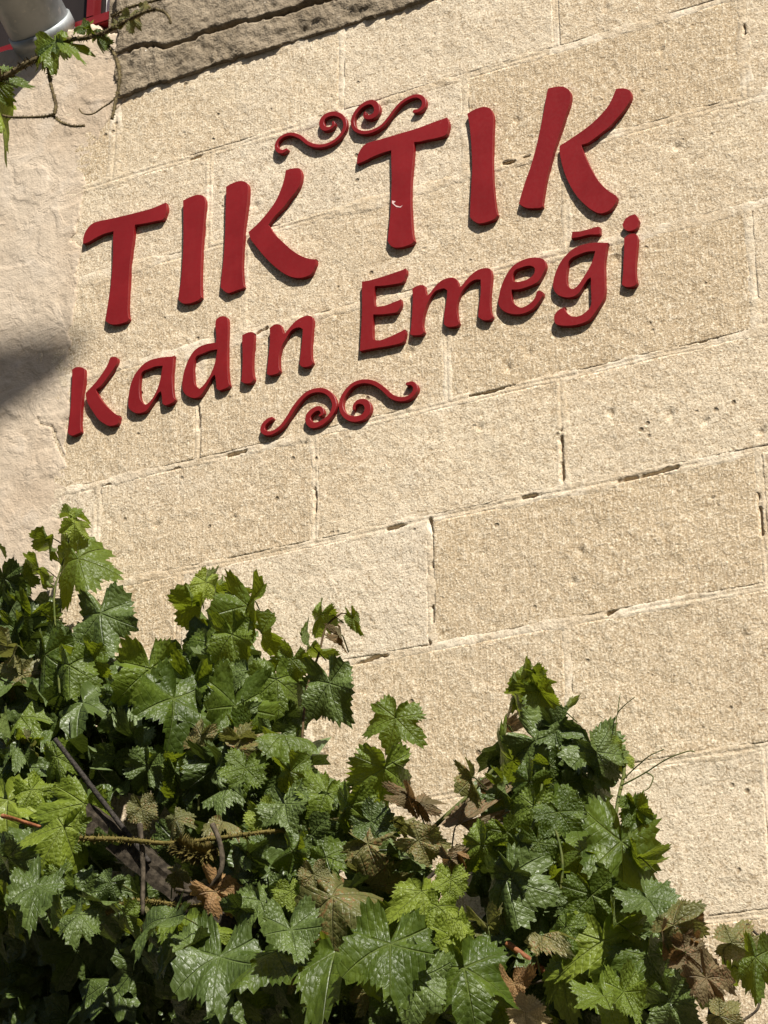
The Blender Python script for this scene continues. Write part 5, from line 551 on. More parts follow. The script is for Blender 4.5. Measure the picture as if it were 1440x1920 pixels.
 (-0.093,-0.498,2.539,-0.66,-0.31,-3.04,0.079,9,2,0.81),
 (-0.38,-0.197,3.359,-1.7,0.09,2.77,0.07,8,2,0.65),
 (-0.894,-0.254,3.159,-2.53,-0.53,-2.51,0.072,8,2,0.79),
 (0.358,-0.308,2.531,-1.6,0.89,2.62,0.088,11,2,0.87),
 (0.429,-0.378,2.521,-1.66,0.57,-3.11,0.075,6,2,0.86),
 (-0.947,-0.088,3.293,-1.16,-0.32,-2.67,0.131,5,2,0.73),
 (-0.705,-0.24,2.729,-1.58,-0.91,-2.19,0.094,5,2,0.94),
 (-0.113,-0.299,3.162,-1.92,-0.25,-3.02,0.064,0,2,0.94),
 (-0.606,-0.156,2.759,-2.02,0.12,2.81,0.064,0,2,0.76),
 (-0.561,-0.239,2.728,-2.16,-0.16,2.93,0.062,0,2,0.83),
 (-0.712,-0.265,2.819,-2.12,-0.31,2.69,0.069,5,2,0.81),
 (0.029,-0.464,2.421,-1.72,-0.05,-1.86,0.054,3,2,0.73),
 (-0.036,-0.276,2.734,2.55,-1.08,-1.84,0.068,7,2,0.82),
 (-0.268,-0.124,2.7,-2.45,-0.57,-2.2,0.07,11,2,0.6),
 (-0.881,-0.116,3.608,-0.86,-0.25,1.99,0.083,11,2,0.67),
 (-0.01,-0.202,2.978,-1.41,-0.41,-2.94,0.097,8,2,0.83),
 (-0.657,-0.303,2.861,-1.72,0.59,3.07,0.08,5,2,0.69),
 (-0.987,-0.115,2.556,-1.68,-0.21,3.03,0.083,5,2,0.93),
 (-0.782,-0.311,3.189,-2.21,0.2,2.57,0.074,2,2,0.63),
 (-0.644,-0.203,3.422,-0.88,0.05,-2.87,0.103,8,2,0.65),
 (-0.095,-0.134,2.874,-1.66,0.36,2.79,0.082,3,2,0.87),
 (-0.708,-0.184,2.678,-1.4,0.68,-2.8,0.096,0,2,0.84),
 (-0.739,-0.086,2.749,-0.77,-0.4,-2.63,0.121,11,2,0.78),
 (-0.569,-0.127,3.438,-0.7,-0.2,-2.64,0.111,9,2,0.89),
 (-0.836,-0.224,2.849,-1.95,-0.11,-2.65,0.072,4,2,0.82),
 (-1.084,-0.102,3.69,-0.42,-0.38,2,0.079,8,2,0.79),
 (0.418,-0.14,2.975,-2.91,-0.08,-2.95,0.113,4,2,0.76),
 (-0.518,-0.241,3.353,-0.66,-0.34,2.63,0.085,11,2,0.74),
 (-0.527,-0.258,3.199,-2.9,0.05,3.11,0.107,8,2,0.68),
 (-0.495,-0.178,2.963,-2.03,-0.52,3.13,0.075,6,2,0.92),
 (0.174,-0.409,2.832,-1.78,0.06,2.84,0.082,7,2,0.77),
 (0.235,-0.159,2.49,-3.1,0.06,3.08,0.071,6,2,0.76),
 (-0.722,-0.166,3.45,-3.01,-0.83,-2.29,0.087,1,2,0.61),
 (-0.873,-0.201,2.785,-1.86,0.5,-2.91,0.083,9,2,0.67),
 (0.437,-0.146,2.447,-1.21,0.62,2.98,0.079,0,2,0.68),
 (-0.552,-0.239,3.314,-2.45,-0.66,-2.36,0.076,11,2,0.77),
 (0.35,-0.128,2.572,-1.88,-0.49,2.92,0.082,0,2,0.73),
 (-0.161,-0.303,2.807,-2.66,0.2,-2.56,0.079,6,2,0.83),
 (0.022,-0.195,2.699,-2.24,-0.47,3.05,0.093,3,2,1),
 (0.304,-0.261,2.518,1.42,-1.38,-0.04,0.065,2,2,0.95),
 (0.011,-0.461,2.768,-1.79,0.51,2.55,0.072,5,2,0.81),
 (-1.002,-0.084,3.655,-0.48,-0.39,2.66,0.09,4,2,0.61),
 (0.237,-0.245,2.592,-1.85,-0.54,-2.75,0.08,3,2,0.66),
 (-0.208,-0.222,2.875,-1.54,-0.3,2.3,0.08,8,2,0.61),
 (-0.694,-0.343,2.903,0.01,-0.4,0.83,0.112,6,2,0.72),
 (-0.766,-0.094,3.432,-2.14,-0.82,-2.71,0.07,7,2,0.7),
 (-0.55,-0.1,2.691,2.16,-1.22,-0.91,0.11,1,2,0.64),
 (-0.825,-0.205,2.861,-1.78,-0.33,-3.09,0.089,7,2,0.83),
 (-0.393,-0.21,3.275,-0.37,-0.39,2.28,0.064,8,2,0.72),
 (-0.351,-0.25,3.288,-0.18,-0.61,2.8,0.099,4,2,0.98),
 (0.515,-0.137,2.614,-1.27,0.15,-2.9,0.091,2,2,0.74),
 (0.305,-0.248,2.491,-1.49,-0.79,2.82,0.059,8,2,0.87),
 (-0.893,-0.228,3.45,-3.13,-0.16,-2.16,0.099,4,2,0.76),
 (-0.511,-0.292,2.539,0.19,-0.68,0.52,0.107,11,2,0.82),
 (-0.585,-0.276,3.189,2.99,-0.69,-2.08,0.12,2,2,0.94),
 (-0.688,-0.158,2.996,-2.78,-0.65,-2.22,0.091,5,2,0.99),
 (-0.483,-0.288,2.568,-2.34,0.41,-2.97,0.067,3,2,0.76),
 (-0.217,-0.118,2.838,-1.11,0.02,-2.73,0.094,1,2,0.91),
 (0.187,-0.317,2.786,-1.9,-0.53,2.52,0.088,4,2,0.74),
 (0.792,-0.359,2.557,-2.44,-0.54,-2.34,0.064,8,2,0.75),
 (-0.747,-0.246,3.252,-1.64,0.2,2.93,0.111,7,2,0.79),
 (0.174,-0.369,2.492,-1.67,0.59,-2.95,0.062,2,2,0.68),
 (-0.267,-0.282,2.745,-1.85,0.1,-3.03,0.058,0,2,0.61),
 (0.587,-0.326,2.591,-1.18,0.18,3.09,0.073,0,2,0.73),
 (0.13,-0.165,2.455,-1.34,-0.4,-2.49,0.082,7,2,0.88),
 (0.752,-0.326,2.521,-2.48,0.7,2.93,0.07,7,2,0.82),
 (-0.243,-0.212,3.009,-2.07,-1.08,-2.83,0.066,4,2,0.62),
 (0.579,-0.196,2.729,-2.63,-0.58,-2.47,0.105,4,2,0.85),
 (-0.368,-0.228,3.312,-1.49,0.26,-2.81,0.086,10,2,0.89),
 (-0.011,-0.297,2.808,-2.11,-0.39,-2.22,0.081,3,2,0.61),
 (0.207,-0.18,2.639,-1.18,0.81,-2.79,0.085,9,2,0.83),
 (0.799,-0.48,2.539,-0.98,0.03,-2.5,0.07,8,2,0.98),
 (-0.404,-0.216,3.166,-1.56,-0.54,-2.87,0.094,8,2,0.87),
 (-0.747,-0.324,3.177,-1.62,0.48,3.06,0.097,2,2,0.79),
 (-0.422,-0.103,2.611,-1.74,0.75,-2.49,0.094,5,2,0.99),
 (-0.747,-0.186,3.446,-1.8,0.77,-3.03,0.083,8,2,0.67),
 (-0.746,-0.075,2.878,-1.75,-0.54,-2.92,0.097,4,2,0.97),
 (0.318,-0.307,2.598,-2,-1.02,2.79,0.084,0,2,0.64),
 (-0.445,-0.252,2.839,-2.2,-0.47,-2.93,0.079,5,2,0.91),
 (-0.011,-0.133,2.776,-1.44,0.41,3.01,0.088,7,2,0.71),
 (0.593,-0.277,2.736,-2.23,-0.4,-2.45,0.066,4,2,0.8),
 (-0.219,-0.204,3.298,-0.36,-1.06,0.64,0.105,5,2,0.75),
 (-0.584,-0.383,2.856,-2.05,-0.32,-3.07,0.094,7,2,0.72),
 (0.619,-0.328,2.592,-1.05,-0.66,-1.93,0.089,6,2,0.88),
 (0.594,-0.259,2.514,-2.19,0.64,2.45,0.058,10,2,0.99),
 (-0.551,-0.188,3.19,-2.02,-0.19,2.73,0.084,8,2,0.65),
 (0.506,-0.473,2.589,-0.14,-0.39,1.95,0.072,8,2,1),
 (-0.246,-0.345,3.091,-1.71,0.29,-2.68,0.088,2,2,0.62),
 (-0.868,-0.11,2.842,-1.67,-0.44,2.33,0.069,1,2,0.66),
 (-0.77,-0.279,3.256,-1.94,-0.4,2.07,0.077,2,2,0.93),
 (-0.093,-0.226,2.749,-1,-0.29,3.01,0.107,4,2,0.99),
 (-0.315,-0.229,3.308,-2.24,-0.29,2.97,0.062,7,2,0.69),
 (0.486,-0.384,2.788,-2.8,0.19,-2.91,0.108,9,2,0.82),
 (-0.213,-0.212,2.709,-0.07,0.58,-1.68,0.074,3,2,0.73),
 (0.426,-0.203,2.716,-1.76,-0.04,3.03,0.08,3,2,0.71),
 (0.631,-0.247,2.407,-2.26,0.48,2.34,0.056,11,2,0.71),
 (-0.099,-0.448,2.832,-1.47,0.41,2.62,0.081,11,2,0.87),
 (0.324,-0.386,2.428,-2.56,-0.43,-2.58,0.069,0,2,0.89),
 (-0.039,-0.138,2.517,-2.31,-0.83,-2.77,0.078,7,2,0.8),
 (-0.168,-0.36,2.935,-2.35,-0.21,-2.71,0.061,5,2,0.96),
 (-0.496,-0.213,3.31,-1.82,0.18,-3.02,0.071,8,2,0.87),
 (-0.016,-0.237,2.591,-1.54,-0.38,2.12,0.056,0,2,0.63),
 (0.644,-0.345,2.422,-1.66,-0.96,-2.87,0.067,7,2,0.63),
 (-0.083,-0.167,2.688,-1.63,-0.95,-2.46,0.09,1,2,0.88),
 (-0.107,-0.174,2.504,-1.66,-0.77,-2.83,0.084,5,2,0.74),
 (-0.897,-0.136,3.587,-2.26,0.61,2.55,0.081,8,2,0.93),
 (-0.563,-0.221,3.218,-1.97,-0.62,-2.66,0.067,9,2,0.65),
 (0.119,-0.385,2.921,-1.46,0.83,-2.96,0.095,0,2,0.71),
 (-0.786,-0.356,2.888,-1.83,-0.43,1.93,0.069,0,2,0.8),
 (0.244,-0.447,2.54,-1.49,0.06,2.83,0.074,2,2,0.8),
 (-0.847,-0.183,3.55,-2.45,-0.45,-2.32,0.084,3,2,0.65),
 (-0.868,-0.12,3.43,-2.26,0.28,-2.53,0.068,11,2,0.95),
 (-0.522,-0.256,3.13,-0.25,-0.37,1.85,0.065,3,2,0.92),
 (0.411,-0.352,2.638,-0.79,0.04,-3.06,0.099,4,2,0.84),
 (0.03,-0.32,2.675,-2.21,-0.36,2.94,0.061,8,2,0.76),
 (-0.083,-0.33,3.086,-2.3,-0.84,-2.53,0.063,1,2,0.75),
 (0.563,-0.2,2.466,-1.66,-0.01,-2.64,0.071,7,2,0.7),
 (-0.452,-0.269,2.694,-3.08,-0.97,-2.22,0.112,2,2,0.99),
 (-0.166,-0.202,3.309,0.55,0.03,-0.87,0.082,1,2,0.88),
 (-0.951,-0.22,3.2,-1.6,0.35,2.94,0.11,1,2,0.78),
 (0.673,-0.218,2.442,-1.46,-1.18,-2.59,0.075,0,2,0.78),
 (-0.345,-0.22,3.345,-1.76,-0.66,-2.67,0.082,4,2,0.78),
 (0.179,-0.249,2.844,-2.33,-0.51,-1.9,0.087,6,2,0.66),
 (0.481,-0.153,2.77,-2.23,-1.31,-2.53,0.095,5,2,1),
 (0.531,-0.282,2.866,-1.76,-0.29,-2.48,0.059,11,2,0.77),
 (-0.914,-0.121,3.402,-0.33,-0.31,1.99,0.099,5,2,0.87),
 (0.434,-0.323,2.816,-2.4,-0.02,-2.8,0.08,9,2,0.95),
 (0.539,-0.339,2.909,-1.7,0.14,2.54,0.07,11,2,0.64),
 (-0.497,-0.295,2.686,-0.64,0.48,-2.52,0.102,0,2,0.63),
 (-0.161,-0.324,2.883,-2.57,-0.81,-2.16,0.073,8,2,0.72),
 (0.161,-0.312,2.526,-2.2,0.25,2.67,0.054,9,2,0.79),
 (-0.956,-0.074,2.747,-1.64,0.29,-2.93,0.08,11,2,0.99),
 (0.646,-0.306,2.713,-2.01,-0.52,-2.62,0.061,6,2,0.65),
 (-0.387,-0.147,3.333,-0.15,-0.08,0.64,0.116,8,2,0.82),
 (0.244,-0.318,2.544,-2.23,0.84,2.88,0.075,1,2,0.67),
 (-0.892,-0.133,2.822,-1.55,-0.47,3.12,0.066,0,2,0.74),
 (-0.235,-0.379,2.944,0.16,-0.49,0.22,0.086,5,2,0.78),
 (0.634,-0.36,2.722,-2.71,0.34,3.05,0.083,8,2,0.67),
 (-0.719,-0.207,3.358,-2.22,-0.45,2.93,0.108,0,2,0.69),
 (0.466,-0.47,2.6,-0.67,1.05,-1.8,0.064,6,2,0.99),
 (-0.218,-0.417,2.885,-2.37,0.22,3,0.057,10,2,0.81),
 (0.642,-0.286,2.655,-1.58,-0.23,-2.65,0.087,9,2,1),
 (0.666,-0.315,2.531,-2.24,0.08,2.77,0.065,11,2,0.69),
 (-0.139,-0.223,3.077,-0.27,-0.48,0.74,0.106,3,2,0.7),
 (-0.841,-0.341,3.141,-2.47,0.79,1.86,0.115,11,2,0.67),
 (-0.076,-0.249,2.599,0.18,0.19,-0.92,0.059,11,2,0.93),
 (-0.239,-0.494,2.689,-2.02,-0.41,2.92,0.058,5,2,0.73),
 (0.299,-0.14,2.622,-1.32,-0.88,2.61,0.085,11,2,0.73),
 (0.11,-0.349,2.72,-0.94,-0.27,-2.54,0.069,0,2,0.74),
 (-1.034,-0.083,3.388,-2.15,0.21,-2.93,0.066,5,2,0.63),
 (0.069,-0.487,2.601,-1.3,0.2,-2.74,0.106,7,2,0.87),
 (0.552,-0.236,2.98,-2.38,-0.51,-1.55,0.086,0,2,0.66),
 (-0.845,-0.1,2.863,-1.05,0.17,-2.53,0.089,0,2,0.84),
 (-0.163,-0.186,3.288,-1.69,-0.06,-2.69,0.102,1,2,0.78),
 (-0.188,-0.216,2.778,-1.38,-0.5,2.68,0.087,7,2,0.64),
 (0.393,-0.236,2.738,-0.5,-0.53,2.43,0.059,2,2,0.84),
 (0.024,-0.402,2.866,-1.16,-0.08,-2.33,0.113,3,2,0.7),
 (0.303,-0.244,2.425,-1.98,0.49,2.12,0.107,5,2,0.63),
 (-0.326,-0.28,3.02,-2.01,-0.67,-3.09,0.098,0,2,0.99),
 (0.381,-0.159,3.093,0.07,0.47,0.42,0.079,3,2,0.98),
 (0.324,-0.104,2.596,0.27,-1.36,1.02,0.098,6,2,0.99),
 (0.525,-0.23,2.649,-1.79,-0.66,-2.55,0.083,0,2,0.66),
 (0.543,-0.275,2.669,-0.6,0.16,-3.06,0.09,1,2,0.96),
 (0.441,-0.412,2.562,-1.36,0.14,-3.01,0.097,10,2,0.81),
 (-0.562,-0.098,2.674,-1.95,0.35,2.96,0.074,9,2,0.83),
 (0.606,-0.114,2.453,2.7,0.64,2.68,0.098,5,2,0.77),
 (-0.695,-0.184,2.522,-0.12,-0.64,2.39,0.089,7,2,0.88),
 (0.584,-0.321,2.633,-0.24,-0.38,2.31,0.067,7,2,0.62),
 (0.394,-0.339,2.656,-1.66,-0.5,-2.87,0.06,6,2,0.7),
 (-0.058,-0.268,2.453,-2.86,-0.46,-2.19,0.111,9,2,0.87),
 (0.165,-0.312,2.628,-0.71,0.14,-2.68,0.095,10,2,0.86),
 (-0.644,-0.21,3.007,-2.4,-0.47,-2.73,0.104,6,2,0.71),
 (-0.386,-0.145,3.443,-0.35,-0.57,2.44,0.076,7,2,0.86),
 (0.484,-0.124,2.94,2.91,-0.8,-1.8,0.112,10,2,0.68),
 (0.196,-0.303,2.609,-1.63,-0.79,-2.81,0.077,1,2,0.67),
 (-0.302,-0.217,3.344,-2.7,-0.5,-2.98,0.116,6,2,0.69),
 (-0.709,-0.21,3.321,-0.8,-0.01,-2.9,0.11,2,2,0.68),
 (0.19,-0.107,2.478,-2.14,-0.07,-2.83,0.09,1,2,0.64),
 (-0.214,-0.257,2.532,-2.05,0.26,-2.89,0.091,11,2,1),
 (0.477,-0.333,2.835,-1.64,-0.33,-2.55,0.08,7,2,0.96),
 (-0.086,-0.31,2.987,3.11,-0.7,-2.28,0.073,6,2,0.92),
 (-0.39,-0.288,2.819,2.56,-0.77,-1.61,0.117,4,2,0.72),
 (-0.42,-0.227,3.202,-0.29,0.46,-1.33,0.079,5,2,0.9),
 (-0.105,-0.082,2.695,-1.95,-0.9,-2.56,0.061,9,2,0.78),
 (0.178,-0.35,2.454,-1.3,-0.14,-3.12,0.086,9,2,0.83),
 (-0.175,-0.202,3.004,-2.12,-0.09,3.11,0.077,7,2,0.9),
 (0.094,-0.277,2.488,-2.84,-1.03,-2.78,0.106,1,2,0.74),
 (0.56,-0.36,2.883,-1.4,-0.18,-2.83,0.079,11,2,0.95),
 (0.066,-0.143,2.597,-2.69,-0.64,-2.18,0.083,3,2,0.8),
 (0.3,-0.481,2.516,-0.94,0.64,-2.51,0.088,9,2,0.8),
 (-0.184,-0.474,2.592,-2.58,0.01,-3.13,0.099,11,2,0.95),
 (-0.72,-0.261,3.345,-2.77,-0.4,-2.7,0.087,2,2,0.67),
 (-0.481,-0.085,2.532,-1.54,-0.53,-2.9,0.085,11,2,0.95),
 (-0.898,-0.114,3.63,-1.69,0.03,-2.44,0.111,8,2,0.64),
 (-0.219,-0.37,2.618,-2.21,-0.03,3.12,0.059,0,2,0.99),
 (0.48,-0.279,2.629,-0.45,0.54,-2.4,0.109,2,2,0.85),
 (-0.966,-0.13,2.58,-1.7,0.04,-2.71,0.073,0,2,0.67),
 (-1.015,-0.098,3.625,2.79,-0.67,-1.13,0.071,7,2,0.99),
 (0.101,-0.235,2.585,-0.34,-0.34,1.91,0.07,5,2,0.83),
 (-0.988,-0.194,3.527,-1.32,0.14,2.86,0.093,4,2,0.65),
 (0.615,-0.296,2.979,-0.32,-0.44,2.52,0.066,3,2,0.72),
 (0.06,-0.09,2.858,-2.06,0.6,2.7,0.099,5,2,0.69),
 (-0.706,-0.322,3.08,-0.87,0.22,-2.61,0.079,7,2,0.82),
 (-0.038,-0.285,2.509,-1.28,0.52,-2.75,0.067,5,2,0.97),
 (-0.889,-0.207,2.86,-0.82,-0.15,-2.49,0.108,2,2,0.62),
 (-0.7,-0.195,2.619,-3.05,-0.05,-2.68,0.08,2,2,0.95),
 (-0.67,-0.427,2.942,-1.75,-0.69,3.14,0.082,7,2,0.88),
 (0.587,-0.171,2.554,-3.07,0.78,2.53,0.061,7,2,1),
 (-0.201,-0.411,2.533,-2.03,0.1,2.87,0.084,7,2,0.83),
 (-0.416,-0.176,3.187,-2.31,0.44,2.73,0.091,1,2,0.64),
 (-0.684,-0.144,2.527,0.23,-0.48,0.29,0.122,1,2,0.88),
 (-0.678,-0.269,3.262,-0.23,-0.62,2.35,0.085,10,2,0.61),
 (0.527,-0.332,2.719,-0.5,-1.07,1.9,0.085,3,2,0.7),
 (-0.25,-0.099,3.185,-1.71,0.9,2.68,0.119,5,2,0.63),
 (0.361,-0.417,2.54,-1.5,0.13,-2.56,0.058,8,2,0.68),
 (-0.795,-0.194,3.325,-2.22,-0.32,3.11,0.07,0,2,0.89),
 (-0.566,-0.141,2.529,-0.35,-1.2,2.24,0.072,10,2,0.89),
 (-0.597,-0.185,2.809,-1.17,-0.05,-2.65,0.123,11,2,0.81),
 (-0.719,-0.155,2.669,-2.15,-0.24,-2.48,0.097,10,2,0.92),
 (0.02,-0.109,2.603,-1.85,-0.17,1,0.086,5,2,0.89),
 (-0.838,-0.227,3.418,0.09,-0.39,1.92,0.086,2,2,0.81),
 (-0.889,-0.092,3.229,-1.39,-0.01,-2.83,0.095,4,2,0.8),
 (-0.684,-0.301,3.079,-1.31,0.11,-2.75,0.09,8,2,0.97),
 (-0.623,-0.164,3.24,-1.95,0.02,-2.82,0.095,8,2,0.65),
 (0.193,-0.257,2.457,-2.38,-0.6,-2.91,0.073,5,2,0.69),
 (0.62,-0.43,2.549,-0.24,-0.58,2.25,0.065,9,2,0.91),
 (0.175,-0.436,2.652,-1.91,-0.39,-2.78,0.069,5,2,0.72),
 (-0.988,-0.085,2.712,-1.31,-0.15,-2.5,0.122,6,2,0.61),
 (-0.631,-0.271,2.525,-0.84,0.62,-2.39,0.101,7,2,0.71),
 (-0.702,-0.202,2.655,-1.61,0.4,-2.92,0.103,10,2,0.66),
 (-0.604,-0.244,2.571,-2.61,-0.49,-2.87,0.103,10,2,0.66),
 (0.052,-0.308,2.455,-1.04,-0.43,1.99,0.066,6,2,0.88),
 (0.265,-0.099,2.573,-2.69,-0.61,-2.53,0.111,2,2,0.89),
 (-0.725,-0.086,3.021,-1.01,0.2,-1.64,0.069,6,2,0.81),
 (-0.921,-0.182,2.584,-1.66,-0.48,-1.94,0.114,1,2,0.83),
 (-0.104,-0.209,3.101,-2.41,-0.37,-2.79,0.068,8,2,0.93),
 (0.397,-0.181,2.819,-1.52,0.51,-2.75,0.097,9,2,0.92),
 (-0.055,-0.295,3.066,0.09,0.66,-1.4,0.085,9,2,0.64),
 (-0.669,-0.226,2.773,-0.81,-0.05,-2.44,0.093,6,2,0.78),
 (-0.224,-0.127,2.812,-1.62,0.28,2.92,0.098,8,2,0.9),
 (-0.31,-0.143,3.063,-2.92,-0.29,-2.64,0.08,7,2,0.77),
 (0.461,-0.084,2.939,-1.95,-0.69,2.51,0.075,0,2,0.69),
 (-0.289,-0.201,2.701,-1.64,0.75,-2.74,0.065,2,2,0.62),
 (-0.319,-0.267,2.571,-0.29,0.41,-1.1,0.064,8,2,0.78),
 (0.033,-0.156,2.57,-0.73,-0.07,-2.6,0.105,1,2,0.81),
 (-0.822,-0.246,2.543,-2.11,0.87,2.82,0.083,7,2,0.63),
 (-0.131,-0.085,2.693,-1.67,0.37,-2.79,0.09,1,2,0.61),
 (-0.807,-0.101,3.272,-1.69,0.25,3.05,0.09,1,2,0.67),
 (0.677,-0.317,2.477,-1.93,0.6,3.11,0.07,0,2,0.73),
 (0.499,-0.388,2.785,-1.72,0.51,2.68,0.068,6,2,0.84),
 (-0.472,-0.261,2.679,-0.05,-0.41,2.06,0.062,8,2,0.9),
 (-0.85,-0.167,3.081,-2.22,-0.33,-3.01,0.09,11,2,0.95),
 (-0.71,-0.249,3.033,-1.99,-0.56,3.04,0.09,7,2,0.95),
 (-0.217,-0.441,2.723,-1.37,-0.04,-2.99,0.103,3,2,0.79),
 (0.733,-0.498,2.521,0.23,0.3,0.12,0.1,8,2,0.8),
 (-0.53,-0.244,3.303,-2.02,-0.06,3.13,0.095,0,2,0.97),
 (-0.887,-0.175,3.351,-1.57,0.37,-2.96,0.077,6,2,0.75),
 (-0.047,-0.309,2.493,-1.93,0.41,-2.57,0.078,3,2,0.82),
 (0.306,-0.397,2.601,-0.91,-0.11,-2.62,0.095,3,2,0.88),
 (-0.26,-0.316,2.724,-1.89,-0.15,-2.88,0.06,10,2,0.65),
 (0.384,-0.212,2.62,-1.5,0.16,3.02,0.085,4,2,0.86),
 (0.64,-0.454,2.388,-2.17,0.72,-1.96,0.083,1,2,0.72),
 (-0.237,-0.23,2.755,-2.08,0.45,2.71,0.09,7,2,0.65),
 (0.507,-0.267,2.703,-1.51,0.41,3.02,0.077,11,2,0.74),
 (0.731,-0.491,2.469,-1.54,-0.1,2.59,0.085,9,2,0.7),
 (-0.106,-0.145,2.803,2.49,-1.11,-0.62,0.062,9,2,0.62),
 (0.53,-0.353,2.532,-2.33,0.78,2.24,0.072,11,2,0.62),
 (-0.816,-0.141,2.927,-2.68,-0.57,-3.01,0.11,10,2,0.86),
 (-0.341,-0.163,2.894,-0.29,-0.9,1.82,0.086,0,2,0.76),
 (0.214,-0.143,2.626,-0.37,-0.31,2.7,0.09,7,2,0.95),
 (0.091,-0.366,2.632,-1.55,0.78,2.98,0.071,7,2,1),
 (0.272,-0.147,2.516,2.39,-1.09,-1.34,0.095,7,2,0.92),
 (-0.185,-0.194,3.162,-2.1,0.6,3.04,0.088,0,2,0.62),
 (-0.242,-0.359,2.538,-2.76,-0.89,-2.61,0.09,3,2,0.9),
 (-0.485,-0.141,2.832,-1.83,-0.16,-3.11,0.098,11,2,0.66),
 (0.457,-0.155,2.668,-1.59,-0.63,-2.84,0.063,0,2,0.97),
 (-0.634,-0.292,3.167,2.9,-1.38,-1.75,0.079,1,2,0.82),
 (-0.637,-0.293,2.774,-1.6,-0.16,-2.95,0.076,0,2,0.84),
 (-0.023,-0.09,2.55,-1.53,-0.34,2.61,0.065,9,2,0.74),
 (0.152,-0.466,2.735,-0.31,-0.7,0.83,0.094,7,2,0.77),
 (-0.196,-0.452,2.683,-0.57,0.4,-1.6,0.077,6,2,0.78),
 (0.673,-0.289,2.66,-1.59,0.98,-2.82,0.057,2,2,0.9),
 (0.055,-0.136,2.712,-0.21,0.58,-1.9,0.117,11,2,0.91),
 (0.293,-0.5,2.447,-2.24,-0.2,3.08,0.062,10,2,0.73),
 (0.537,-0.329,2.485,-0.28,-0.35,2.43,0.087,6,2,0.66),
 (-0.308,-0.156,2.513,-1.13,-0.13,-2.97,0.088,2,2,0.65),
 (-0.985,-0.153,3.59,-1.57,-1.34,2.83,0.098,9,2,0.67),
 (-0.65,-0.426,2.947,-1.38,0.91,-2.76,0.1,0,2,0.84),
 (-0.296,-0.113,2.96,-1.79,0.03,2.81,0.078,11,2,0.6),
 (-0.892,-0.126,2.843,-0.72,0.57,-2.01,0.085,0,2,0.95),
 (-0.103,-0.488,2.467,-0.14,-0.4,1.06,0.067,10,2,0.73),
 (-0.943,-0.222,3.213,-0.18,-0.42,2.13,0.079,10,2,0.96),
 (0.726,-0.342,2.419,-0.04,-0.4,2.06,0.057,7,2,0.83),
 (0.674,-0.379,2.465,-1.56,0.33,-2.4,0.067,6,2,0.85),
 (0.731,-0.23,2.396,-0.67,-1.55,1.92,0.103,7,2,0.73),
 (0.385,-0.176,3.015,-1.51,-0.97,-2.69,0.058,6,2,0.89),
 (-0.263,-0.309,2.671,-1.42,-0.04,2.86,0.096,8,2,0.8),
 (-0.55,-0.229,2.626,-2.14,-0.19,-2.86,0.065,1,2,0.77),
 (0.461,-0.129,2.742,-1.01,-0.04,-2.57,0.096,5,2,0.81),
 (-0.7,-0.08,2.669,-2.42,-0.74,3.1,0.084,5,2,0.73),
 (-0.468,-0.268,3.23,-0.92,0.72,-2.04,0.069,7,2,0.77),
 (0.501,-0.116,2.838,-2.64,-0.21,-2.93,0.073,3,2,0.72),
 (0.054,-0.438,2.468,-1.75,-0.52,3.01,0.058,7,2,0.64),
 (-1.045,-0.1,3.682,-0.26,-0.84,0.84,0.092,4,2,0.97),
 (-0.748,-0.285,2.589,-1.03,0.39,3.11,0.104,1,2,0.83),
 (-0.764,-0.183,3.135,-0.81,-0.21,2.63,0.087,0,2,0.95),
 (-0.403,-0.17,2.8,-1.28,-0.09,-3.05,0.071,5,2,0.86),
 (0.372,-0.286,2.455,-1.52,0.07,3,0.063,1,2,0.62),
 (0.278,-0.372,2.675,-1.97,-0.88,-2.99,0.07,8,2,0.67),
 (-0.008,-0.276,2.967,-2.62,-0.56,-2.87,0.107,10,2,0.91),
 (-0.689,-0.17,2.748,-1.4,-0.33,2.3,0.065,11,2,0.76),
 (-0.04,-0.104,2.698,0.72,1.23,0.25,0.096,5,2,0.75),
 (0.286,-0.235,2.52,-2.27,-0.33,2.22,0.071,9,2,0.86),
 (-0.645,-0.186,2.537,-2.49,0.1,2.95,0.09,4,2,0.99),
 (-0.984,-0.143,3.423,-1.41,0.75,-2.87,0.11,5,2,0.81),
 (0.343,-0.114,2.818,-2.51,-0.48,3.05,0.095,0,2,0.69),
 (0.514,-0.216,2.952,-1.73,-0.55,-2.54,0.074,4,2,0.71),
 (0.643,-0.134,2.429,-2.55,-1.01,-2.77,0.074,1,2,0.87),
 (-0.924,-0.222,3.164,-0.55,-0.38,2.11,0.067,6,2,0.88),
 (-0.443,-0.144,2.591,-1.79,0.26,-3.1,0.101,11,2,0.72),
 (0.524,-0.293,2.984,-2.1,-0.51,2.82,0.063,7,2,0.69),
 (-0.785,-0.221,3.348,-1.44,0.33,-3.02,0.12,11,2,0.81),
 (-0.975,-0.141,2.557,-1.08,0.95,-2.77,0.122,5,2,0.8),
 (-0.732,-0.245,2.692,-0.71,-0.15,-2.41,0.096,10,2,0.89),
 (0.457,-0.255,3.022,-2.68,-0.77,-2.38,0.083,0,2,0.9),
 (-0.319,-0.351,2.957,-1.7,-0.44,-3.08,0.065,1,2,0.68),
 (0.589,-0.261,2.77,-2.28,0.22,2.79,0.087,11,2,0.96),
 (-0.634,-0.158,2.763,-0.99,0.14,-3.03,0.103,7,2,0.83),
 (-0.608,-0.085,3.303,-2.1,0.11,-2.93,0.065,6,2,0.78),
 (-0.619,-0.112,2.886,-0.47,-0.45,2.08,0.063,6,2,0.96),
 (0.408,-0.132,2.663,-0.46,-0.42,1.92,0.073,5,2,0.88),
 (-0.844,-0.208,2.832,-1.21,0.1,-3.03,0.125,8,2,0.88),
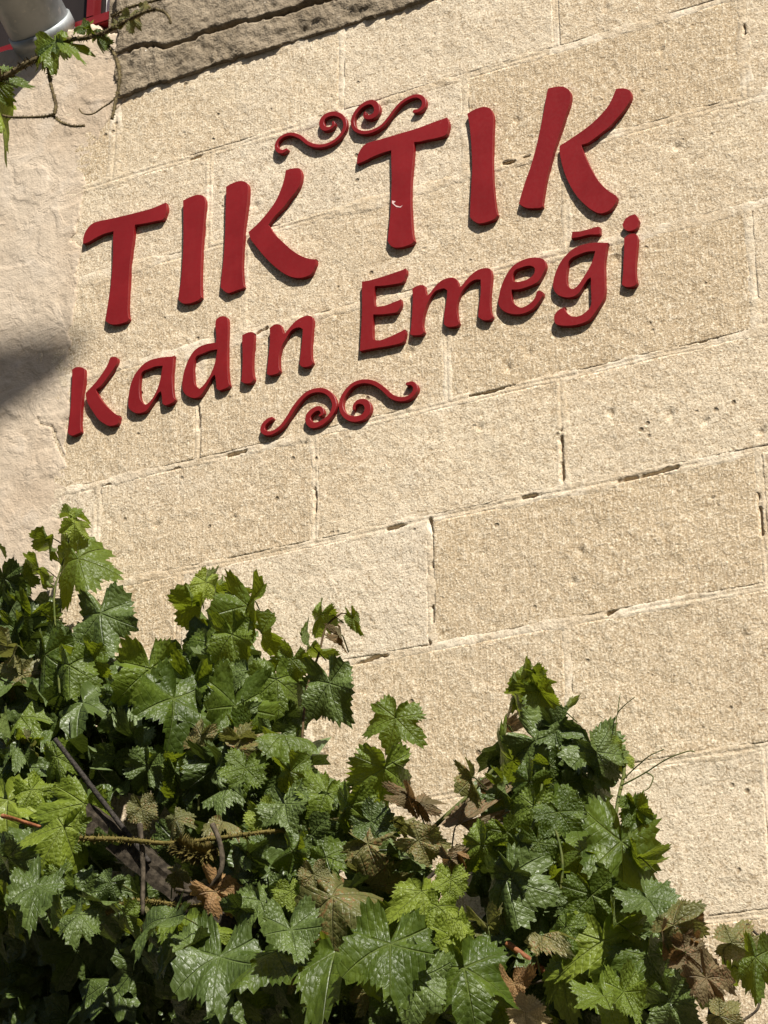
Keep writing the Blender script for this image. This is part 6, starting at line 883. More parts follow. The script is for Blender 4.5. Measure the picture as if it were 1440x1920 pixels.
 (-0.077,-0.363,2.666,-1.45,-0.24,-2.41,0.082,6,2,0.84),
 (-0.908,-0.245,2.941,-1.82,-1,-3.09,0.088,1,2,0.72),
 (-0.237,-0.369,2.584,-2.48,-0.68,-2.86,0.088,2,2,0.72),
 (-0.213,-0.115,3.022,-1.23,-0.63,2.97,0.095,2,2,0.76),
 (0.436,-0.445,2.444,-1.93,0.38,-2.84,0.08,8,2,0.8),
 (0.762,-0.47,2.359,-2.19,0.07,2.42,0.074,6,2,0.96),
 (-0.748,-0.237,2.605,-1.95,-0.63,-2.91,0.085,7,2,0.86),
 (-0.443,-0.277,2.866,-1.51,0.26,-2.54,0.087,7,2,0.89),
 (0.385,-0.277,2.774,-0.48,0.38,-0.92,0.082,0,2,0.68),
 (-0.221,-0.487,2.689,-1.27,-0.75,2.69,0.088,1,2,0.65),
 (-0.776,-0.178,2.87,-2.6,-0.53,-2.63,0.115,9,2,0.64),
 (0.528,-0.123,2.491,-2.27,-0.55,2.76,0.083,3,2,0.78),
 (-0.636,-0.198,2.665,-1.5,0.14,2.85,0.103,2,2,0.87),
 (-0.278,-0.122,2.748,-1.4,-0.12,-2.95,0.105,4,2,0.75),
 (0.651,-0.5,2.398,-1.71,-0.02,-3.12,0.077,1,2,0.66),
 (0.64,-0.483,2.649,-0.81,0.04,-3.06,0.103,6,2,0.61),
 (-0.979,-0.106,3.618,-0.96,0.59,-2.8,0.109,6,2,0.81),
 (0.134,-0.2,2.817,-1.56,0.16,3.02,0.092,5,2,0.82),
 (0.681,-0.238,2.457,-2.36,-0.05,2.77,0.075,3,2,0.92),
 (-0.174,-0.265,3.19,-2.12,-0.53,1.96,0.07,2,2,0.97),
 (-0.673,-0.475,2.831,-2.09,0.88,-2.45,0.066,2,2,0.94),
 (-0.751,-0.213,2.626,-1.01,-0.39,2.13,0.074,11,2,0.79),
 (-0.426,-0.409,2.928,-3.02,-0.41,-1.68,0.063,6,2,0.94),
 (0.403,-0.241,2.961,-0.9,-0.28,-2.82,0.113,11,2,0.86),
 (-0.55,-0.228,2.76,-1.07,0.88,2.97,0.08,1,2,0.8),
 (-0.597,-0.48,2.815,-0.48,0.46,-1.28,0.078,1,2,0.66),
 (0.412,-0.213,2.892,-0.82,-0.42,2.06,0.082,5,2,0.76),
 (0.591,-0.281,2.783,-1.63,0.28,-2.72,0.089,6,2,0.78),
 (-0.939,-0.156,3.617,-1.83,0.83,3.08,0.106,8,2,0.8),
 (0.573,-0.318,2.392,-2.19,-0.73,-2.72,0.054,9,2,0.62),
 (0.025,-0.126,2.882,-2.12,-0.95,-2.9,0.076,7,2,0.92),
 (0.775,-0.377,2.436,-0.44,-0.4,2.05,0.061,9,2,0.77),
 (-0.134,-0.255,2.891,-0.15,0.35,-0.86,0.091,2,2,0.92),
 (-0.427,-0.212,2.592,-1.02,-0.39,-2.24,0.117,4,2,0.78),
 (0.147,-0.255,2.627,-1.51,0.68,2.49,0.108,0,2,0.62),
 (0.11,-0.238,2.821,-1.63,-0.03,3.08,0.09,2,2,0.82),
 (-0.689,-0.197,3.243,-2.17,-0.1,-2.36,0.099,6,2,0.71),
 (-0.39,-0.114,3.018,-2.74,-1.17,-2.17,0.113,11,2,0.78),
 (-0.749,-0.202,2.706,-1.61,-0.43,-2.83,0.1,3,2,0.93),
 (-0.507,-0.245,3.351,-0.1,0.05,0.09,0.082,6,2,0.67),
]
CANES = [
 ('cane',0.0026,'green',[(-0.6685,-0.295,3.3512),(-0.7558,-0.205,3.5492),(-0.7941,-0.165,3.663),(-0.7913,-0.145,3.7374),(-0.7707,-0.135,3.8445)]),
 ('cane',0.0026,'green',[(-0.2472,-0.365,3.0031),(-0.2887,-0.295,3.1804),(-0.2965,-0.245,3.3054),(-0.3325,-0.185,3.4551),(-0.3585,-0.145,3.5953)]),
 ('cane',0.003,'brown',[(-0.0372,-0.3,3.1288),(-0.0628,-0.24,3.2686),(-0.0548,-0.2,3.3708),(-0.0479,-0.18,3.4378),(-0.0163,-0.17,3.4665)]),
 ('cane',0.0026,'green',[(0.5348,-0.405,2.8425),(0.4904,-0.295,3.0499),(0.4677,-0.235,3.1719),(0.4643,-0.215,3.2452)]),
 ('cane',0.0042,'green',[(0.7034,-0.445,2.7291),(0.699,-0.405,2.8205),(0.7005,-0.375,2.8953),(0.7013,-0.345,2.9505),(0.6905,-0.325,2.995),(0.6698,-0.315,3.0257),(0.6568,-0.315,3.0364)]),
 ('cane',0.005,'green',[(0.2669,-0.385,2.8511),(0.3221,-0.365,2.9079),(0.3668,-0.335,2.9583),(0.4052,-0.295,3.0184)]),
 ('cane',0.013,'moss',[(-0.2057,-0.5,2.891),(-0.1696,-0.51,2.8695),(-0.1354,-0.51,2.8607),(-0.1208,-0.5,2.8743)]),
 ('cane',0.0055,'moss',[(-0.4201,-0.54,2.9241),(-0.3285,-0.52,2.9146),(-0.2251,-0.5,2.8979),(-0.1175,-0.47,2.9031),(-0.0169,-0.43,2.9127),(0.0533,-0.38,2.9155),(0.1239,-0.33,2.894)]),
 ('cane',0.0065,'bark',[(-0.3018,-0.5,2.9483),(-0.2903,-0.5,2.8632),(-0.2871,-0.5,2.7587)]),
 ('cane',0.006,'bark',[(-0.1147,-0.52,2.9179),(-0.096,-0.52,2.8772),(-0.0897,-0.52,2.8276),(-0.1197,-0.51,2.7959),(-0.1707,-0.5,2.7914),(-0.2088,-0.5,2.8004)]),
 ('cane',0.005,'moss',[(-0.3739,-0.5,2.7721),(-0.3166,-0.5,2.7894),(-0.2525,-0.49,2.7818),(-0.1952,-0.48,2.7684),(-0.1513,-0.48,2.7686)]),
 ('cane',0.0065,'red',[(0.5177,-0.5,2.6115),(0.5532,-0.49,2.5819),(0.5888,-0.46,2.5486),(0.6088,-0.4,2.5105)]),
 ('cane',0.004,'bark',[(0.465,-0.45,2.5456),(0.524,-0.46,2.5396),(0.5824,-0.47,2.5415)]),
 ('cane',0.005,'red',[(-0.4827,-0.72,2.9347),(-0.5552,-0.57,2.9733),(-0.5075,-0.56,2.9557)]),
 ('cane',0.005,'bark',[(0.3495,-0.4,2.7838),(0.3848,-0.4,2.8321),(0.3929,-0.38,2.8677),(0.4412,-0.36,2.8822),(0.5214,-0.4,2.8456)]),
 ('cane',0.004,'bark',[(0.3133,-0.42,2.7732),(0.349,-0.41,2.8026),(0.396,-0.4,2.8148)]),
 ('cane',0.003,'bark',[(0.9083,-0.42,2.5246),(0.9355,-0.4,2.561),(0.9604,-0.38,2.5903),(0.9862,-0.37,2.6079)]),
 ('cane',0.003,'bark',[(0.9401,-0.38,2.6208),(0.9592,-0.38,2.6021),(0.9826,-0.38,2.5772)]),
 ('cane',0.003,'bark',[(0.9123,-0.42,2.4295),(0.9305,-0.41,2.4436),(0.9592,-0.4,2.4671),(0.9563,-0.39,2.5062),(0.952,-0.38,2.5564)]),
 ('cane',0.0035,'green',[(0.5443,-0.465,2.7854),(0.5529,-0.465,2.8151),(0.557,-0.445,2.8557),(0.5587,-0.415,2.9208),(0.5522,-0.385,2.9724)]),
 ('cane',0.003,'green',[(0.6122,-0.465,2.6957),(0.6197,-0.465,2.7553),(0.6074,-0.455,2.8103),(0.593,-0.445,2.8404)]),
]
TENDRILS = [
 ('tendril',0.0015,'green',[(0.6882,-0.35,3.0045),(0.6907,-0.35,3.0363),(0.6943,-0.35,3.0671),(0.7113,-0.36,3.0787),(0.7404,-0.37,3.0905)]),
 ('tendril',0.0012,'green',[(0.6955,-0.35,3.069),(0.6987,-0.35,3.0892),(0.703,-0.35,3.1102)]),
 ('tendril',0.0013,'green',[(0.6746,-0.35,3.0237),(0.6765,-0.35,3.0439),(0.6796,-0.35,3.0629)]),
 ('tendril',0.0016,'green',[(0.7128,-0.38,2.9268),(0.732,-0.38,2.9419),(0.754,-0.39,2.9507),(0.7769,-0.4,2.9592),(0.8064,-0.4,2.9673)]),
 ('tendril',0.0018,'green',[(0.713,-0.39,2.9126),(0.7407,-0.39,2.9222),(0.7639,-0.39,2.9314),(0.8118,-0.4,2.9477),(0.8529,-0.4,2.9561),(0.8676,-0.4,2.9528)]),
 ('tendril',0.0015,'green',[(0.7639,-0.39,2.9314),(0.7774,-0.39,2.9211),(0.7746,-0.39,2.909),(0.7677,-0.39,2.8996),(0.7567,-0.39,2.8949)]),
 ('tendril',0.0016,'green',[(0.7153,-0.42,2.8506),(0.6901,-0.42,2.8437),(0.6731,-0.42,2.8254)]),
 ('tendril',0.0016,'brown',[(-0.0163,-0.17,3.4665),(0.0037,-0.17,3.4629),(0.0209,-0.17,3.4622)]),
]
UPCANES = [
 ('cane',0.006,'bristle',[(-0.6755,-0.76,4.6783),(-0.5885,-0.76,4.6816),(-0.5492,-0.76,4.6901),(-0.5167,-0.76,4.699),(-0.4808,-0.76,4.7035),(-0.4547,-0.76,4.7064),(-0.446,-0.76,4.7244),(-0.4071,-0.76,4.7277),(-0.3547,-0.76,4.7171),(-0.3128,-0.76,4.7146),(-0.2811,-0.76,4.7185),(-0.2497,-0.76,4.7256),(-0.2027,-0.76,4.7338),(-0.1712,-0.76,4.7328)]),
 ('cane',0.0035,'bristle',[(-0.1712,-0.76,4.7328),(-0.1457,-0.76,4.7186),(-0.1308,-0.76,4.6974),(-0.1255,-0.76,4.6801)]),
 ('cane',0.004,'bristle',[(-0.3003,-0.74,4.7688),(-0.2749,-0.74,4.7732),(-0.2495,-0.74,4.7775),(-0.2017,-0.74,4.7744),(-0.148,-0.74,4.7691)]),
 ('cane',0.005,'bristle',[(-0.3284,-0.74,4.7206),(-0.2958,-0.74,4.6784),(-0.2779,-0.74,4.6381),(-0.2704,-0.74,4.6014),(-0.2715,-0.74,4.5707),(-0.2776,-0.74,4.5355),(-0.285,-0.74,4.4931)]),
 ('cane',0.005,'bristle',[(-0.458,-0.76,4.7058),(-0.4542,-0.76,4.6728),(-0.4427,-0.76,4.6186),(-0.4263,-0.76,4.5635),(-0.4296,-0.76,4.538)]),
 ('cane',0.0035,'bristle',[(-0.4296,-0.76,4.538),(-0.4506,-0.76,4.5391),(-0.4968,-0.76,4.5506),(-0.5436,-0.76,4.5648),(-0.5743,-0.76,4.5788)]),
 ('cane',0.0035,'bristle',[(-0.442,-0.75,4.5458),(-0.4145,-0.75,4.5173),(-0.3813,-0.75,4.4981),(-0.3506,-0.75,4.4898)]),
 ('cane',0.002,'bristle',[(-0.2849,-0.72,4.5708),(-0.3031,-0.72,4.5547),(-0.325,-0.72,4.5474),(-0.3532,-0.72,4.5383),(-0.3793,-0.72,4.5475),(-0.3905,-0.72,4.5633)]),
]
UPLEAVES = [
 (-0.43,-0.77,4.726,0.28,-0.75,1.28,0.065,10,0,0.74),
 (-0.427,-0.77,4.725,-0.69,0.61,-2.4,0.1,8,0,0.67),
 (-0.359,-0.76,4.746,1.05,-1.23,0.76,0.039,0,0,0.69),
 (-0.318,-0.76,4.704,-1.88,0.35,2.96,0.04,2,0,0.63),
 (-0.235,-0.76,4.734,-1.45,0.06,-2.57,0.036,8,3,0.98),
 (-0.345,-0.75,4.736,-3.12,-0.71,-2.04,0.036,0,0,0.73),
 (-0.62,-0.76,4.667,-1.11,-0.11,-2.15,0.147,10,1,0.9),
 (-0.611,-0.76,4.7,-2.02,0.86,2.78,0.054,4,0,0.66),
 (-0.604,-0.76,4.683,-1.55,0.51,3.07,0.07,10,0,0.79),
 (-0.271,-0.76,4.723,1.51,0.48,0.41,0.021,11,3,0.63),
 (-0.206,-0.75,4.762,-1.41,0.46,-2.77,0.02,8,3,0.89),
]
JCR = [
 [(0.2225,4.0144),(0.2767,4.014),(0.3372,4.016)],
 [(0.7385,4.0159),(0.7822,4.0157),(0.8255,4.0129)],
 [(0.3491,3.732),(0.4011,3.7315)],
 [(0.5794,3.7222),(0.6419,3.7217),(0.7164,3.7272)],
 [(-0.0691,3.41),(-0.0215,3.4196),(0.0284,3.4186)],
 [(0.0926,3.4251),(0.1139,3.4289)],
 [(-0.7903,3.9931),(-0.7668,3.9968)],
 [(-0.6029,3.9935),(-0.5646,3.9967)],
 [(-0.4237,4.0031),(-0.3758,4.004)],
 [(0.0109,3.7226),(0.0548,3.7256)],
 [(0.1175,3.7287),(0.1251,3.6906),(0.1328,3.6565),(0.1242,3.6129)],
 [(0.1229,3.5133),(0.1238,3.4751)],
 [(-0.1835,3.8658),(-0.1789,3.839),(-0.1801,3.808)],
 [(-0.5149,4.1608),(-0.509,4.1204),(-0.5112,4.0922)],
 [(0.891,3.6231),(0.8939,3.5797),(0.8945,3.5371)],
 [(0.3266,4.6012),(0.353,4.598),(0.3906,4.6031)],
 [(-0.5636,4.8679),(-0.5297,4.8692)],
 [(0.5411,3.4198),(0.5662,3.4298)],
 [(-0.3525,4.313),(-0.3224,4.3231)],
 [(0.9387,4.8008),(0.9392,4.7687)],
 [(0.8532,4.7821),(0.8793,4.7823)],
 [(0.1335,4.0282),(0.1293,4.0209)],
 [(-0.4351,4.5565),(-0.3854,4.5554)],
 [(0.4478,3.8841),(0.4458,3.7543)],
 [(-0.2247,3.712),(-0.182,3.7117)],
]
CRACK = [
 (-0.9969,4.2309),
 (-0.9892,4.2141),
 (-0.9503,4.1979),
 (-0.9343,4.1512),
 (-0.9141,4.1128),
 (-0.8893,4.0781),
 (-0.886,4.0219),
]
BEAM = [
 (-0.4731,-0.4,2.993),
 (-0.2015,-0.4,2.781),
]
ROD = [
 (-0.4584,-0.43,3.0508),
 (-0.3605,-0.43,2.9338),
]
TRUNK = [
 (0.8232,-0.35,2.5763),
 (0.8603,-0.38,2.5179),
 (0.8714,-0.4,2.4415),
]
CHIP = [
 (0.0315,4.5756),
 (0.0416,4.5705),
 (0.0358,4.567),
 (0.0416,4.5594),
 (0.0531,4.5525),
 (0.0604,4.5549),
 (0.0546,4.5499),
 (0.043,4.5546),
 (0.0314,4.5682),
]
PITS = [
 (0.359,4.711),
 (0.757,4.52),
 (0.373,4.085),
 (0.321,4.061),
 (0.838,3.321),
 (0.483,3.575),
 (0.598,4.271),
 (0.708,3.854),
 (-0.885,5.469),
 (-0.622,3.861),
 (0.568,3.89),
 (0.248,3.929),
 (0.069,4.162),
 (0.786,3.821),
 (-0.36,4.678),
 (0.464,3.51),
 (0.735,4.789),
 (0.602,4.949),
 (0.91,3.768),
]

# ------------------------------------------------------------------ helpers
def tag(o, label=None, cat=None, group=None, kind=None):
    if label: o['label'] = label
    if cat: o['category'] = cat
    if group: o['group'] = group
    if kind: o['kind'] = kind
    return o

def empty(name, loc=(0, 0, 0)):
    o = bpy.data.objects.new(name, None); col.objects.link(o); o.location = loc
    o.empty_display_size = 0.1
    return o

def put(name, mesh, mat=None, parent=None):
    o = bpy.data.objects.new(name, mesh); col.objects.link(o)
    if mat and not mesh.materials: mesh.materials.append(mat)
    if parent:
        o.parent = parent
        o.matrix_parent_inverse = Matrix.Translation(-Vector(wloc(parent)))
    return o

def wloc(o):
    v = Vector(o.location)
    return v

def pydata(name, verts, faces, smooth=False):
    m = bpy.data.meshes.new(name); m.from_pydata([tuple(v) for v in verts], [], faces); m.update()
    if smooth: m.polygons.foreach_set('use_smooth', [True]*len(m.polygons))
    return m

def npmesh(name, V, F, smooth=True):
    """V (n,3) float, F (m,4) int quads"""
    m = bpy.data.meshes.new(name); n, k = len(V), len(F)
    m.vertices.add(n); m.vertices.foreach_set('co', V.astype(np.float32).ravel())
    m.loops.add(k*4); m.loops.foreach_set('vertex_index', F.astype(np.int32).ravel())
    m.polygons.add(k); m.polygons.foreach_set('loop_start', np.arange(0, k*4, 4, dtype=np.int32))
    m.polygons.foreach_set('use_smooth', np.full(k, smooth))
    m.update(calc_edges=True); m.validate()
    return m

def _h(i, j, s):
    n = (i.astype(np.int64)*374761393 + j.astype(np.int64)*668265263 + s*1274126177) & 0xffffffff
    n = ((n ^ (n >> 13))*1274126177) & 0xffffffff
    n = ((n ^ (n >> 16))*2246822519) & 0xffffffff
    return (n & 0xffffff)/float(0xffffff)*2-1

def vn(x, z, s=0):
    i = np.floor(x); j = np.floor(z); u = x-i; v = z-j
    u = u*u*u*(u*(u*6-15)+10); v = v*v*v*(v*(v*6-15)+10)
    a, b, c, d = _h(i, j, s), _h(i+1, j, s), _h(i, j+1, s), _h(i+1, j+1, s)
    return (a*(1-u)+b*u)*(1-v)+(c*(1-u)+d*u)*v

def fbm(x, z, f, s=0, o=3, g=.5):
    t = 0; a = 1; n = 0
    for k in range(o):
        t = t + a*vn(x*f*2**k + 17.3*k, z*f*2**k - 9.1*k, s+k); n += a; a *= g
    return t/n

def sstep(t): t = np.clip(t, 0, 1); return t*t*(3-2*t)

def heightfield(name, xs, zs, hfun, skirt=.03, mask=None):
    """surface facing -y at y=-h"""
    X, Z = np.meshgrid(xs, zs); Hh = hfun(X, Z)
    V = np.stack([X, -Hh, Z], -1)
    if skirt:
        for sl in (np.s_[0, :], np.s_[-1, :], np.s_[:, 0], np.s_[:, -1]):
            V[sl][..., 1] = np.maximum(V[sl][..., 1], skirt)
    nz, nx = X.shape; idx = np.arange(nz*nx).reshape(nz, nx)
    F = np.stack([idx[:-1, :-1], idx[:-1, 1:], idx[1:, 1:], idx[1:, :-1]], -1)
    if mask is not None:
        mk = mask(X, Z); q = mk[:-1, :-1] | mk[:-1, 1:] | mk[1:, 1:] | mk[1:, :-1]
        F = F[q]; used = np.unique(F); re = np.full(nz*nx, -1); re[used] = np.arange(len(used))
        return npmesh(name, V.reshape(-1, 3)[used], re[F])
    return npmesh(name, V.reshape(-1, 3), F.reshape(-1, 4))

def box(name, a, b, mat, parent=None, bevel=0.0):
    bm = bmesh.new(); bmesh.ops.create_cube(bm, size=1)
    for v in bm.verts:
        for k in range(3): v.co[k] = (a[k]+b[k])/2 + v.co[k]*(b[k]-a[k])
    if bevel: bmesh.ops.bevel(bm, geom=bm.edges[:], offset=bevel, segments=2, affect='EDGES')
    m = bpy.data.meshes.new(name); bm.to_mesh(m); bm.free()
    return put(name, m, mat, parent)

def spline(pts, sub=6):
    P = [Vector(p) for p in pts]; n = len(P); out = []
    for k in range(n-1):
        p0, p1, p2, p3 = P[max(k-1, 0)], P[k], P[k+1], P[min(k+2, n-1)]
        for j in range(sub):
            t = j/sub
            out.append(.5*((2*p1)+(p2-p0)*t+(2*p0-5*p1+4*p2-p3)*t*t+(3*p1-p0-3*p2+p3)*t**3))
    out.append(P[-1]); return out

def tube(name, pts, r0, r1, mat, parent=None, seg=7, rough=0.0, seed=0, sub=6, bristle=0):
    rng = random.Random(seed); P = spline(pts, sub); n = len(P); V = []; Fc = []
    up = Vector((0.3, 0.2, 1))
    for k, p in enumerate(P):
        t = (P[min(k+1, n-1)]-P[max(k-1, 0)]).normalized()
        a = t.cross(up)
        if a.length < 1e-3: a = t.cross(Vector((1, 0, 0)))
        a.normalize(); b = t.cross(a); r = r0+(r1-r0)*k/(n-1)
        if rough: r *= 1+rng.uniform(-rough, rough)
        for s in range(seg):
            an = 2*math.pi*s/seg; rr = r*(1+rng.uniform(-rough, rough)*.6)
            V.append(p+a*math.cos(an)*rr+b*math.sin(an)*rr)
    for k in range(n-1):
        for s in range(seg):
            Fc.append((k*seg+s, k*seg+(s+1) % seg, (k+1)*seg+(s+1) % seg, (k+1)*seg+s))
    Fc.append(tuple(range(seg))[::-1]); Fc.append(tuple((n-1)*seg+s for s in range(seg)))
    # bristles / moss tufts
    for _ in range(bristle):
        k = rng.randrange(n-1); p = P[k].lerp(P[k+1], rng.random())
        d = Vector((rng.gauss(0, 1), rng.gauss(0, 1), rng.gauss(0, 1))).normalized()
        t = (P[k+1]-P[k]).normalized(); e = d.cross(t)
        if e.length < .1: continue
        e.normalize(); b0 = len(V); r = r0+(r1-r0)*k/(n-1)
        w = r*.35; L = r*rng.uniform(.9, 1.9)
        V += [p+e*r*.6+t*w, p+e*r*.6-t*w, p+e*(r*.6+L)]
        Fc.append((b0, b0+1, b0+2))
    m = pydata(name, V, Fc, True)
    return put(name, m, mat, parent)

# ------------------------------------------------------------------ materials
def new_mat(name):
    m = bpy.data.materials.new(name); m.use_nodes = True
    return m, m.node_tree.nodes, m.node_tree.links, m.node_tree.nodes['Principled BSDF']

class NT:
    def __init__(s, tree): s.t = tree; s.n = tree.nodes; s.l = tree.links
    def link(s, a, b): s.l.new(a, b)
    def m(s, op, a, b=None, c=None, clamp=False):
        n = s.n.new('ShaderNodeMath'); n.operation = op; n.use_clamp = clamp
        for k, v in enumerate((a, b, c)):
            if v is None: continue
            if isinstance(v, (int, float)): n.inputs[k].default_value = v
            else: s.link(v, n.inputs[k])
        return n.outputs[0]
    def noise(s, vec, scale, detail=3, rough=.55, dist=0):
        n = s.n.new('ShaderNodeTexNoise'); n.inputs['Scale'].default_value = scale; n.inputs['Detail'].default_value = detail
        n.inputs['Roughness'].default_value = rough; n.inputs['Distortion'].default_value = dist
        if vec is not None: s.link(vec, n.inputs['Vector'])
        return n.outputs['Fac']
    def voro(s, vec, scale, feature='F1'):
        n = s.n.new('ShaderNodeTexVoronoi'); n.feature = feature; n.inputs['Scale'].default_value = scale
        s.link(vec, n.inputs['Vector']); return n.outputs['Distance']
    def ramp(s, fac, a, b, lo=0.0, hi=1.0):
        n = s.n.new('ShaderNodeMapRange'); n.clamp = True; n.interpolation_type = 'SMOOTHSTEP'
        n.inputs['From Min'].default_value = a; n.inputs['From Max'].default_value = b
        n.inputs['To Min'].default_value = lo; n.inputs['To Max'].default_value = hi
        s.link(fac, n.inputs['Value']); return n.outputs[0]
    def mix(s, fac, a, b, mode='MIX'):
        n = s.n.new('ShaderNodeMix'); n.data_type = 'RGBA'; n.blend_type = mode
        for idx, v in ((0, fac), (6, a), (7, b)):
            if isinstance(v, (int, float)): n.inputs[idx].default_value = v
            elif isinstance(v, tuple): n.inputs[idx].default_value = (*v, 1)
            else: s.link(v, n.inputs[idx])
        return n.outputs[2]
    def scale(s, vec, xyz):
        n = s.n.new('ShaderNodeMapping'); n.inputs['Scale'].default_value = xyz; s.link(vec, n.inputs['Vector']); return n.outputs[0]
    def bump(s, h, strength, dist, normal=None):
        n = s.n.new('ShaderNodeBump'); n.inputs['Strength'].default_value = strength; n.inputs['Distance'].default_value = dist
        s.link(h, n.inputs['Height'])
        if normal is not None: s.link(normal, n.inputs['Normal'])
        return n.outputs[0]
    def pos(s): return s.n.new('ShaderNodeNewGeometry').outputs['Position']
    def rnd(s): return s.n.new('ShaderNodeObjectInfo').outputs['Random']

def stone_like(name, mort):
    m, n, l, b = new_mat(name); t = NT(m.node_tree); P = t.pos(); r = t.rnd()
    big = t.noise(P, 2.2, 3); mid = t.noise(P, 14, 4, .6); grain = t.noise(P, 62, 4, .68, .15); fine = t.noise(P, 190, 3, .65)
    c = t.mix(t.ramp(big, .35, .65), (.515, .415, .285), (.585, .485, .345))
    wth = t.noise(P, 1.1, 4, .6, .8)
    c = t.mix(t.ramp(wth, .52, .66, 0, .5), c, (.60, .52, .41))
    c = t.mix(t.ramp(wth, .46, .34, 0, .45), c, (.46, .345, .215))
    c = t.mix(t.ramp(mid, .42, .68, 0, .5), c, (.47, .36, .232))
    if not mort: c = t.mix(t.ramp(r, .5, 1, 0, .75), c, (.455, .352, .225)); c = t.mix(t.ramp(r, .35, 0, 0, .55), c, (.60, .52, .405)); c = t.mix(t.ramp(t.noise(t.scale(P, (7, 7, 1.1)), 1.0, 4, .6), .54, .70, 0, .4), c, (.40, .315, .21))
    pale = None
    if mort:
        pale = t.m('MULTIPLY', t.ramp(t.noise(P, 4.5, 3), .44, .60, 0, .8), t.ramp(t.noise(P, 22, 3), .36, .56, .1, 1))
        c = t.mix(pale, c, (.70, .61, .475))
    k = .6 if mort else 1.0
    c = t.mix(t.ramp(grain, .52, .64, 0, .6*k), c, (.71, .61, .46))
    c = t.mix(t.ramp(grain, .47, .33, 0, .7*k), c, (.34, .25, .15))
    c = t.mix(t.ramp(fine, .53, .64, 0, .7*k), c, (.80, .70, .53))
    c = t.mix(t.ramp(fine, .47, .35, 0, .75*k), c, (.27, .19, .105))
    pit = t.voro(P, 26); pit2 = t.noise(P, 9, 2)
    pm = t.m('MULTIPLY', t.ramp(pit, .20, .07), t.ramp(pit2, .54, .62))
    c = t.mix(t.m('MULTIPLY', pm, .7), c, (.17, .115, .06))
    l.new(c, b.inputs['Base Color']); b.inputs['Roughness'].default_value = .95; b.inputs['Specular IOR Level'].default_value = .1
    tool = t.noise(t.scale(P, (170, 170, 20)), 1.0, 2, .5)
    h = t.m('ADD', t.m('MULTIPLY', grain, .9), t.m('MULTIPLY', fine, .5))
    if not mort: h = t.m('ADD', h, t.m('MULTIPLY', tool, t.ramp(r, .35, .8, .05, .4)))
    h = t.m('SUBTRACT', h, t.m('MULTIPLY', pm, 1.0))
    bp = n.new('ShaderNodeBump'); bp.inputs['Distance'].default_value = .0075; l.new(h, bp.inputs['Height'])
    if mort: l.new(t.ramp(pale, 0, 1, .52, .3), bp.inputs['Strength'])
    else: bp.inputs['Strength'].default_value = .55
    l.new(bp.outputs[0], b.inputs['Normal'])
    return m
def stone_material(): return stone_like('tuff_stone', False)
def mortar_material(): return stone_like('lime_mortar', True)

def plaster_material():
    m, n, l, b = new_mat('old_plaster'); t = NT(m.node_tree); P = t.pos()
    a = t.noise(P, 3.2, 4, .6); d = t.noise(P, 11, 4, .6, .6); g = t.noise(P, 55, 4, .6); f = t.noise(P, 200, 2)
    c = t.mix(t.ramp(a, .35, .65), (.475, .375, .27), (.525, .435, .33)); c = t.mix(t.ramp(d, .5, .72, 0, .6), c, (.55, .47, .375))
    c = t.mix(t.ramp(g, .42, .25, 0, .5), c, (.34, .25, .165))
    l.new(c, b.inputs['Base Color']); b.inputs['Roughness'].default_value = .95; b.inputs['Specular IOR Level'].default_value = .1
    h = t.m('ADD', t.m('MULTIPLY', t.ramp(d, .45, .6), .5), t.m('ADD', t.m('MULTIPLY', g, .8), t.m('MULTIPLY', f, .5)))
    l.new(t.bump(h, .5, .006), b.inputs['Normal']); return m

def concrete_material():
    m, n, l, b = new_mat('weathered_concrete'); t = NT(m.node_tree); P = t.pos()
    a = t.noise(P, 4, 4, .6); g = t.noise(P, 70, 4, .65); f = t.noise(P, 190, 2); v = t.voro(P, 38)
    c = t.mix(t.ramp(a, .35, .65), (.22, .176, .12), (.285, .232, .165)); c = t.mix(t.ramp(g, .5, .3, 0, .75), c, (.13, .10, .065))
    c = t.mix(t.ramp(g, .58, .75, 0, .6), c, (.45, .39, .30))
    c = t.mix(t.m('MULTIPLY', t.ramp(v, .13, .07), t.ramp(t.noise(P, 17, 2), .6, .65)), c, (.6, .56, .48))
    l.new(c, b.inputs['Base Color']); b.inputs['Roughness'].default_value = .95; b.inputs['Specular IOR Level'].default_value = .1
    l.new(t.bump(t.m('ADD', g, t.m('MULTIPLY', f, .4)), .8, .008), b.inputs['Normal']); return m

def paint_material(name, c0, c1, rough=.42, bump=.08, spec=.3):
    m, n, l, b = new_mat(name); t = NT(m.node_tree); P = t.pos()
    a = t.noise(P, 6, 3); g = t.noise(P, 160, 3)
    l.new(t.mix(t.ramp(a, .3, .7), c0, c1), b.inputs['Base Color'])
    l.new(t.ramp(g, .2, .8, rough-.08, rough+.1), b.inputs['Roughness']); b.inputs['Specular IOR Level'].default_value = spec
    l.new(t.bump(t.m('ADD', t.noise(P, 30, 2), t.m('MULTIPLY', g, .3)), bump, .004), b.inputs['Normal']); return m

def bark_material(name, c0, c1, sc=60, rough=.85):
    m, n, l, b = new_mat(name); t = NT(m.node_tree); P = t.pos()
    g = t.noise(P, sc, 4, .65); l.new(t.mix(t.ramp(g, .35, .65), c0, c1), b.inputs['Base Color'])
    b.inputs['Roughness'].default_value = rough; b.inputs['Specular IOR Level'].default_value = .12; l.new(t.bump(g, .6, .004), b.inputs['Normal']); return m

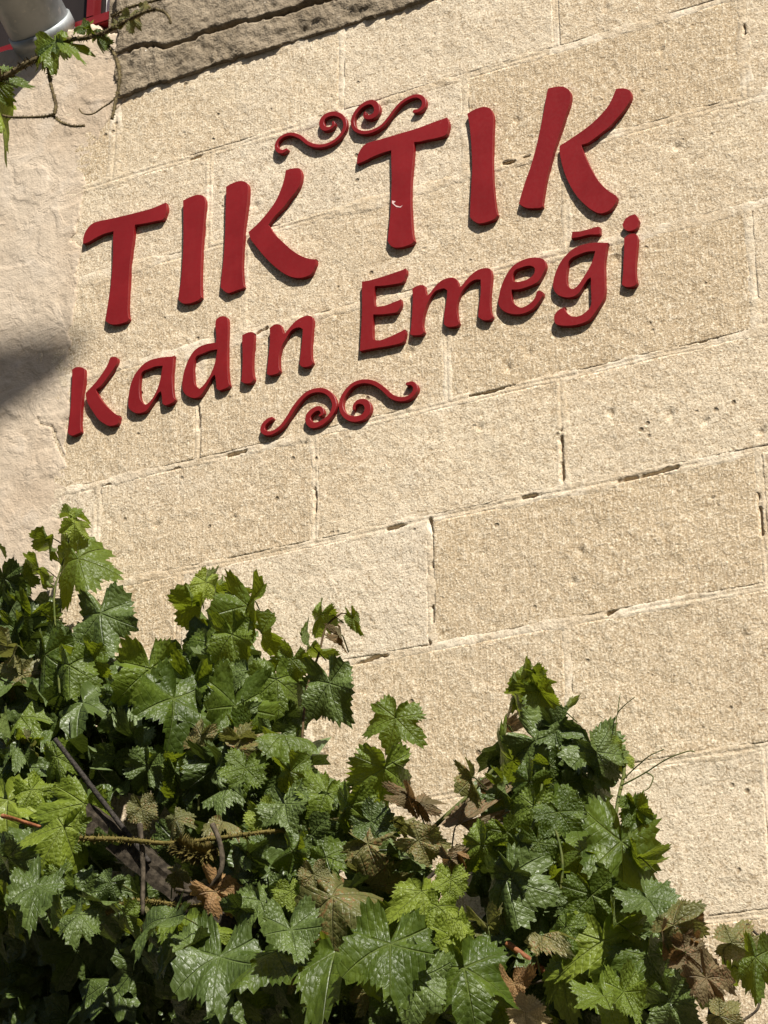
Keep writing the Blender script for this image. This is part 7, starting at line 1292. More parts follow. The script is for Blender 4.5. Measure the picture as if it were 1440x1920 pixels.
def metal_material():
    m, n, l, b = new_mat('galvanised_steel'); t = NT(m.node_tree); P = t.pos()
    a = t.noise(P, 9, 4, .6); g = t.noise(P, 60, 3)
    c = t.mix(t.ramp(a, .35, .65), (.22, .24, .24), (.34, .355, .355)); c = t.mix(t.ramp(g, .6, .75, 0, .4), c, (.55, .52, .47))
    l.new(c, b.inputs['Base Color']); b.inputs['Metallic'].default_value = .55
    l.new(t.ramp(a, .3, .7, .42, .62), b.inputs['Roughness']); l.new(t.bump(a, .25, .01), b.inputs['Normal']); return m

VEIN_ANG = (0.0, 1.02, -1.02, 2.02, -2.02)
def vein_group():
    g = bpy.data.node_groups.new('leaf_veins', 'ShaderNodeTree')
    g.interface.new_socket('Main', in_out='OUTPUT', socket_type='NodeSocketFloat')
    g.interface.new_socket('Side', in_out='OUTPUT', socket_type='NodeSocketFloat')
    g.interface.new_socket('UV', in_out='OUTPUT', socket_type='NodeSocketVector')
    t = NT(g); uv = g.nodes.new('ShaderNodeUVMap').outputs[0]
    sp = g.nodes.new('ShaderNodeSeparateXYZ'); g.links.new(uv, sp.inputs[0]); u, v = sp.outputs[0], sp.outputs[1]
    S, T, TT = [], [], []
    for a in VEIN_ANG:
        dx, dy = math.sin(a), math.cos(a)
        s = t.m('ADD', t.m('MULTIPLY', u, dx), t.m('MULTIPLY', v, dy))
        d = t.m('ABSOLUTE', t.m('SUBTRACT', t.m('MULTIPLY', u, dy), t.m('MULTIPLY', v, dx)))
        S.append(s); T.append(d); TT.append(t.m('ADD', d, t.m('MULTIPLY', t.m('LESS_THAN', s, 0.0), 10)))
    tm = TT[0]
    for x in TT[1:]: tm = t.m('MINIMUM', tm, x)
    main = None; side = None
    for s, d, tt in zip(S, T, TT):
        w = t.m('MULTIPLY', t.m('SUBTRACT', 1.15, s), .026)
        mk = t.m('SUBTRACT', 1.0, t.m('DIVIDE', tt, w), clamp=True)
        main = mk if main is None else t.m('MAXIMUM', main, mk)
        near = t.m('LESS_THAN', tt, t.m('ADD', tm, 1e-4))
        ch = t.m('FRACT', t.m('MULTIPLY', t.m('SUBTRACT', s, t.m('MULTIPLY', d, .85)), 6.5))
        ln = t.m('SUBTRACT', 1.0, t.m('MULTIPLY', t.m('ABSOLUTE', t.m('SUBTRACT', ch, .5)), 9.0), clamp=True)
        sk = t.m('MULTIPLY', ln, near)
        side = sk if side is None else t.m('MAXIMUM', side, sk)
    go = g.nodes.new('NodeGroupOutput'); g.links.new(main, go.inputs[0]); g.links.new(side, go.inputs[1]); g.links.new(uv, go.inputs[2])
    return g
VG = vein_group()

def leaf_material(name, c0, c1, vein, trans, blotch=None, amount=0.0, rough=.40, tw=.3):
    m, n, l, b = new_mat(name); t = NT(m.node_tree)
    vg = n.new('ShaderNodeGroup'); vg.node_tree = VG; main, side, uv = vg.outputs
    r = t.rnd(); P = t.pos()
    off = n.new('ShaderNodeVectorMath'); off.operation = 'ADD'; l.new(uv, off.inputs[0])
    cmb = n.new('ShaderNodeCombineXYZ'); l.new(t.m('MULTIPLY', r, 37), cmb.inputs[0]); l.new(t.m('MULTIPLY', r, 91), cmb.inputs[1]); l.new(cmb.outputs[0], off.inputs[1])
    big = t.noise(off.outputs[0], 1.6, 3); fine = t.noise(off.outputs[0], 13, 3, .6)
    c = t.mix(t.ramp(r, 0, 1), c0, c1)
    c = t.mix(t.ramp(big, .45, .7, 0, .4), c, tuple(min(1, x*1.45) for x in c1))
    if blotch: c = t.mix(t.m('MULTIPLY', t.ramp(fine, .48, .62), t.ramp(big, .42, .6, 0, amount)), c, blotch)
    c = t.mix(t.m('MULTIPLY', side, .07), c, vein)
    c = t.mix(t.m('MULTIPLY', main, .5), c, vein)
    # pale underside
    geo = n.new('ShaderNodeNewGeometry')
    c = t.mix(t.m('MULTIPLY', geo.outputs['Backfacing'], .45), c, tuple(.5*x+.5*y for x, y in zip(vein, (.16, .2, .11))))
    l.new(c, b.inputs['Base Color'])
    l.new(t.ramp(fine, .3, .7, rough-.06, rough+.14), b.inputs['Roughness']); b.inputs['Specular IOR Level'].default_value = .4
    cell = t.voro(off.outputs[0], 12.0)
    h = t.m('SUBTRACT', t.m('SUBTRACT', t.m('MULTIPLY', fine, .45), t.m('MULTIPLY', cell, .55)), t.m('ADD', t.m('MULTIPLY', main, .7), t.m('MULTIPLY', side, .14)))
    bp = t.bump(h, .75, .006); l.new(bp, b.inputs['Normal'])
    tr = n.new('ShaderNodeBsdfTranslucent'); tr.inputs[0].default_value = (*trans, 1); l.new(bp, tr.inputs['Normal'])
    mx = n.new('ShaderNodeMixShader'); mx.inputs[0].default_value = tw
    l.new(b.outputs[0], mx.inputs[1]); l.new(tr.outputs[0], mx.inputs[2]); l.new(mx.outputs[0], n['Material Output'].inputs[0])
    return m

def letter_paint():
    m, n, l, b = new_mat('red_letter_paint'); t = NT(m.node_tree); P = t.pos(); r = t.rnd()
    a = t.noise(P, 7, 4, .6); g = t.noise(P, 150, 3, .6); st = t.noise(t.scale(P, (60, 60, 6)), 1.0, 3, .6)
    c = t.mix(t.ramp(a, .3, .7), (.160, .0055, .006), (.205, .009, .010)); c = t.mix(t.ramp(r, 0, 1, 0, .3), c, (.18, .010, .011))
    c = t.mix(t.ramp(st, .5, .75, 0, .2), c, (.215, .016, .015)); c = t.mix(t.m('MULTIPLY', t.ramp(g, .70, .76), t.ramp(a, .55, .65)), c, (.34, .10, .08))
    l.new(c, b.inputs['Base Color']); l.new(t.ramp(g, .3, .7, .42, .55), b.inputs['Roughness']); b.inputs['Specular IOR Level'].default_value = .3
    l.new(t.bump(t.m('ADD', t.noise(P, 45, 3), t.m('MULTIPLY', g, .25)), .07, .004), b.inputs['Normal']); return m
M = dict(stone=stone_material(), mortar=mortar_material(), plaster=plaster_material(), concrete=concrete_material(), metal=metal_material(),
         red=letter_paint(),
         frame=paint_material('dark_red_paint', (.13, .007, .009), (.17, .010, .012), .45),
         white=paint_material('white_cloth', (.7, .68, .66), (.78, .76, .74), .8),
         chip=paint_material('bare_primer', (.66, .45, .42), (.72, .52, .48), .8),
         glass=paint_material('dark_window_glass', (.02, .016, .015), (.03, .024, .022), .35, .02, .12),
         core=paint_material('rubble_core', (.35, .27, .18), (.4, .31, .21), .9, .4),
         ground=paint_material('dusty_paving', (.075, .065, .052), (.10, .088, .07), .9, .5),
         lamp=paint_material('grey_lamp_paint', (.22, .23, .23), (.28, .28, .28), .5),
         lens=paint_material('lamp_lens', (.6, .6, .55), (.65, .65, .6), .2),
         c_green=bark_material('green_cane', (.05, .07, .014), (.10, .105, .028), 40, .6),
         c_brown=bark_material('brown_cane', (.05, .036, .018), (.10, .065, .032)),
         c_bark=bark_material('grey_bark', (.035, .028, .019), (.10, .08, .055)),
         c_bristle=bark_material('bristly_bark', (.055, .04, .022), (.16, .125, .06), 120),
         c_moss=bark_material('mossy_cane', (.085, .072, .018), (.15, .115, .035), 90),
         c_red=bark_material('russet_cane', (.16, .06, .028), (.29, .12, .05), 50, .6),
         wood=bark_material('grey_timber', (.020, .016, .011), (.065, .052, .036), 55),
         iron=bark_material('dark_iron', (.018, .016, .013), (.05, .043, .036), 150))
LM = [leaf_material('vine_leaf_green', (.048, .078, .009), (.108, .152, .016), (.19, .24, .065), (.24, .30, .015), tw=.33),
      leaf_material('vine_leaf_young', (.14, .19, .018), (.20, .25, .030), (.29, .34, .11), (.30, .38, .04), tw=.4),
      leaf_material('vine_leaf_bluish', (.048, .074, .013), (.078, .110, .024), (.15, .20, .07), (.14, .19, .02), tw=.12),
      leaf_material('vine_leaf_olive', (.11, .115, .035), (.16, .15, .05), (.26, .25, .11), (.24, .24, .05), (.20, .09, .03), .8),
      leaf_material('vine_leaf_brown', (.10, .078, .032), (.155, .12, .055), (.20, .16, .08), (.25, .14, .05), (.27, .13, .07), .7, .6),
      leaf_material('vine_leaf_orange', (.26, .15, .06), (.33, .19, .08), (.36, .26, .13), (.4, .22, .07), (.16, .13, .04), .9, .6),
      leaf_material('vine_leaf_cream', (.40, .31, .16), (.45, .36, .2), (.5, .4, .24), (.5, .4, .2), None, 0, .6)]

# ------------------------------------------------------------------ ground
tag(put('ground', pydata('ground', [(-60, -60, 0), (60, -60, 0), (60, 60, 0), (-60, 60, 0)], [(0, 1, 2, 3)]), M['ground']), kind='structure')

# ------------------------------------------------------------------ the stone wall
wall = tag(empty('stone_wall'), 'sunlit wall of big beige tuff blocks behind the red lettering', 'wall')
Z = [0, .3, .62, .95, 1.27, 1.58, 1.87, 2.15, 2.43, 2.735, 3.075, 3.418, 3.727, 4.006, 4.318, 4.595, 4.874, 5.128]
JX = {9: [-.45, .2, .869], 10: [-.85, -.2, .443, 1.12], 11: [-.55, .118, .899], 12: [-.80, -.183, .449, 1.1], 13: [-.513, .166, .916],
      14: [-1.0, -.388, .48, 1.16], 15: [-.5, .226, .934], 16: [-.8, -.117, .472, 1.1]}
rng = random.Random(3)
XL, XR = -3.4, 3.6
courses = []
for k in range(len(Z)-1):
    js = list(JX.get(k, []))
    if not js: js = [rng.uniform(-.4, .4)]
    while js[0] > XL+.9: js.insert(0, js[0]-rng.uniform(.5, .78))
    while js[-1] < XR-.9: js.append(js[-1]+rng.uniform(.5, .78))
    courses.append([XL]+js+[XR])
PITA = np.array(PITS)
def stone_h(X, Zz, seed, rx, rz):
    h = .0018*fbm(X, Zz, 9, 17, 3) + .0012*fbm(X, Zz, 34, 5, 2) + .0009*fbm(X, Zz, 95, 8, 2, .6)
    h = h + rx
    for px, pz in PITA:
        h = h - .006*np.exp(-(((X-px)/.007)**2+((Zz-pz)/.008)**2)*(1+.5*vn(X*150, Zz*150, 3)))
    return h
def block(x0, x1, z0, z1, seed):
    fine = x1 > -1.3 and x0 < 1.15 and z1 > 2.35 and z0 < 5.2
    st = .0052 if fine else .045
    xs = np.linspace(x0, x1, max(4, int((x1-x0)/st))); zs = np.linspace(z0, z1, max(4, int((z1-z0)/st)))
    if not fine:
        xs = np.concatenate([[x0], np.linspace(x0+.012, x1-.012, len(xs)), [x1]]); zs = np.concatenate([[z0], np.linspace(z0+.012, z1-.012, len(zs)), [z1]])
    tilt = rng.uniform(-.0003, .0003)
    def hf(X, Zz):
        h = stone_h(X, Zz, seed, tilt, 0)
        d = np.minimum(np.minimum(X-x0, x1-X), np.minimum(Zz-z0, z1-Zz))
        d = d - .001*(1+fbm(X, Zz, 30, 40, 3)*1.6)
        return h - .012*sstep(1-d/.0035) if fine else h - .012*sstep(1-d/.012)
    return heightfield('stone_block', xs, zs, hf)
g = .0025
for k, js in enumerate(courses):
    for a, b_ in zip(js[:-1], js[1:]):
        o = put('stone_block', block(a+g, b_-g, Z[k]+g, Z[k+1]-g, rng.randrange(999)), M['stone'], wall)
# courses either side of and above the window
for z0, z1 in ((5.128, 5.4), (5.4, 5.7), (5.7, 6.0), (6.0, 6.3)):
    for a, b_ in ((-3.4, -2.75), (-2.75, -2.1), (-2.1, -1.56)):
        put('stone_block', block(a+g, b_-g, z0+g, z1-g, rng.randrange(999)), M['stone'], wall)
for z0, z1 in ((5.62, 5.95), (5.95, 6.3)):
    for a, b_ in ((-.80, -.1), (-.1, .6), (.6, 1.3), (1.3, 2.1), (2.1, 2.85), (2.85, 3.6)):
        put('stone_block', block(a+g, b_-g, z0+g, z1-g, rng.randrange(999)), M['stone'], wall)
# mortar: one height field that fills, smears over or drops out of the joints
HJ = Z[9:]; VJ = [(x, Z[k], Z[k+1]) for k, js in enumerate(courses) if k >= 8 for x in js[1:-1]]
def jdist(X, Zz):
    d = np.full(X.shape, 9.); w = np.zeros(X.shape)
    for z in HJ:
        q = np.abs(Zz-z-.003*vn(X*6, X*0, 21)); d = np.minimum(d, q)
    for x, z0, z1 in VJ:
        q = np.where((Zz > z0) & (Zz < z1), np.abs(X-x-.003*vn(Zz*7, Zz*0+x*9, 22)), 9.); d = np.minimum(d, q)
    return d
def seg_dist(X, Zz, pts):
    D = np.full(X.shape, 9.)
    for a, c in zip(pts[:-1], pts[1:]):
        vx, vz = c[0]-a[0], c[1]-a[1]; L = vx*vx+vz*vz
        tt = np.clip(((X-a[0])*vx+(Zz-a[1])*vz)/L, 0, 1); D = np.minimum(D, np.hypot(X-a[0]-tt*vx, Zz-a[1]-tt*vz))
    return D
def cracks(X, Zz):
    k = np.zeros(X.shape); nz = .0022*vn(X*75, Zz*75, 31) + .001*vn(X*190, Zz*190, 35)
    for pts in JCR:
        x0, x1 = min(p[0] for p in pts)-.02, max(p[0] for p in pts)+.02; z0, z1 = min(p[1] for p in pts)-.02, max(p[1] for p in pts)+.02
        s = (X > x0) & (X < x1) & (Zz > z0) & (Zz < z1)
        if s.any():
            dd = seg_dist(X[s], Zz[s], pts)+nz[s]; w = .0030*(1+.9*vn(X[s]*38, Zz[s]*38, 33))
            k[s] = np.maximum(k[s], sstep(1.25-dd/w))
    return k
def mortar_h(X, Zz):
    d = jdist(X, Zz)
    w = .0145 + .016*np.clip(fbm(X, Zz, 4, 71, 2)-.05, 0, 1) + .009*fbm(X, Zz, 15, 72, 4, .6)
    h = .0018*fbm(X, Zz, 9, 17, 3) + .0012*fbm(X, Zz, 34, 5, 2) + .0009*fbm(X, Zz, 95, 8, 2, .6) + .0010 + .0006*fbm(X, Zz, 16, 73, 3)
    fade = sstep((fbm(X, Zz, 2.6, 78, 2)+.05)/.25)
    h = h - .0020*fade*sstep(1-d/.004)
    h = h - .012*cracks(X, Zz)
    return h - .0016*sstep((d-w+.010)/.010) - .03*sstep((d-w)/.009)
put('mortar', heightfield('mortar', np.arange(-1.0, 1.2, .0031), np.arange(2.45, 5.15, .0031), mortar_h, 0, lambda X, Zz: jdist(X, Zz) < .032), M['mortar'], wall)
box('core', (XL, .018, 0), (XR, .5, 5.14), M['core'], wall)
box('core', (XL, .018, 5.141), (-1.56, .5, 6.3), M['core'], wall)
box('core', (-.79, .018, 5.141), (XR, .5, 6.3), M['core'], wall)
box('core', (-1.559, .20, 5.141), (-.791, .5, 6.3), M['core'], wall)
# plaster on the left edge
KX = [-.90, -.90, -.895, -.885, -.905, -.905, -.89, -.875, -.855, -.79, -.765, -.775, -.80, -.90]
KZ = [2.2, 3.8, 3.95, 4.07, 4.34, 4.65, 4.90, 5.0, 5.035, 5.115, 5.17, 5.25, 5.33, 5.395]
CR = np.array(CRACK)
def plaster_h(X, Zz):
    xb = np.interp(Zz, KZ, KX) + .026*fbm(X*.5, Zz, 8, 81, 3) + .020*fbm(X, Zz, 26, 82, 4, .6)
    e = xb - X
    h = .0032 + .0030*fbm(X, Zz, 5, 83, 3) + .0014*fbm(X, Zz, 22, 84, 3) + .0006*fbm(X, Zz, 90, 85, 2) - .0022*sstep(1-e/.10)
    for a, c in zip(CR[:-1], CR[1:]):
        v = c-a; L = (v**2).sum(); tt = np.clip(((X-a[0])*v[0]+(Zz-a[1])*v[1])/L, 0, 1)
        d = np.hypot(X-a[0]-tt*v[0], Zz-a[1]-tt*v[1]) + .0015*vn(X*120, Zz*120, 9)
        h = h - .006*sstep(1-d/.0042)
    patch = fbm(X, Zz, 6.5, 88, 3); h = h + .0022*sstep((patch-.06)/.05)
    top = 5.40+.004*vn(X*20, X*0, 4) - Zz
    return h - .04*sstep(-e/.012) - .04*sstep(-top/.008)
put('plaster', heightfield('plaster', np.concatenate([np.arange(-1.8, -1.3, .03), np.arange(-1.3, -.70, .0046)]), np.arange(2.35, 5.42, .0046), plaster_h, .03,
    lambda X, Zz: X < np.interp(Zz, KZ, KX)+.05), M['plaster'], wall)
# weathered concrete ledge: a thin lower bed and an upper slab with a broken seam
def crack_z(X): return np.interp(X, [-.82, -.75, -.70, -.65, -.58, -.5, -.4, -.23, 0, 2], [5.25, 5.27, 5.262, 5.232, 5.236, 5.243, 5.236, 5.218, 5.22, 5.22]) + .006*vn(X*24, X*0, 91)
def rough_h(X, Zz): return .006*fbm(X, Zz, 8, 92, 3) + .006*fbm(X, Zz, 33, 93, 3) + .004*fbm(X, Zz, 85, 94, 2) - .008*np.maximum(0, fbm(X, Zz*2.2, 14, 66, 3)-.25)
def bed_h(X, Zz):
    lo = Zz-5.122-.006*fbm(X, Zz*0, 22, 95, 3)+.0; hi = crack_z(X)-.0005-Zz; le = X+.80+.02*fbm(X*0, Zz, 20, 96, 3)
    d = np.minimum(np.minimum(lo, hi), le) - .0035*np.maximum(0, fbm(X, Zz, 18, 97, 3)*2.2)
    return .011 + rough_h(X, Zz) - .045*sstep(1-d/.004)
def slab_h(X, Zz):
    lo = Zz-crack_z(X)-.0005; le = X+.805+.012*fbm(X*0, Zz, 22, 98, 3) - .0
    d = np.minimum(lo, le) - .0035*np.maximum(0, fbm(X, Zz, 18, 99, 3)*2.2)
    return .014 + rough_h(X, Zz)*.8 - .045*sstep(1-d/.004)
xs = np.concatenate([np.arange(-.86, .35, .0055), np.arange(.36, 3.6, .05)])
ledge = put('ledge', heightfield('ledge', xs, np.concatenate([np.arange(5.19, 5.48, .0055), np.arange(5.49, 5.62, .03)]), slab_h, .03), M['concrete'], wall)
put('ledge_bed', heightfield('ledge_bed', xs, np.arange(5.10, 5.29, .0055), bed_h, .03), M['concrete'], ledge)
# window with red frame above the plaster
win = box('window_pane', (-1.50, .075, 5.33), (-.80, .079, 6.2), M['glass'], wall)
box('window_sill', (-1.55, .02, 5.30), (-.80, .19, 5.345), M['plaster'], win, .004)
box('window_frame', (-1.54, .035, 5.42), (-.795, .072, 5.452), M['frame'], win, .003)
box('window_frame', (-.945, .038, 5.453), (-.918, .074, 6.2), M['frame'], win, .003)
box('window_frame', (-1.00, .045, 5.346), (-.965, .07, 5.419), M['frame'], win, .003)
box('curtain', (-.897, .066, 5.455), (-.868, .072, 6.1), M['white'], win)
box('curtain', (-.90, .066, 5.36), (-.845, .072, 5.405), M['white'], win)

# ------------------------------------------------------------------ sheet metal flue at the upper left
def flue():
    root = empty('metal_flue', (-1.06, -.02, 5.42))
    ax = Vector((0, -1, .64)).normalized(); a = Vector((1, 0, 0)); b = ax.cross(a); seg = 40
    def ring(L, r): return [Vector((-1.06, .03, 5.405))+ax*L+a*math.cos(2*math.pi*s/seg)*r+b*math.sin(2*math.pi*s/seg)*r for s in range(seg)]
    def lathe(name, prof):
        V = []; Fc = []
        for L, r in prof: V += ring(L, r)
        for k in range(len(prof)-1):
            for s in range(seg): Fc.append((k*seg+s, k*seg+(s+1) % seg, (k+1)*seg+(s+1) % seg, (k+1)*seg+s))
        return put(name, pydata(name, V, Fc, True), M['metal'], root)
    lathe('pipe', [(-.02, .088), (.30, .088), (.301, .091), (.312, .091), (.313, .088), (.8, .088), (.8, .082), (.0, .082)])
    lathe('collar', [(.02, .0885), (.02, .0935), (.055, .0935), (.056, .0885)])
    tag(root, 'grey galvanised metal flue pipe running into the wall at the upper left', 'pipe')
flue()

# ------------------------------------------------------------------ red letters
YF, YB = -.012, .004
def plate(name, outer, holes, parent):
    bm = bmesh.new(); loops = [outer]+holes; edges = []; rings = []
    for lp in loops:
        vs_ = [bm.verts.new((x, YF, z)) for x, z in lp]; rings.append(vs_)
        edges += [bm.edges.new((vs_[k], vs_[(k+1) % len(vs_)])) for k in range(len(vs_))]
    bmesh.ops.triangle_fill(bm, use_beauty=True, use_dissolve=False, edges=edges)
    for vs_ in rings:
        bk = [bm.verts.new((v.co.x, YB, v.co.z)) for v in vs_]
        for k in range(len(vs_)):
            j = (k+1) % len(vs_); bm.faces.new((vs_[k], vs_[j], bk[j], bk[k]))
    bmesh.ops.recalc_face_normals(bm, faces=bm.faces[:])
    # make the front face look out of the wall
    if sum((f.normal.y*f.calc_area() for f in bm.faces if abs(f.normal.y) > .9), 0) > 0: bmesh.ops.reverse_faces(bm, faces=bm.faces[:])
    # soften the front edge
    fe = [e for e in bm.edges if abs(e.verts[0].co.y-YF) < 1e-6 and abs(e.verts[1].co.y-YF) < 1e-6 and len(e.link_faces) == 2 and abs(e.link_faces[0].normal.dot(e.link_faces[1].normal)) < .3]
    bmesh.ops.bevel(bm, geom=fe, offset=.0005, segments=1, affect='EDGES', clamp_overlap=True)
    m = bpy.data.meshes.new(name); bm.to_mesh(m); bm.free()
    return put(name, m, M['red'], parent)
INFO = {'T1': ('capital letter T beginning the upper line at far left', 'letter'), 'I1': ('capital letter I between T and K of the first word, upper line', 'letter'),
        'K1': ('capital letter K ending the first word of the upper line', 'letter'), 'T2': ('capital letter T right below the upper scroll, with a small scrape on its stem', 'letter'),
        'I2': ('capital letter I between T and K of the second word, upper line', 'letter'), 'K2': ('tilted capital letter K at the upper right end', 'letter'),
        'K3': ('capital letter K beginning the lower line beside the shadow', 'letter'), 'a': ('small letter a after the capital K of the lower line', 'letter'),
        'd': ('small letter d in the middle of the first lower word', 'letter'), 'ii': ('dotless small letter i between d and n in the lower line', 'letter'),
        'n': ('small letter n ending the first word of the lower line', 'letter'), 'E': ('capital letter E beginning the second word of the lower line', 'letter'),
        'm': ('small letter m with three legs in the lower line', 'letter'), 'e': ('small letter e between m and g in the lower line', 'letter'),
        'g': ('small letter g with a bar over it in the lower line', 'letter'), 'i': ('dotted small letter i at the right end of the lower line', 'letter')}
roots = {}
count = {}
for name, part, outer, holes in LETTERS: count[name] = count.get(name, 0)+1
for name, part, outer, holes in LETTERS:
    if name not in roots:
        cx = sum(p[0] for p in outer)/len(outer); cz = min(p[1] for p in outer)
        roots[name] = tag(empty('letter', (cx, 0, cz)), 'red '+INFO[name][0], 'letter', 'red letters mounted on the wall')
    pn = {'body': 'letter_body', 'stem': 'stem', 'arm': 'arm', 'breve': 'breve_bar', 'dot': 'dot'}[part]
    plate(pn, outer, holes, roots[name])
# scrape on the second T
put('paint_scrape', pydata('paint_scrape', [(x, YF-.0006, z) for x, z in CHIP], [tuple(range(len(CHIP)))]), M['chip'], roots['T2'])
def ribbon(name, pts, parent, dy):
    yf, yb, rd = YF-dy, YB, .0008
    n = len(pts); L = []; Rr = []
    for k in range(n):
        a = pts[max(k-1, 0)]; b = pts[min(k+1, n-1)]; tx, tz = b[0]-a[0], b[1]-a[1]; q = math.hypot(tx, tz) or 1
        nx, nz = -tz/q, tx/q; w = pts[k][2]
        L.append((pts[k][0]+nx*w, pts[k][1]+nz*w)); Rr.append((pts[k][0]-nx*w, pts[k][1]-nz*w))
    def cap(k, kk):
        x, z, w = pts[k]; x2, z2, _ = pts[kk]; tx, tz = x-x2, z-z2; q = math.hypot(tx, tz) or 1; tx /= q; tz /= q
        return [(x+w*(tx*math.cos(a)+-tz*math.sin(a)), z+w*(tz*math.cos(a)+tx*math.sin(a))) for a in [math.pi/2*s for s in (.66, .33, 0, -.33, -.66)]]
    V = []; Fc = []
    for k in range(n):
        for s, (x, z) in ((0, L[k]), (1, Rr[k])):
            cx, cz, w = pts[k]; f_ = max(0, 1-rd/max(w, .002))
            V += [(cx+(x-cx)*f_, yf, cz+(z-cz)*f_), (x, yf+rd*.8, z), (x, yb, z)]
    for k in range(n-1):
        a, b = k*6, (k+1)*6
        Fc += [(a, a+3, b+3, b), (a+1, a, b, b+1), (a+2, a+1, b+1, b+2), (a+3, a+4, b+4, b+3), (a+4, a+5, b+5, b+4)]
    for k, kk, base, flip in ((0, 1, 0, 0), (n-1, n-2, (n-1)*6, 1)):
        c = cap(k, kk); ids = []
        cx, cz, w = pts[k]; f_ = max(0, 1-rd/max(w, .002))
        for x, z in c:
            V += [(cx+(x-cx)*f_, yf, cz+(z-cz)*f_), (x, yf+rd*.8, z), (x, yb, z)]; ids.append(len(V)-3)
        first, last = (base+3, base) if not flip else (base, base+3)
        # order the cap from the left side to the right side
        d0 = (V[ids[0]][0]-V[first][0])**2+(V[ids[0]][2]-V[first][2])**2; d1 = (V[ids[-1]][0]-V[first][0])**2+(V[ids[-1]][2]-V[first][2])**2
        if d1 < d0: ids = ids[::-1]
        ring = [first]+ids+[last]
        Fc.append(tuple(ring))
        for p, q in zip(ring[:-1], ring[1:]): Fc += [(p, p+1, q+1, q), (p+1, p+2, q+2, q+1)]
    m = pydata(name, V, Fc); bm = bmesh.new(); bm.from_mesh(m); bmesh.ops.remove_doubles(bm, verts=bm.verts, dist=1e-5)
    bmesh.ops.recalc_face_normals(bm, faces=bm.faces[:])
    if sum(f.normal.y*f.calc_area() for f in bm.faces) > 0: bmesh.ops.reverse_faces(bm, faces=bm.faces[:])
    bm.to_mesh(m); bm.free()
    return put(name, m, M['red'], parent)
for nm, lab in (('top', 'red double scroll ornament above the upper line of letters'), ('bottom', 'red double scroll ornament below the lower line of letters')):
    ss = [s for s in SCROLLS if s[0] == nm]
    root = tag(empty('scroll_ornament', (ss[0][1][0][0], 0, ss[0][1][0][1])), lab, 'ornament', 'red scroll ornaments on the wall')
    for k, s in enumerate(ss): ribbon('scroll', s[1], root, .0006*k)

# ------------------------------------------------------------------ vine leaves
def leaf_outline(n, seed, deep):
    rg = random.Random(seed); pts = []
    key = [(0, 1.0), (.28, .84), (.52, .72-deep), (.80, .85), (1.04, .92), (1.34, .80), (1.60, .68-deep*.8), (1.88, .74), (2.12, .77), (2.48, .71), (2.80, .58), (3.0, .36), (math.pi, .10)]
    ka = [k[0] for k in key]
    kl = [k[1]*(1+rg.uniform(-.13, .13)) for k in key]; kr = [k[1]*(1+rg.uniform(-.13, .13)) for k in key]; kr[0] = kl[0]; kl[-1] = kr[-1] = .10
    def cosi(a, ks):
        for q in range(len(ka)-1):
            if a <= ka[q+1]:
                t = (a-ka[q])/(ka[q+1]-ka[q]); t = .35*t+.65*(1-math.cos(math.pi*t))/2
                return ks[q]*(1-t)+ks[q+1]*t
        return ks[-1]
    for k in range(n):
        th = -math.pi+2*math.pi*k/n; a = abs(th)
        r = cosi(a, kr if th > 0 else kl)
        tooth = (1.055, .985, .93)[k % 3] if th < 0 else (.93, .985, 1.055)[k % 3]
        if a > 2.9: tooth = 1.0
        tooth *= 1+rg.uniform(-.03, .03)
        pts.append((math.sin(th)*r*tooth, math.cos(th)*r*tooth))
    return pts
def leaf_mesh(seed, n=114, rings=(.22, .45, .68, .86, 1.0), dry=False):
    rg = random.Random(seed*7+1); deep = rg.choice((-.03, 0, .04, .1, .18, .3))
    out = leaf_outline(n, seed, deep)
    fold = rg.choice((-.5, -.2, .1, .3, .5, .75)); droop = rg.uniform(.2, .95); curl = rg.uniform(-.1, .75); wav = rg.uniform(.06, .15); ph = rg.uniform(0, 6); tw = rg.uniform(-.18, .18)
    if dry: fold = rg.choice((-1.3, -.9, .9, 1.3)); droop = rg.uniform(.8, 1.8); curl = rg.choice((-1.2, 1.3, 1.8)); wav = rg.uniform(.18, .30); tw = rg.uniform(-.6, .6)
    V = [(0, 0, 0)]; UV = [(0, 0)]
    for q in rings:
        for k, (x, y) in enumerate(out):
            X, Y = x*q, y*q; r2 = X*X+Y*Y; th = math.atan2(X, Y)
            z = fold*abs(X)*.7 - droop*Y*abs(Y)*.7 - curl*X*X + wav*math.sin(5*th+ph)*q*q*1.2 + .03*math.sin(11*th+ph*2)*q**3 + tw*X*Y
            # blades puff up between the veins
            dmin = min(abs(math.atan2(math.sin(th-a), math.cos(th-a))) for a in VEIN_ANG)
            z += .07*math.sin(min(1, dmin/.5)*math.pi/2)*q*(1-q*.55)
            V.append((X, Y, z)); UV.append((X, Y))
    Fc = []
    for k in range(n-0):
        j = (k+1) % n
        Fc.append((0, 1+j, 1+k))
        for s in range(len(rings)-1):
            a = 1+s*n; Fc.append((a+k, a+j, a+n+j, a+n+k))
    m = pydata('leaf', V, Fc, True); m.flip_normals() if m.polygons[0].normal.z < 0 else None
    uv = m.uv_layers.new(name='UVMap')
    idx = np.empty(len(m.loops), dtype=np.int32); m.loops.foreach_get('vertex_index', idx)
    uv.data.foreach_set('uv', np.array(UV, dtype=np.float32)[idx].ravel())
    return m
VARS = [leaf_mesh(s) for s in range(1, 13)]
DRY = [leaf_mesh(s+40, dry=True) for s in range(6)]
LEAFM = {}
def leaf_data(v, c):
    if (v, c) not in LEAFM:
        m = (DRY[v % 6] if c in (4, 5) else VARS[v]).copy(); m.materials.clear(); m.materials.append(LM[c]); LEAFM[(v, c)] = m
    return LEAFM[(v, c)]
from mathutils import Euler
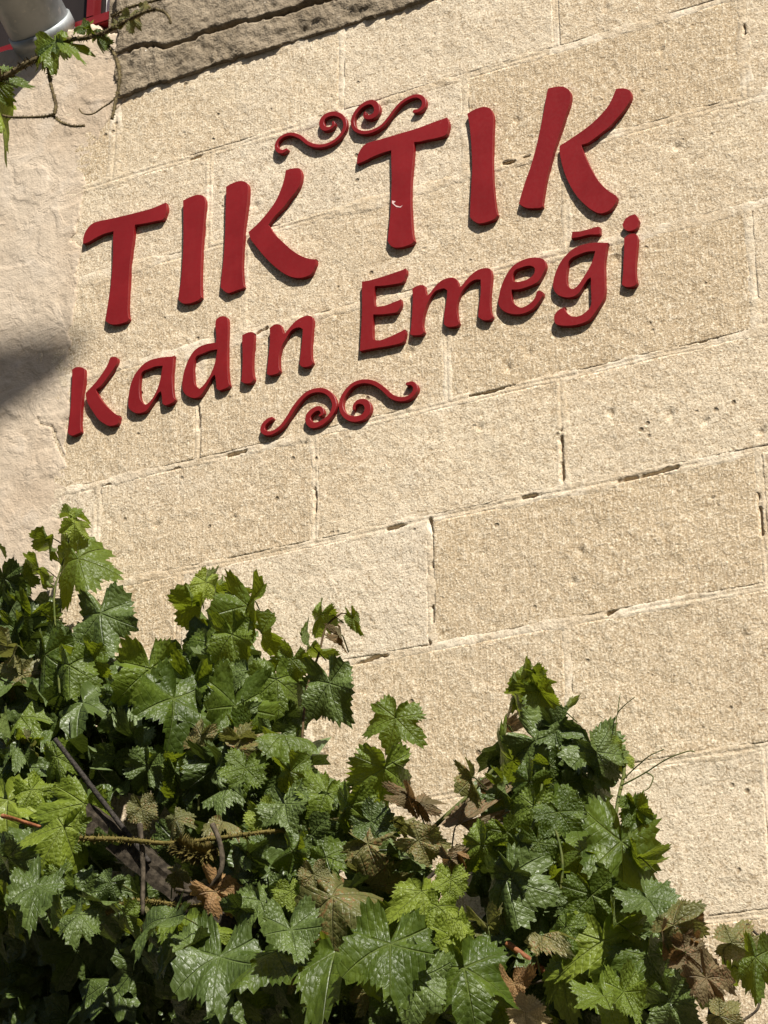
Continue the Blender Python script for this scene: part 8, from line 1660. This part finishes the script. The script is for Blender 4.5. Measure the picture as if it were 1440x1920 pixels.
def add_leaves(rows, parent, petiole=True):
    inv = Matrix.Translation(-Vector(parent.location)); rg = random.Random(11)
    for x, y, z, rx, ry, rz, s, v, c, wx in rows:
        o = bpy.data.objects.new('leaf', leaf_data(int(v), int(c))); col.objects.link(o)
        o.location = (x, y, z); o.rotation_euler = (rx, ry, rz)
        o.scale = (s*wx*rg.uniform(.92, 1.12), s, s*rg.uniform(.8, 1.25)); o.parent = parent; o.matrix_parent_inverse = inv
vine = tag(empty('grape_vine', (.72, -.38, 0)), 'leafy green grape vine climbing along the foot of the wall', 'vine')
add_leaves(LEAVES, vine)
tr = [(.72, -.38, -.05), (.70, -.40, .6), (.76, -.42, 1.3), (.78, -.40, 1.9), (.80, -.41, 2.3)]
tube('trunk', tr+[tuple(p) for p in TRUNK[::-1]], .028, .007, M['c_bark'], vine, 9, .12, 1)
for k, (n, r, m, p) in enumerate(CANES):
    tube('cane', p, r, r*.7, M['c_'+m], vine, 7, .10 if m in ('bark', 'moss') else .04, k, 6, (900 if r > .01 else 420) if m == 'moss' else 0)
for k, (n, r, m, p) in enumerate(TENDRILS): tube('tendril', p, r, r*.6, M['c_'+m], vine, 5, 0, k)
# leaf stalks, one joined part: thin and past counting
V = []; Fc = []
rg = random.Random(5)
for x, y, z, rx, ry, rz, s, v, c, wx in LEAVES:
    Rm = Euler((rx, ry, rz)).to_matrix(); p0 = Vector((x, y, z)); d = -(Rm @ Vector((0, 1, 0)))
    p1 = p0+d*s*.35+Vector((0, .01, -.01)); p2 = p0+d*s*.6+Vector((rg.uniform(-.02, .02), .05, -.04))
    P = spline([p0, p1, p2], 3); b0 = len(V)
    for q in P:
        for a in range(4): V.append(q+Vector((math.cos(a*1.571), .3*math.sin(a*3.1), math.sin(a*1.571)))*.0017)
    for k in range(len(P)-1):
        for a in range(4): Fc.append((b0+k*4+a, b0+k*4+(a+1) % 4, b0+k*4+4+(a+1) % 4, b0+k*4+4+a))
tag(put('leaf_stalks', pydata('leaf_stalks', V, Fc, True), M['c_green'], vine), kind='stuff')
# shaded inner foliage of the vine, too dense to count
def deep_mesh(rows):
    base = [leaf_mesh(s+20, 40, (.5, 1.0)) for s in range(3)]; VV = []; FF = []; UU = []; MI = []; off = 0
    src = []
    for b_ in base:
        co = np.empty(len(b_.vertices)*3); b_.vertices.foreach_get('co', co)
        src.append((co.reshape(-1, 3), [tuple(p.vertices) for p in b_.polygons]))
    for k, (x, y, z, rx, ry, rz, s, v, c, wx) in enumerate(rows):
        co, fs = src[int(v) % 3]; Rm = np.array(Euler((rx, ry, rz)).to_matrix())
        VV.append(co*s @ Rm.T + np.array((x, y, z))); UU.append(co[:, :2]); FF += [tuple(i+off for i in f_) for f_ in fs]; MI += [int(c)]*len(fs); off += len(co)
    m = pydata('inner_foliage', np.concatenate(VV), FF, True)
    uv = m.uv_layers.new(name='UVMap'); idx = np.empty(len(m.loops), dtype=np.int32); m.loops.foreach_get('vertex_index', idx)
    uv.data.foreach_set('uv', np.concatenate(UU).astype(np.float32)[idx].ravel())
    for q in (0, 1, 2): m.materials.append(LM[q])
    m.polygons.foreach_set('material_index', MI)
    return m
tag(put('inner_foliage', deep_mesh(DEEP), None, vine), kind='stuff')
# second vine: bristly shoot crossing the upper left corner
up = tag(empty('vine_shoot', (-1.9, -.30, 0)), 'bristly bare vine shoot with few leaves in front of the flue pipe', 'vine')
add_leaves(UPLEAVES, up)
first = UPCANES[0][3]
for k, (n, r, m, p) in enumerate(UPCANES):
    if k == 0: p = [(-1.9, -.30, -.05), (-1.92, -.28, 1.5), (-1.86, -.25, 3.2), (-1.7, -.2, 4.6)]+[tuple(q) for q in p]
    tube('cane', p, r*(1.5 if k == 0 else 1), r*.7, M['c_bristle'], up, 7, .2, k+50, 7, 500 if k == 0 else 220)

# ------------------------------------------------------------------ timber and iron under the vine
a, b_ = Vector(BEAM[0]), Vector(BEAM[1]); d = (b_-a).normalized(); a = a-d*.04; b_ = b_+d*.12
def timber():
    bm = bmesh.new(); n = 26; side = d.cross(Vector((0, 1, 0))).normalized(); rg = random.Random(2)
    rings = []
    for k in range(n):
        p = a.lerp(b_, k/(n-1)); w, t_ = .026*(1+rg.uniform(-.07, .07)), .020*(1+rg.uniform(-.07, .07))
        ring = []
        for s, q in ((-1, -1), (-.4, -1.06), (.1, -.98), (.5, -1.05), (1, -.9), (1, .9), (-1, .9)):
            ring.append(bm.verts.new(p+side*w*(s+rg.uniform(-.06, .06))+Vector((0, 1, 0))*t_*(q+rg.uniform(-.07, .07))))
        rings.append(ring)
    for k in range(n-1):
        for s in range(7): bm.faces.new((rings[k][s], rings[k][(s+1) % 7], rings[k+1][(s+1) % 7], rings[k+1][s]))
    bm.faces.new(rings[0][::-1]); bm.faces.new(rings[-1]); bmesh.ops.recalc_face_normals(bm, faces=bm.faces[:])
    m = bpy.data.meshes.new('timber_beam'); bm.to_mesh(m); bm.free()
    tag(put('timber_beam', m, M['wood']), 'weathered grey timber lath slanting down among the vine leaves', 'beam')
timber()
r0, r1 = Vector(ROD[0]), Vector(ROD[1]); dd = (r1-r0)
o = tube('iron_rod', [r0-dd*1.2, r0, r1, r1+dd*.4], .0055, .0055, M['iron'], None, 8, .08, 3)
tag(o, 'thin dark iron rod leaning across the slanting timber lath', 'rod')

# ------------------------------------------------------------------ unseen street lamp, added and shaped to throw the soft shadow on the plaster
def shadow_caster():
    tip = Vector((-.85, 0, 4.398))+SUN*6.4
    ax = Vector((-.98, 0, -.19)).normalized()
    root = empty('shadow_caster', (tip.x-3.4, tip.y, 0))
    prof = [(0, .004), (.04, .020), (.10, .042), (.18, .060), (.28, .074), (.4, .09), (.56, .08), (.66, .05), (.70, .035)]  # head outline tapered to give the wanted shadow its shape
    seg = 24; V = []; Fc = []; b1 = Vector((0, 1, 0)); b2 = ax.cross(b1)
    for L, r in prof:
        for s in range(seg):
            an = 2*math.pi*s/seg; V.append(tip+ax*L+b1*math.cos(an)*r*1.1+b2*math.sin(an)*r*.92)
    for k in range(len(prof)-1):
        for s in range(seg): Fc.append((k*seg+s, k*seg+(s+1) % seg, (k+1)*seg+(s+1) % seg, (k+1)*seg+s))
    put('caster_head', pydata('caster_head', V, Fc, True), M['lamp'], root)
    base = tip+ax*.68
    tube('arm', [base, base+ax*.9, Vector((root.location.x+.1, tip.y, base.z-.75)), Vector((root.location.x, tip.y, base.z-1.1))], .028, .035, M['lamp'], root, 10)
    tube('pole', [(root.location.x, tip.y, -.1), (root.location.x, tip.y, 3), (root.location.x, tip.y, base.z-1.08)], .075, .045, M['lamp'], root, 14)
    tag(root, 'tall grey street lamp added out of view to shadow the plaster', 'shadow caster')
shadow_caster()

# ------------------------------------------------------------------ unseen house across the lane, added behind the camera to cut sky light
def house():
    root = empty('sky_blocking_house', (1, -9, 0)); y0, y1 = -9.0, -15.0; x0, x1, top = -11.0, 13.0, 7.6
    wins = [(x, z) for z in (1.1, 4.6) for x in (-9, -6, -3, 0, 3.4, 6.4, 9.4)]
    wins = [w for w in wins if w != (3.4, 1.1)]
    op = [(x, x+1.0, z, z+1.5) for x, z in wins]+[(3.3, 4.5, 0, 2.3)]
    xs = sorted({x0, x1} | {o[0] for o in op} | {o[1] for o in op}); zs = sorted({0, top} | {o[2] for o in op} | {o[3] for o in op})
    V = []; Fc = []
    def quad(*p): Fc.append(tuple(range(len(V), len(V)+4))); V.extend(p)
    for a, b in zip(xs[:-1], xs[1:]):
        for c, d_ in zip(zs[:-1], zs[1:]):
            mx, mz = (a+b)/2, (c+d_)/2
            if any(o[0] < mx < o[1] and o[2] < mz < o[3] for o in op): continue
            quad((a, y0, c), (a, y0, d_), (b, y0, d_), (b, y0, c))
    for a, b, c, d_ in op:
        for p, q in (((a, c), (a, d_)), ((a, d_), (b, d_)), ((b, d_), (b, c)), ((b, c), (a, c))):
            quad((p[0], y0, p[1]), (q[0], y0, q[1]), (q[0], y0-.25, q[1]), (p[0], y0-.25, p[1]))
    quad((x0, y0, 0), (x0, y1, 0), (x0, y1, top), (x0, y0, top)); quad((x1, y0, 0), (x1, y1, 0), (x1, y1, top), (x1, y0, top)); quad((x0, y1, 0), (x1, y1, 0), (x1, y1, top), (x0, y1, top))
    put('wall', pydata('wall', V, Fc), M['core'], root)
    box('roof', (x0-.3, y1-.3, top+.002), (x1+.3, y0+.3, top+.22), M['concrete'], root, .02)
    for a, b, c, d_ in op[:-1]:
        w = box('window', (a, y0-.20, c), (b, y0-.17, d_), M['glass'], root)
        box('frame', (a+.002, y0-.168, c), (a+.07, y0-.12, d_), M['frame'], w); box('frame', (b-.07, y0-.168, c), (b-.002, y0-.12, d_), M['frame'], w)
        box('frame', ((a+b)/2-.03, y0-.168, c), ((a+b)/2+.03, y0-.12, d_), M['frame'], w); box('sill', (a-.08, y0-.1, c-.08), (b+.08, y0+.08, c-.003), M['concrete'], w)
    a, b, c, d_ = op[-1]
    w = box('door', (a, y0-.2, c), (b, y0-.15, d_), M['wood'], root); box('handle', (a+.1, y0-.148, 1.0), (a+.14, y0-.09, 1.14), M['iron'], w)
    tag(root, 'plain two storey stone house added unseen across the lane to block sky light', 'house')
house()
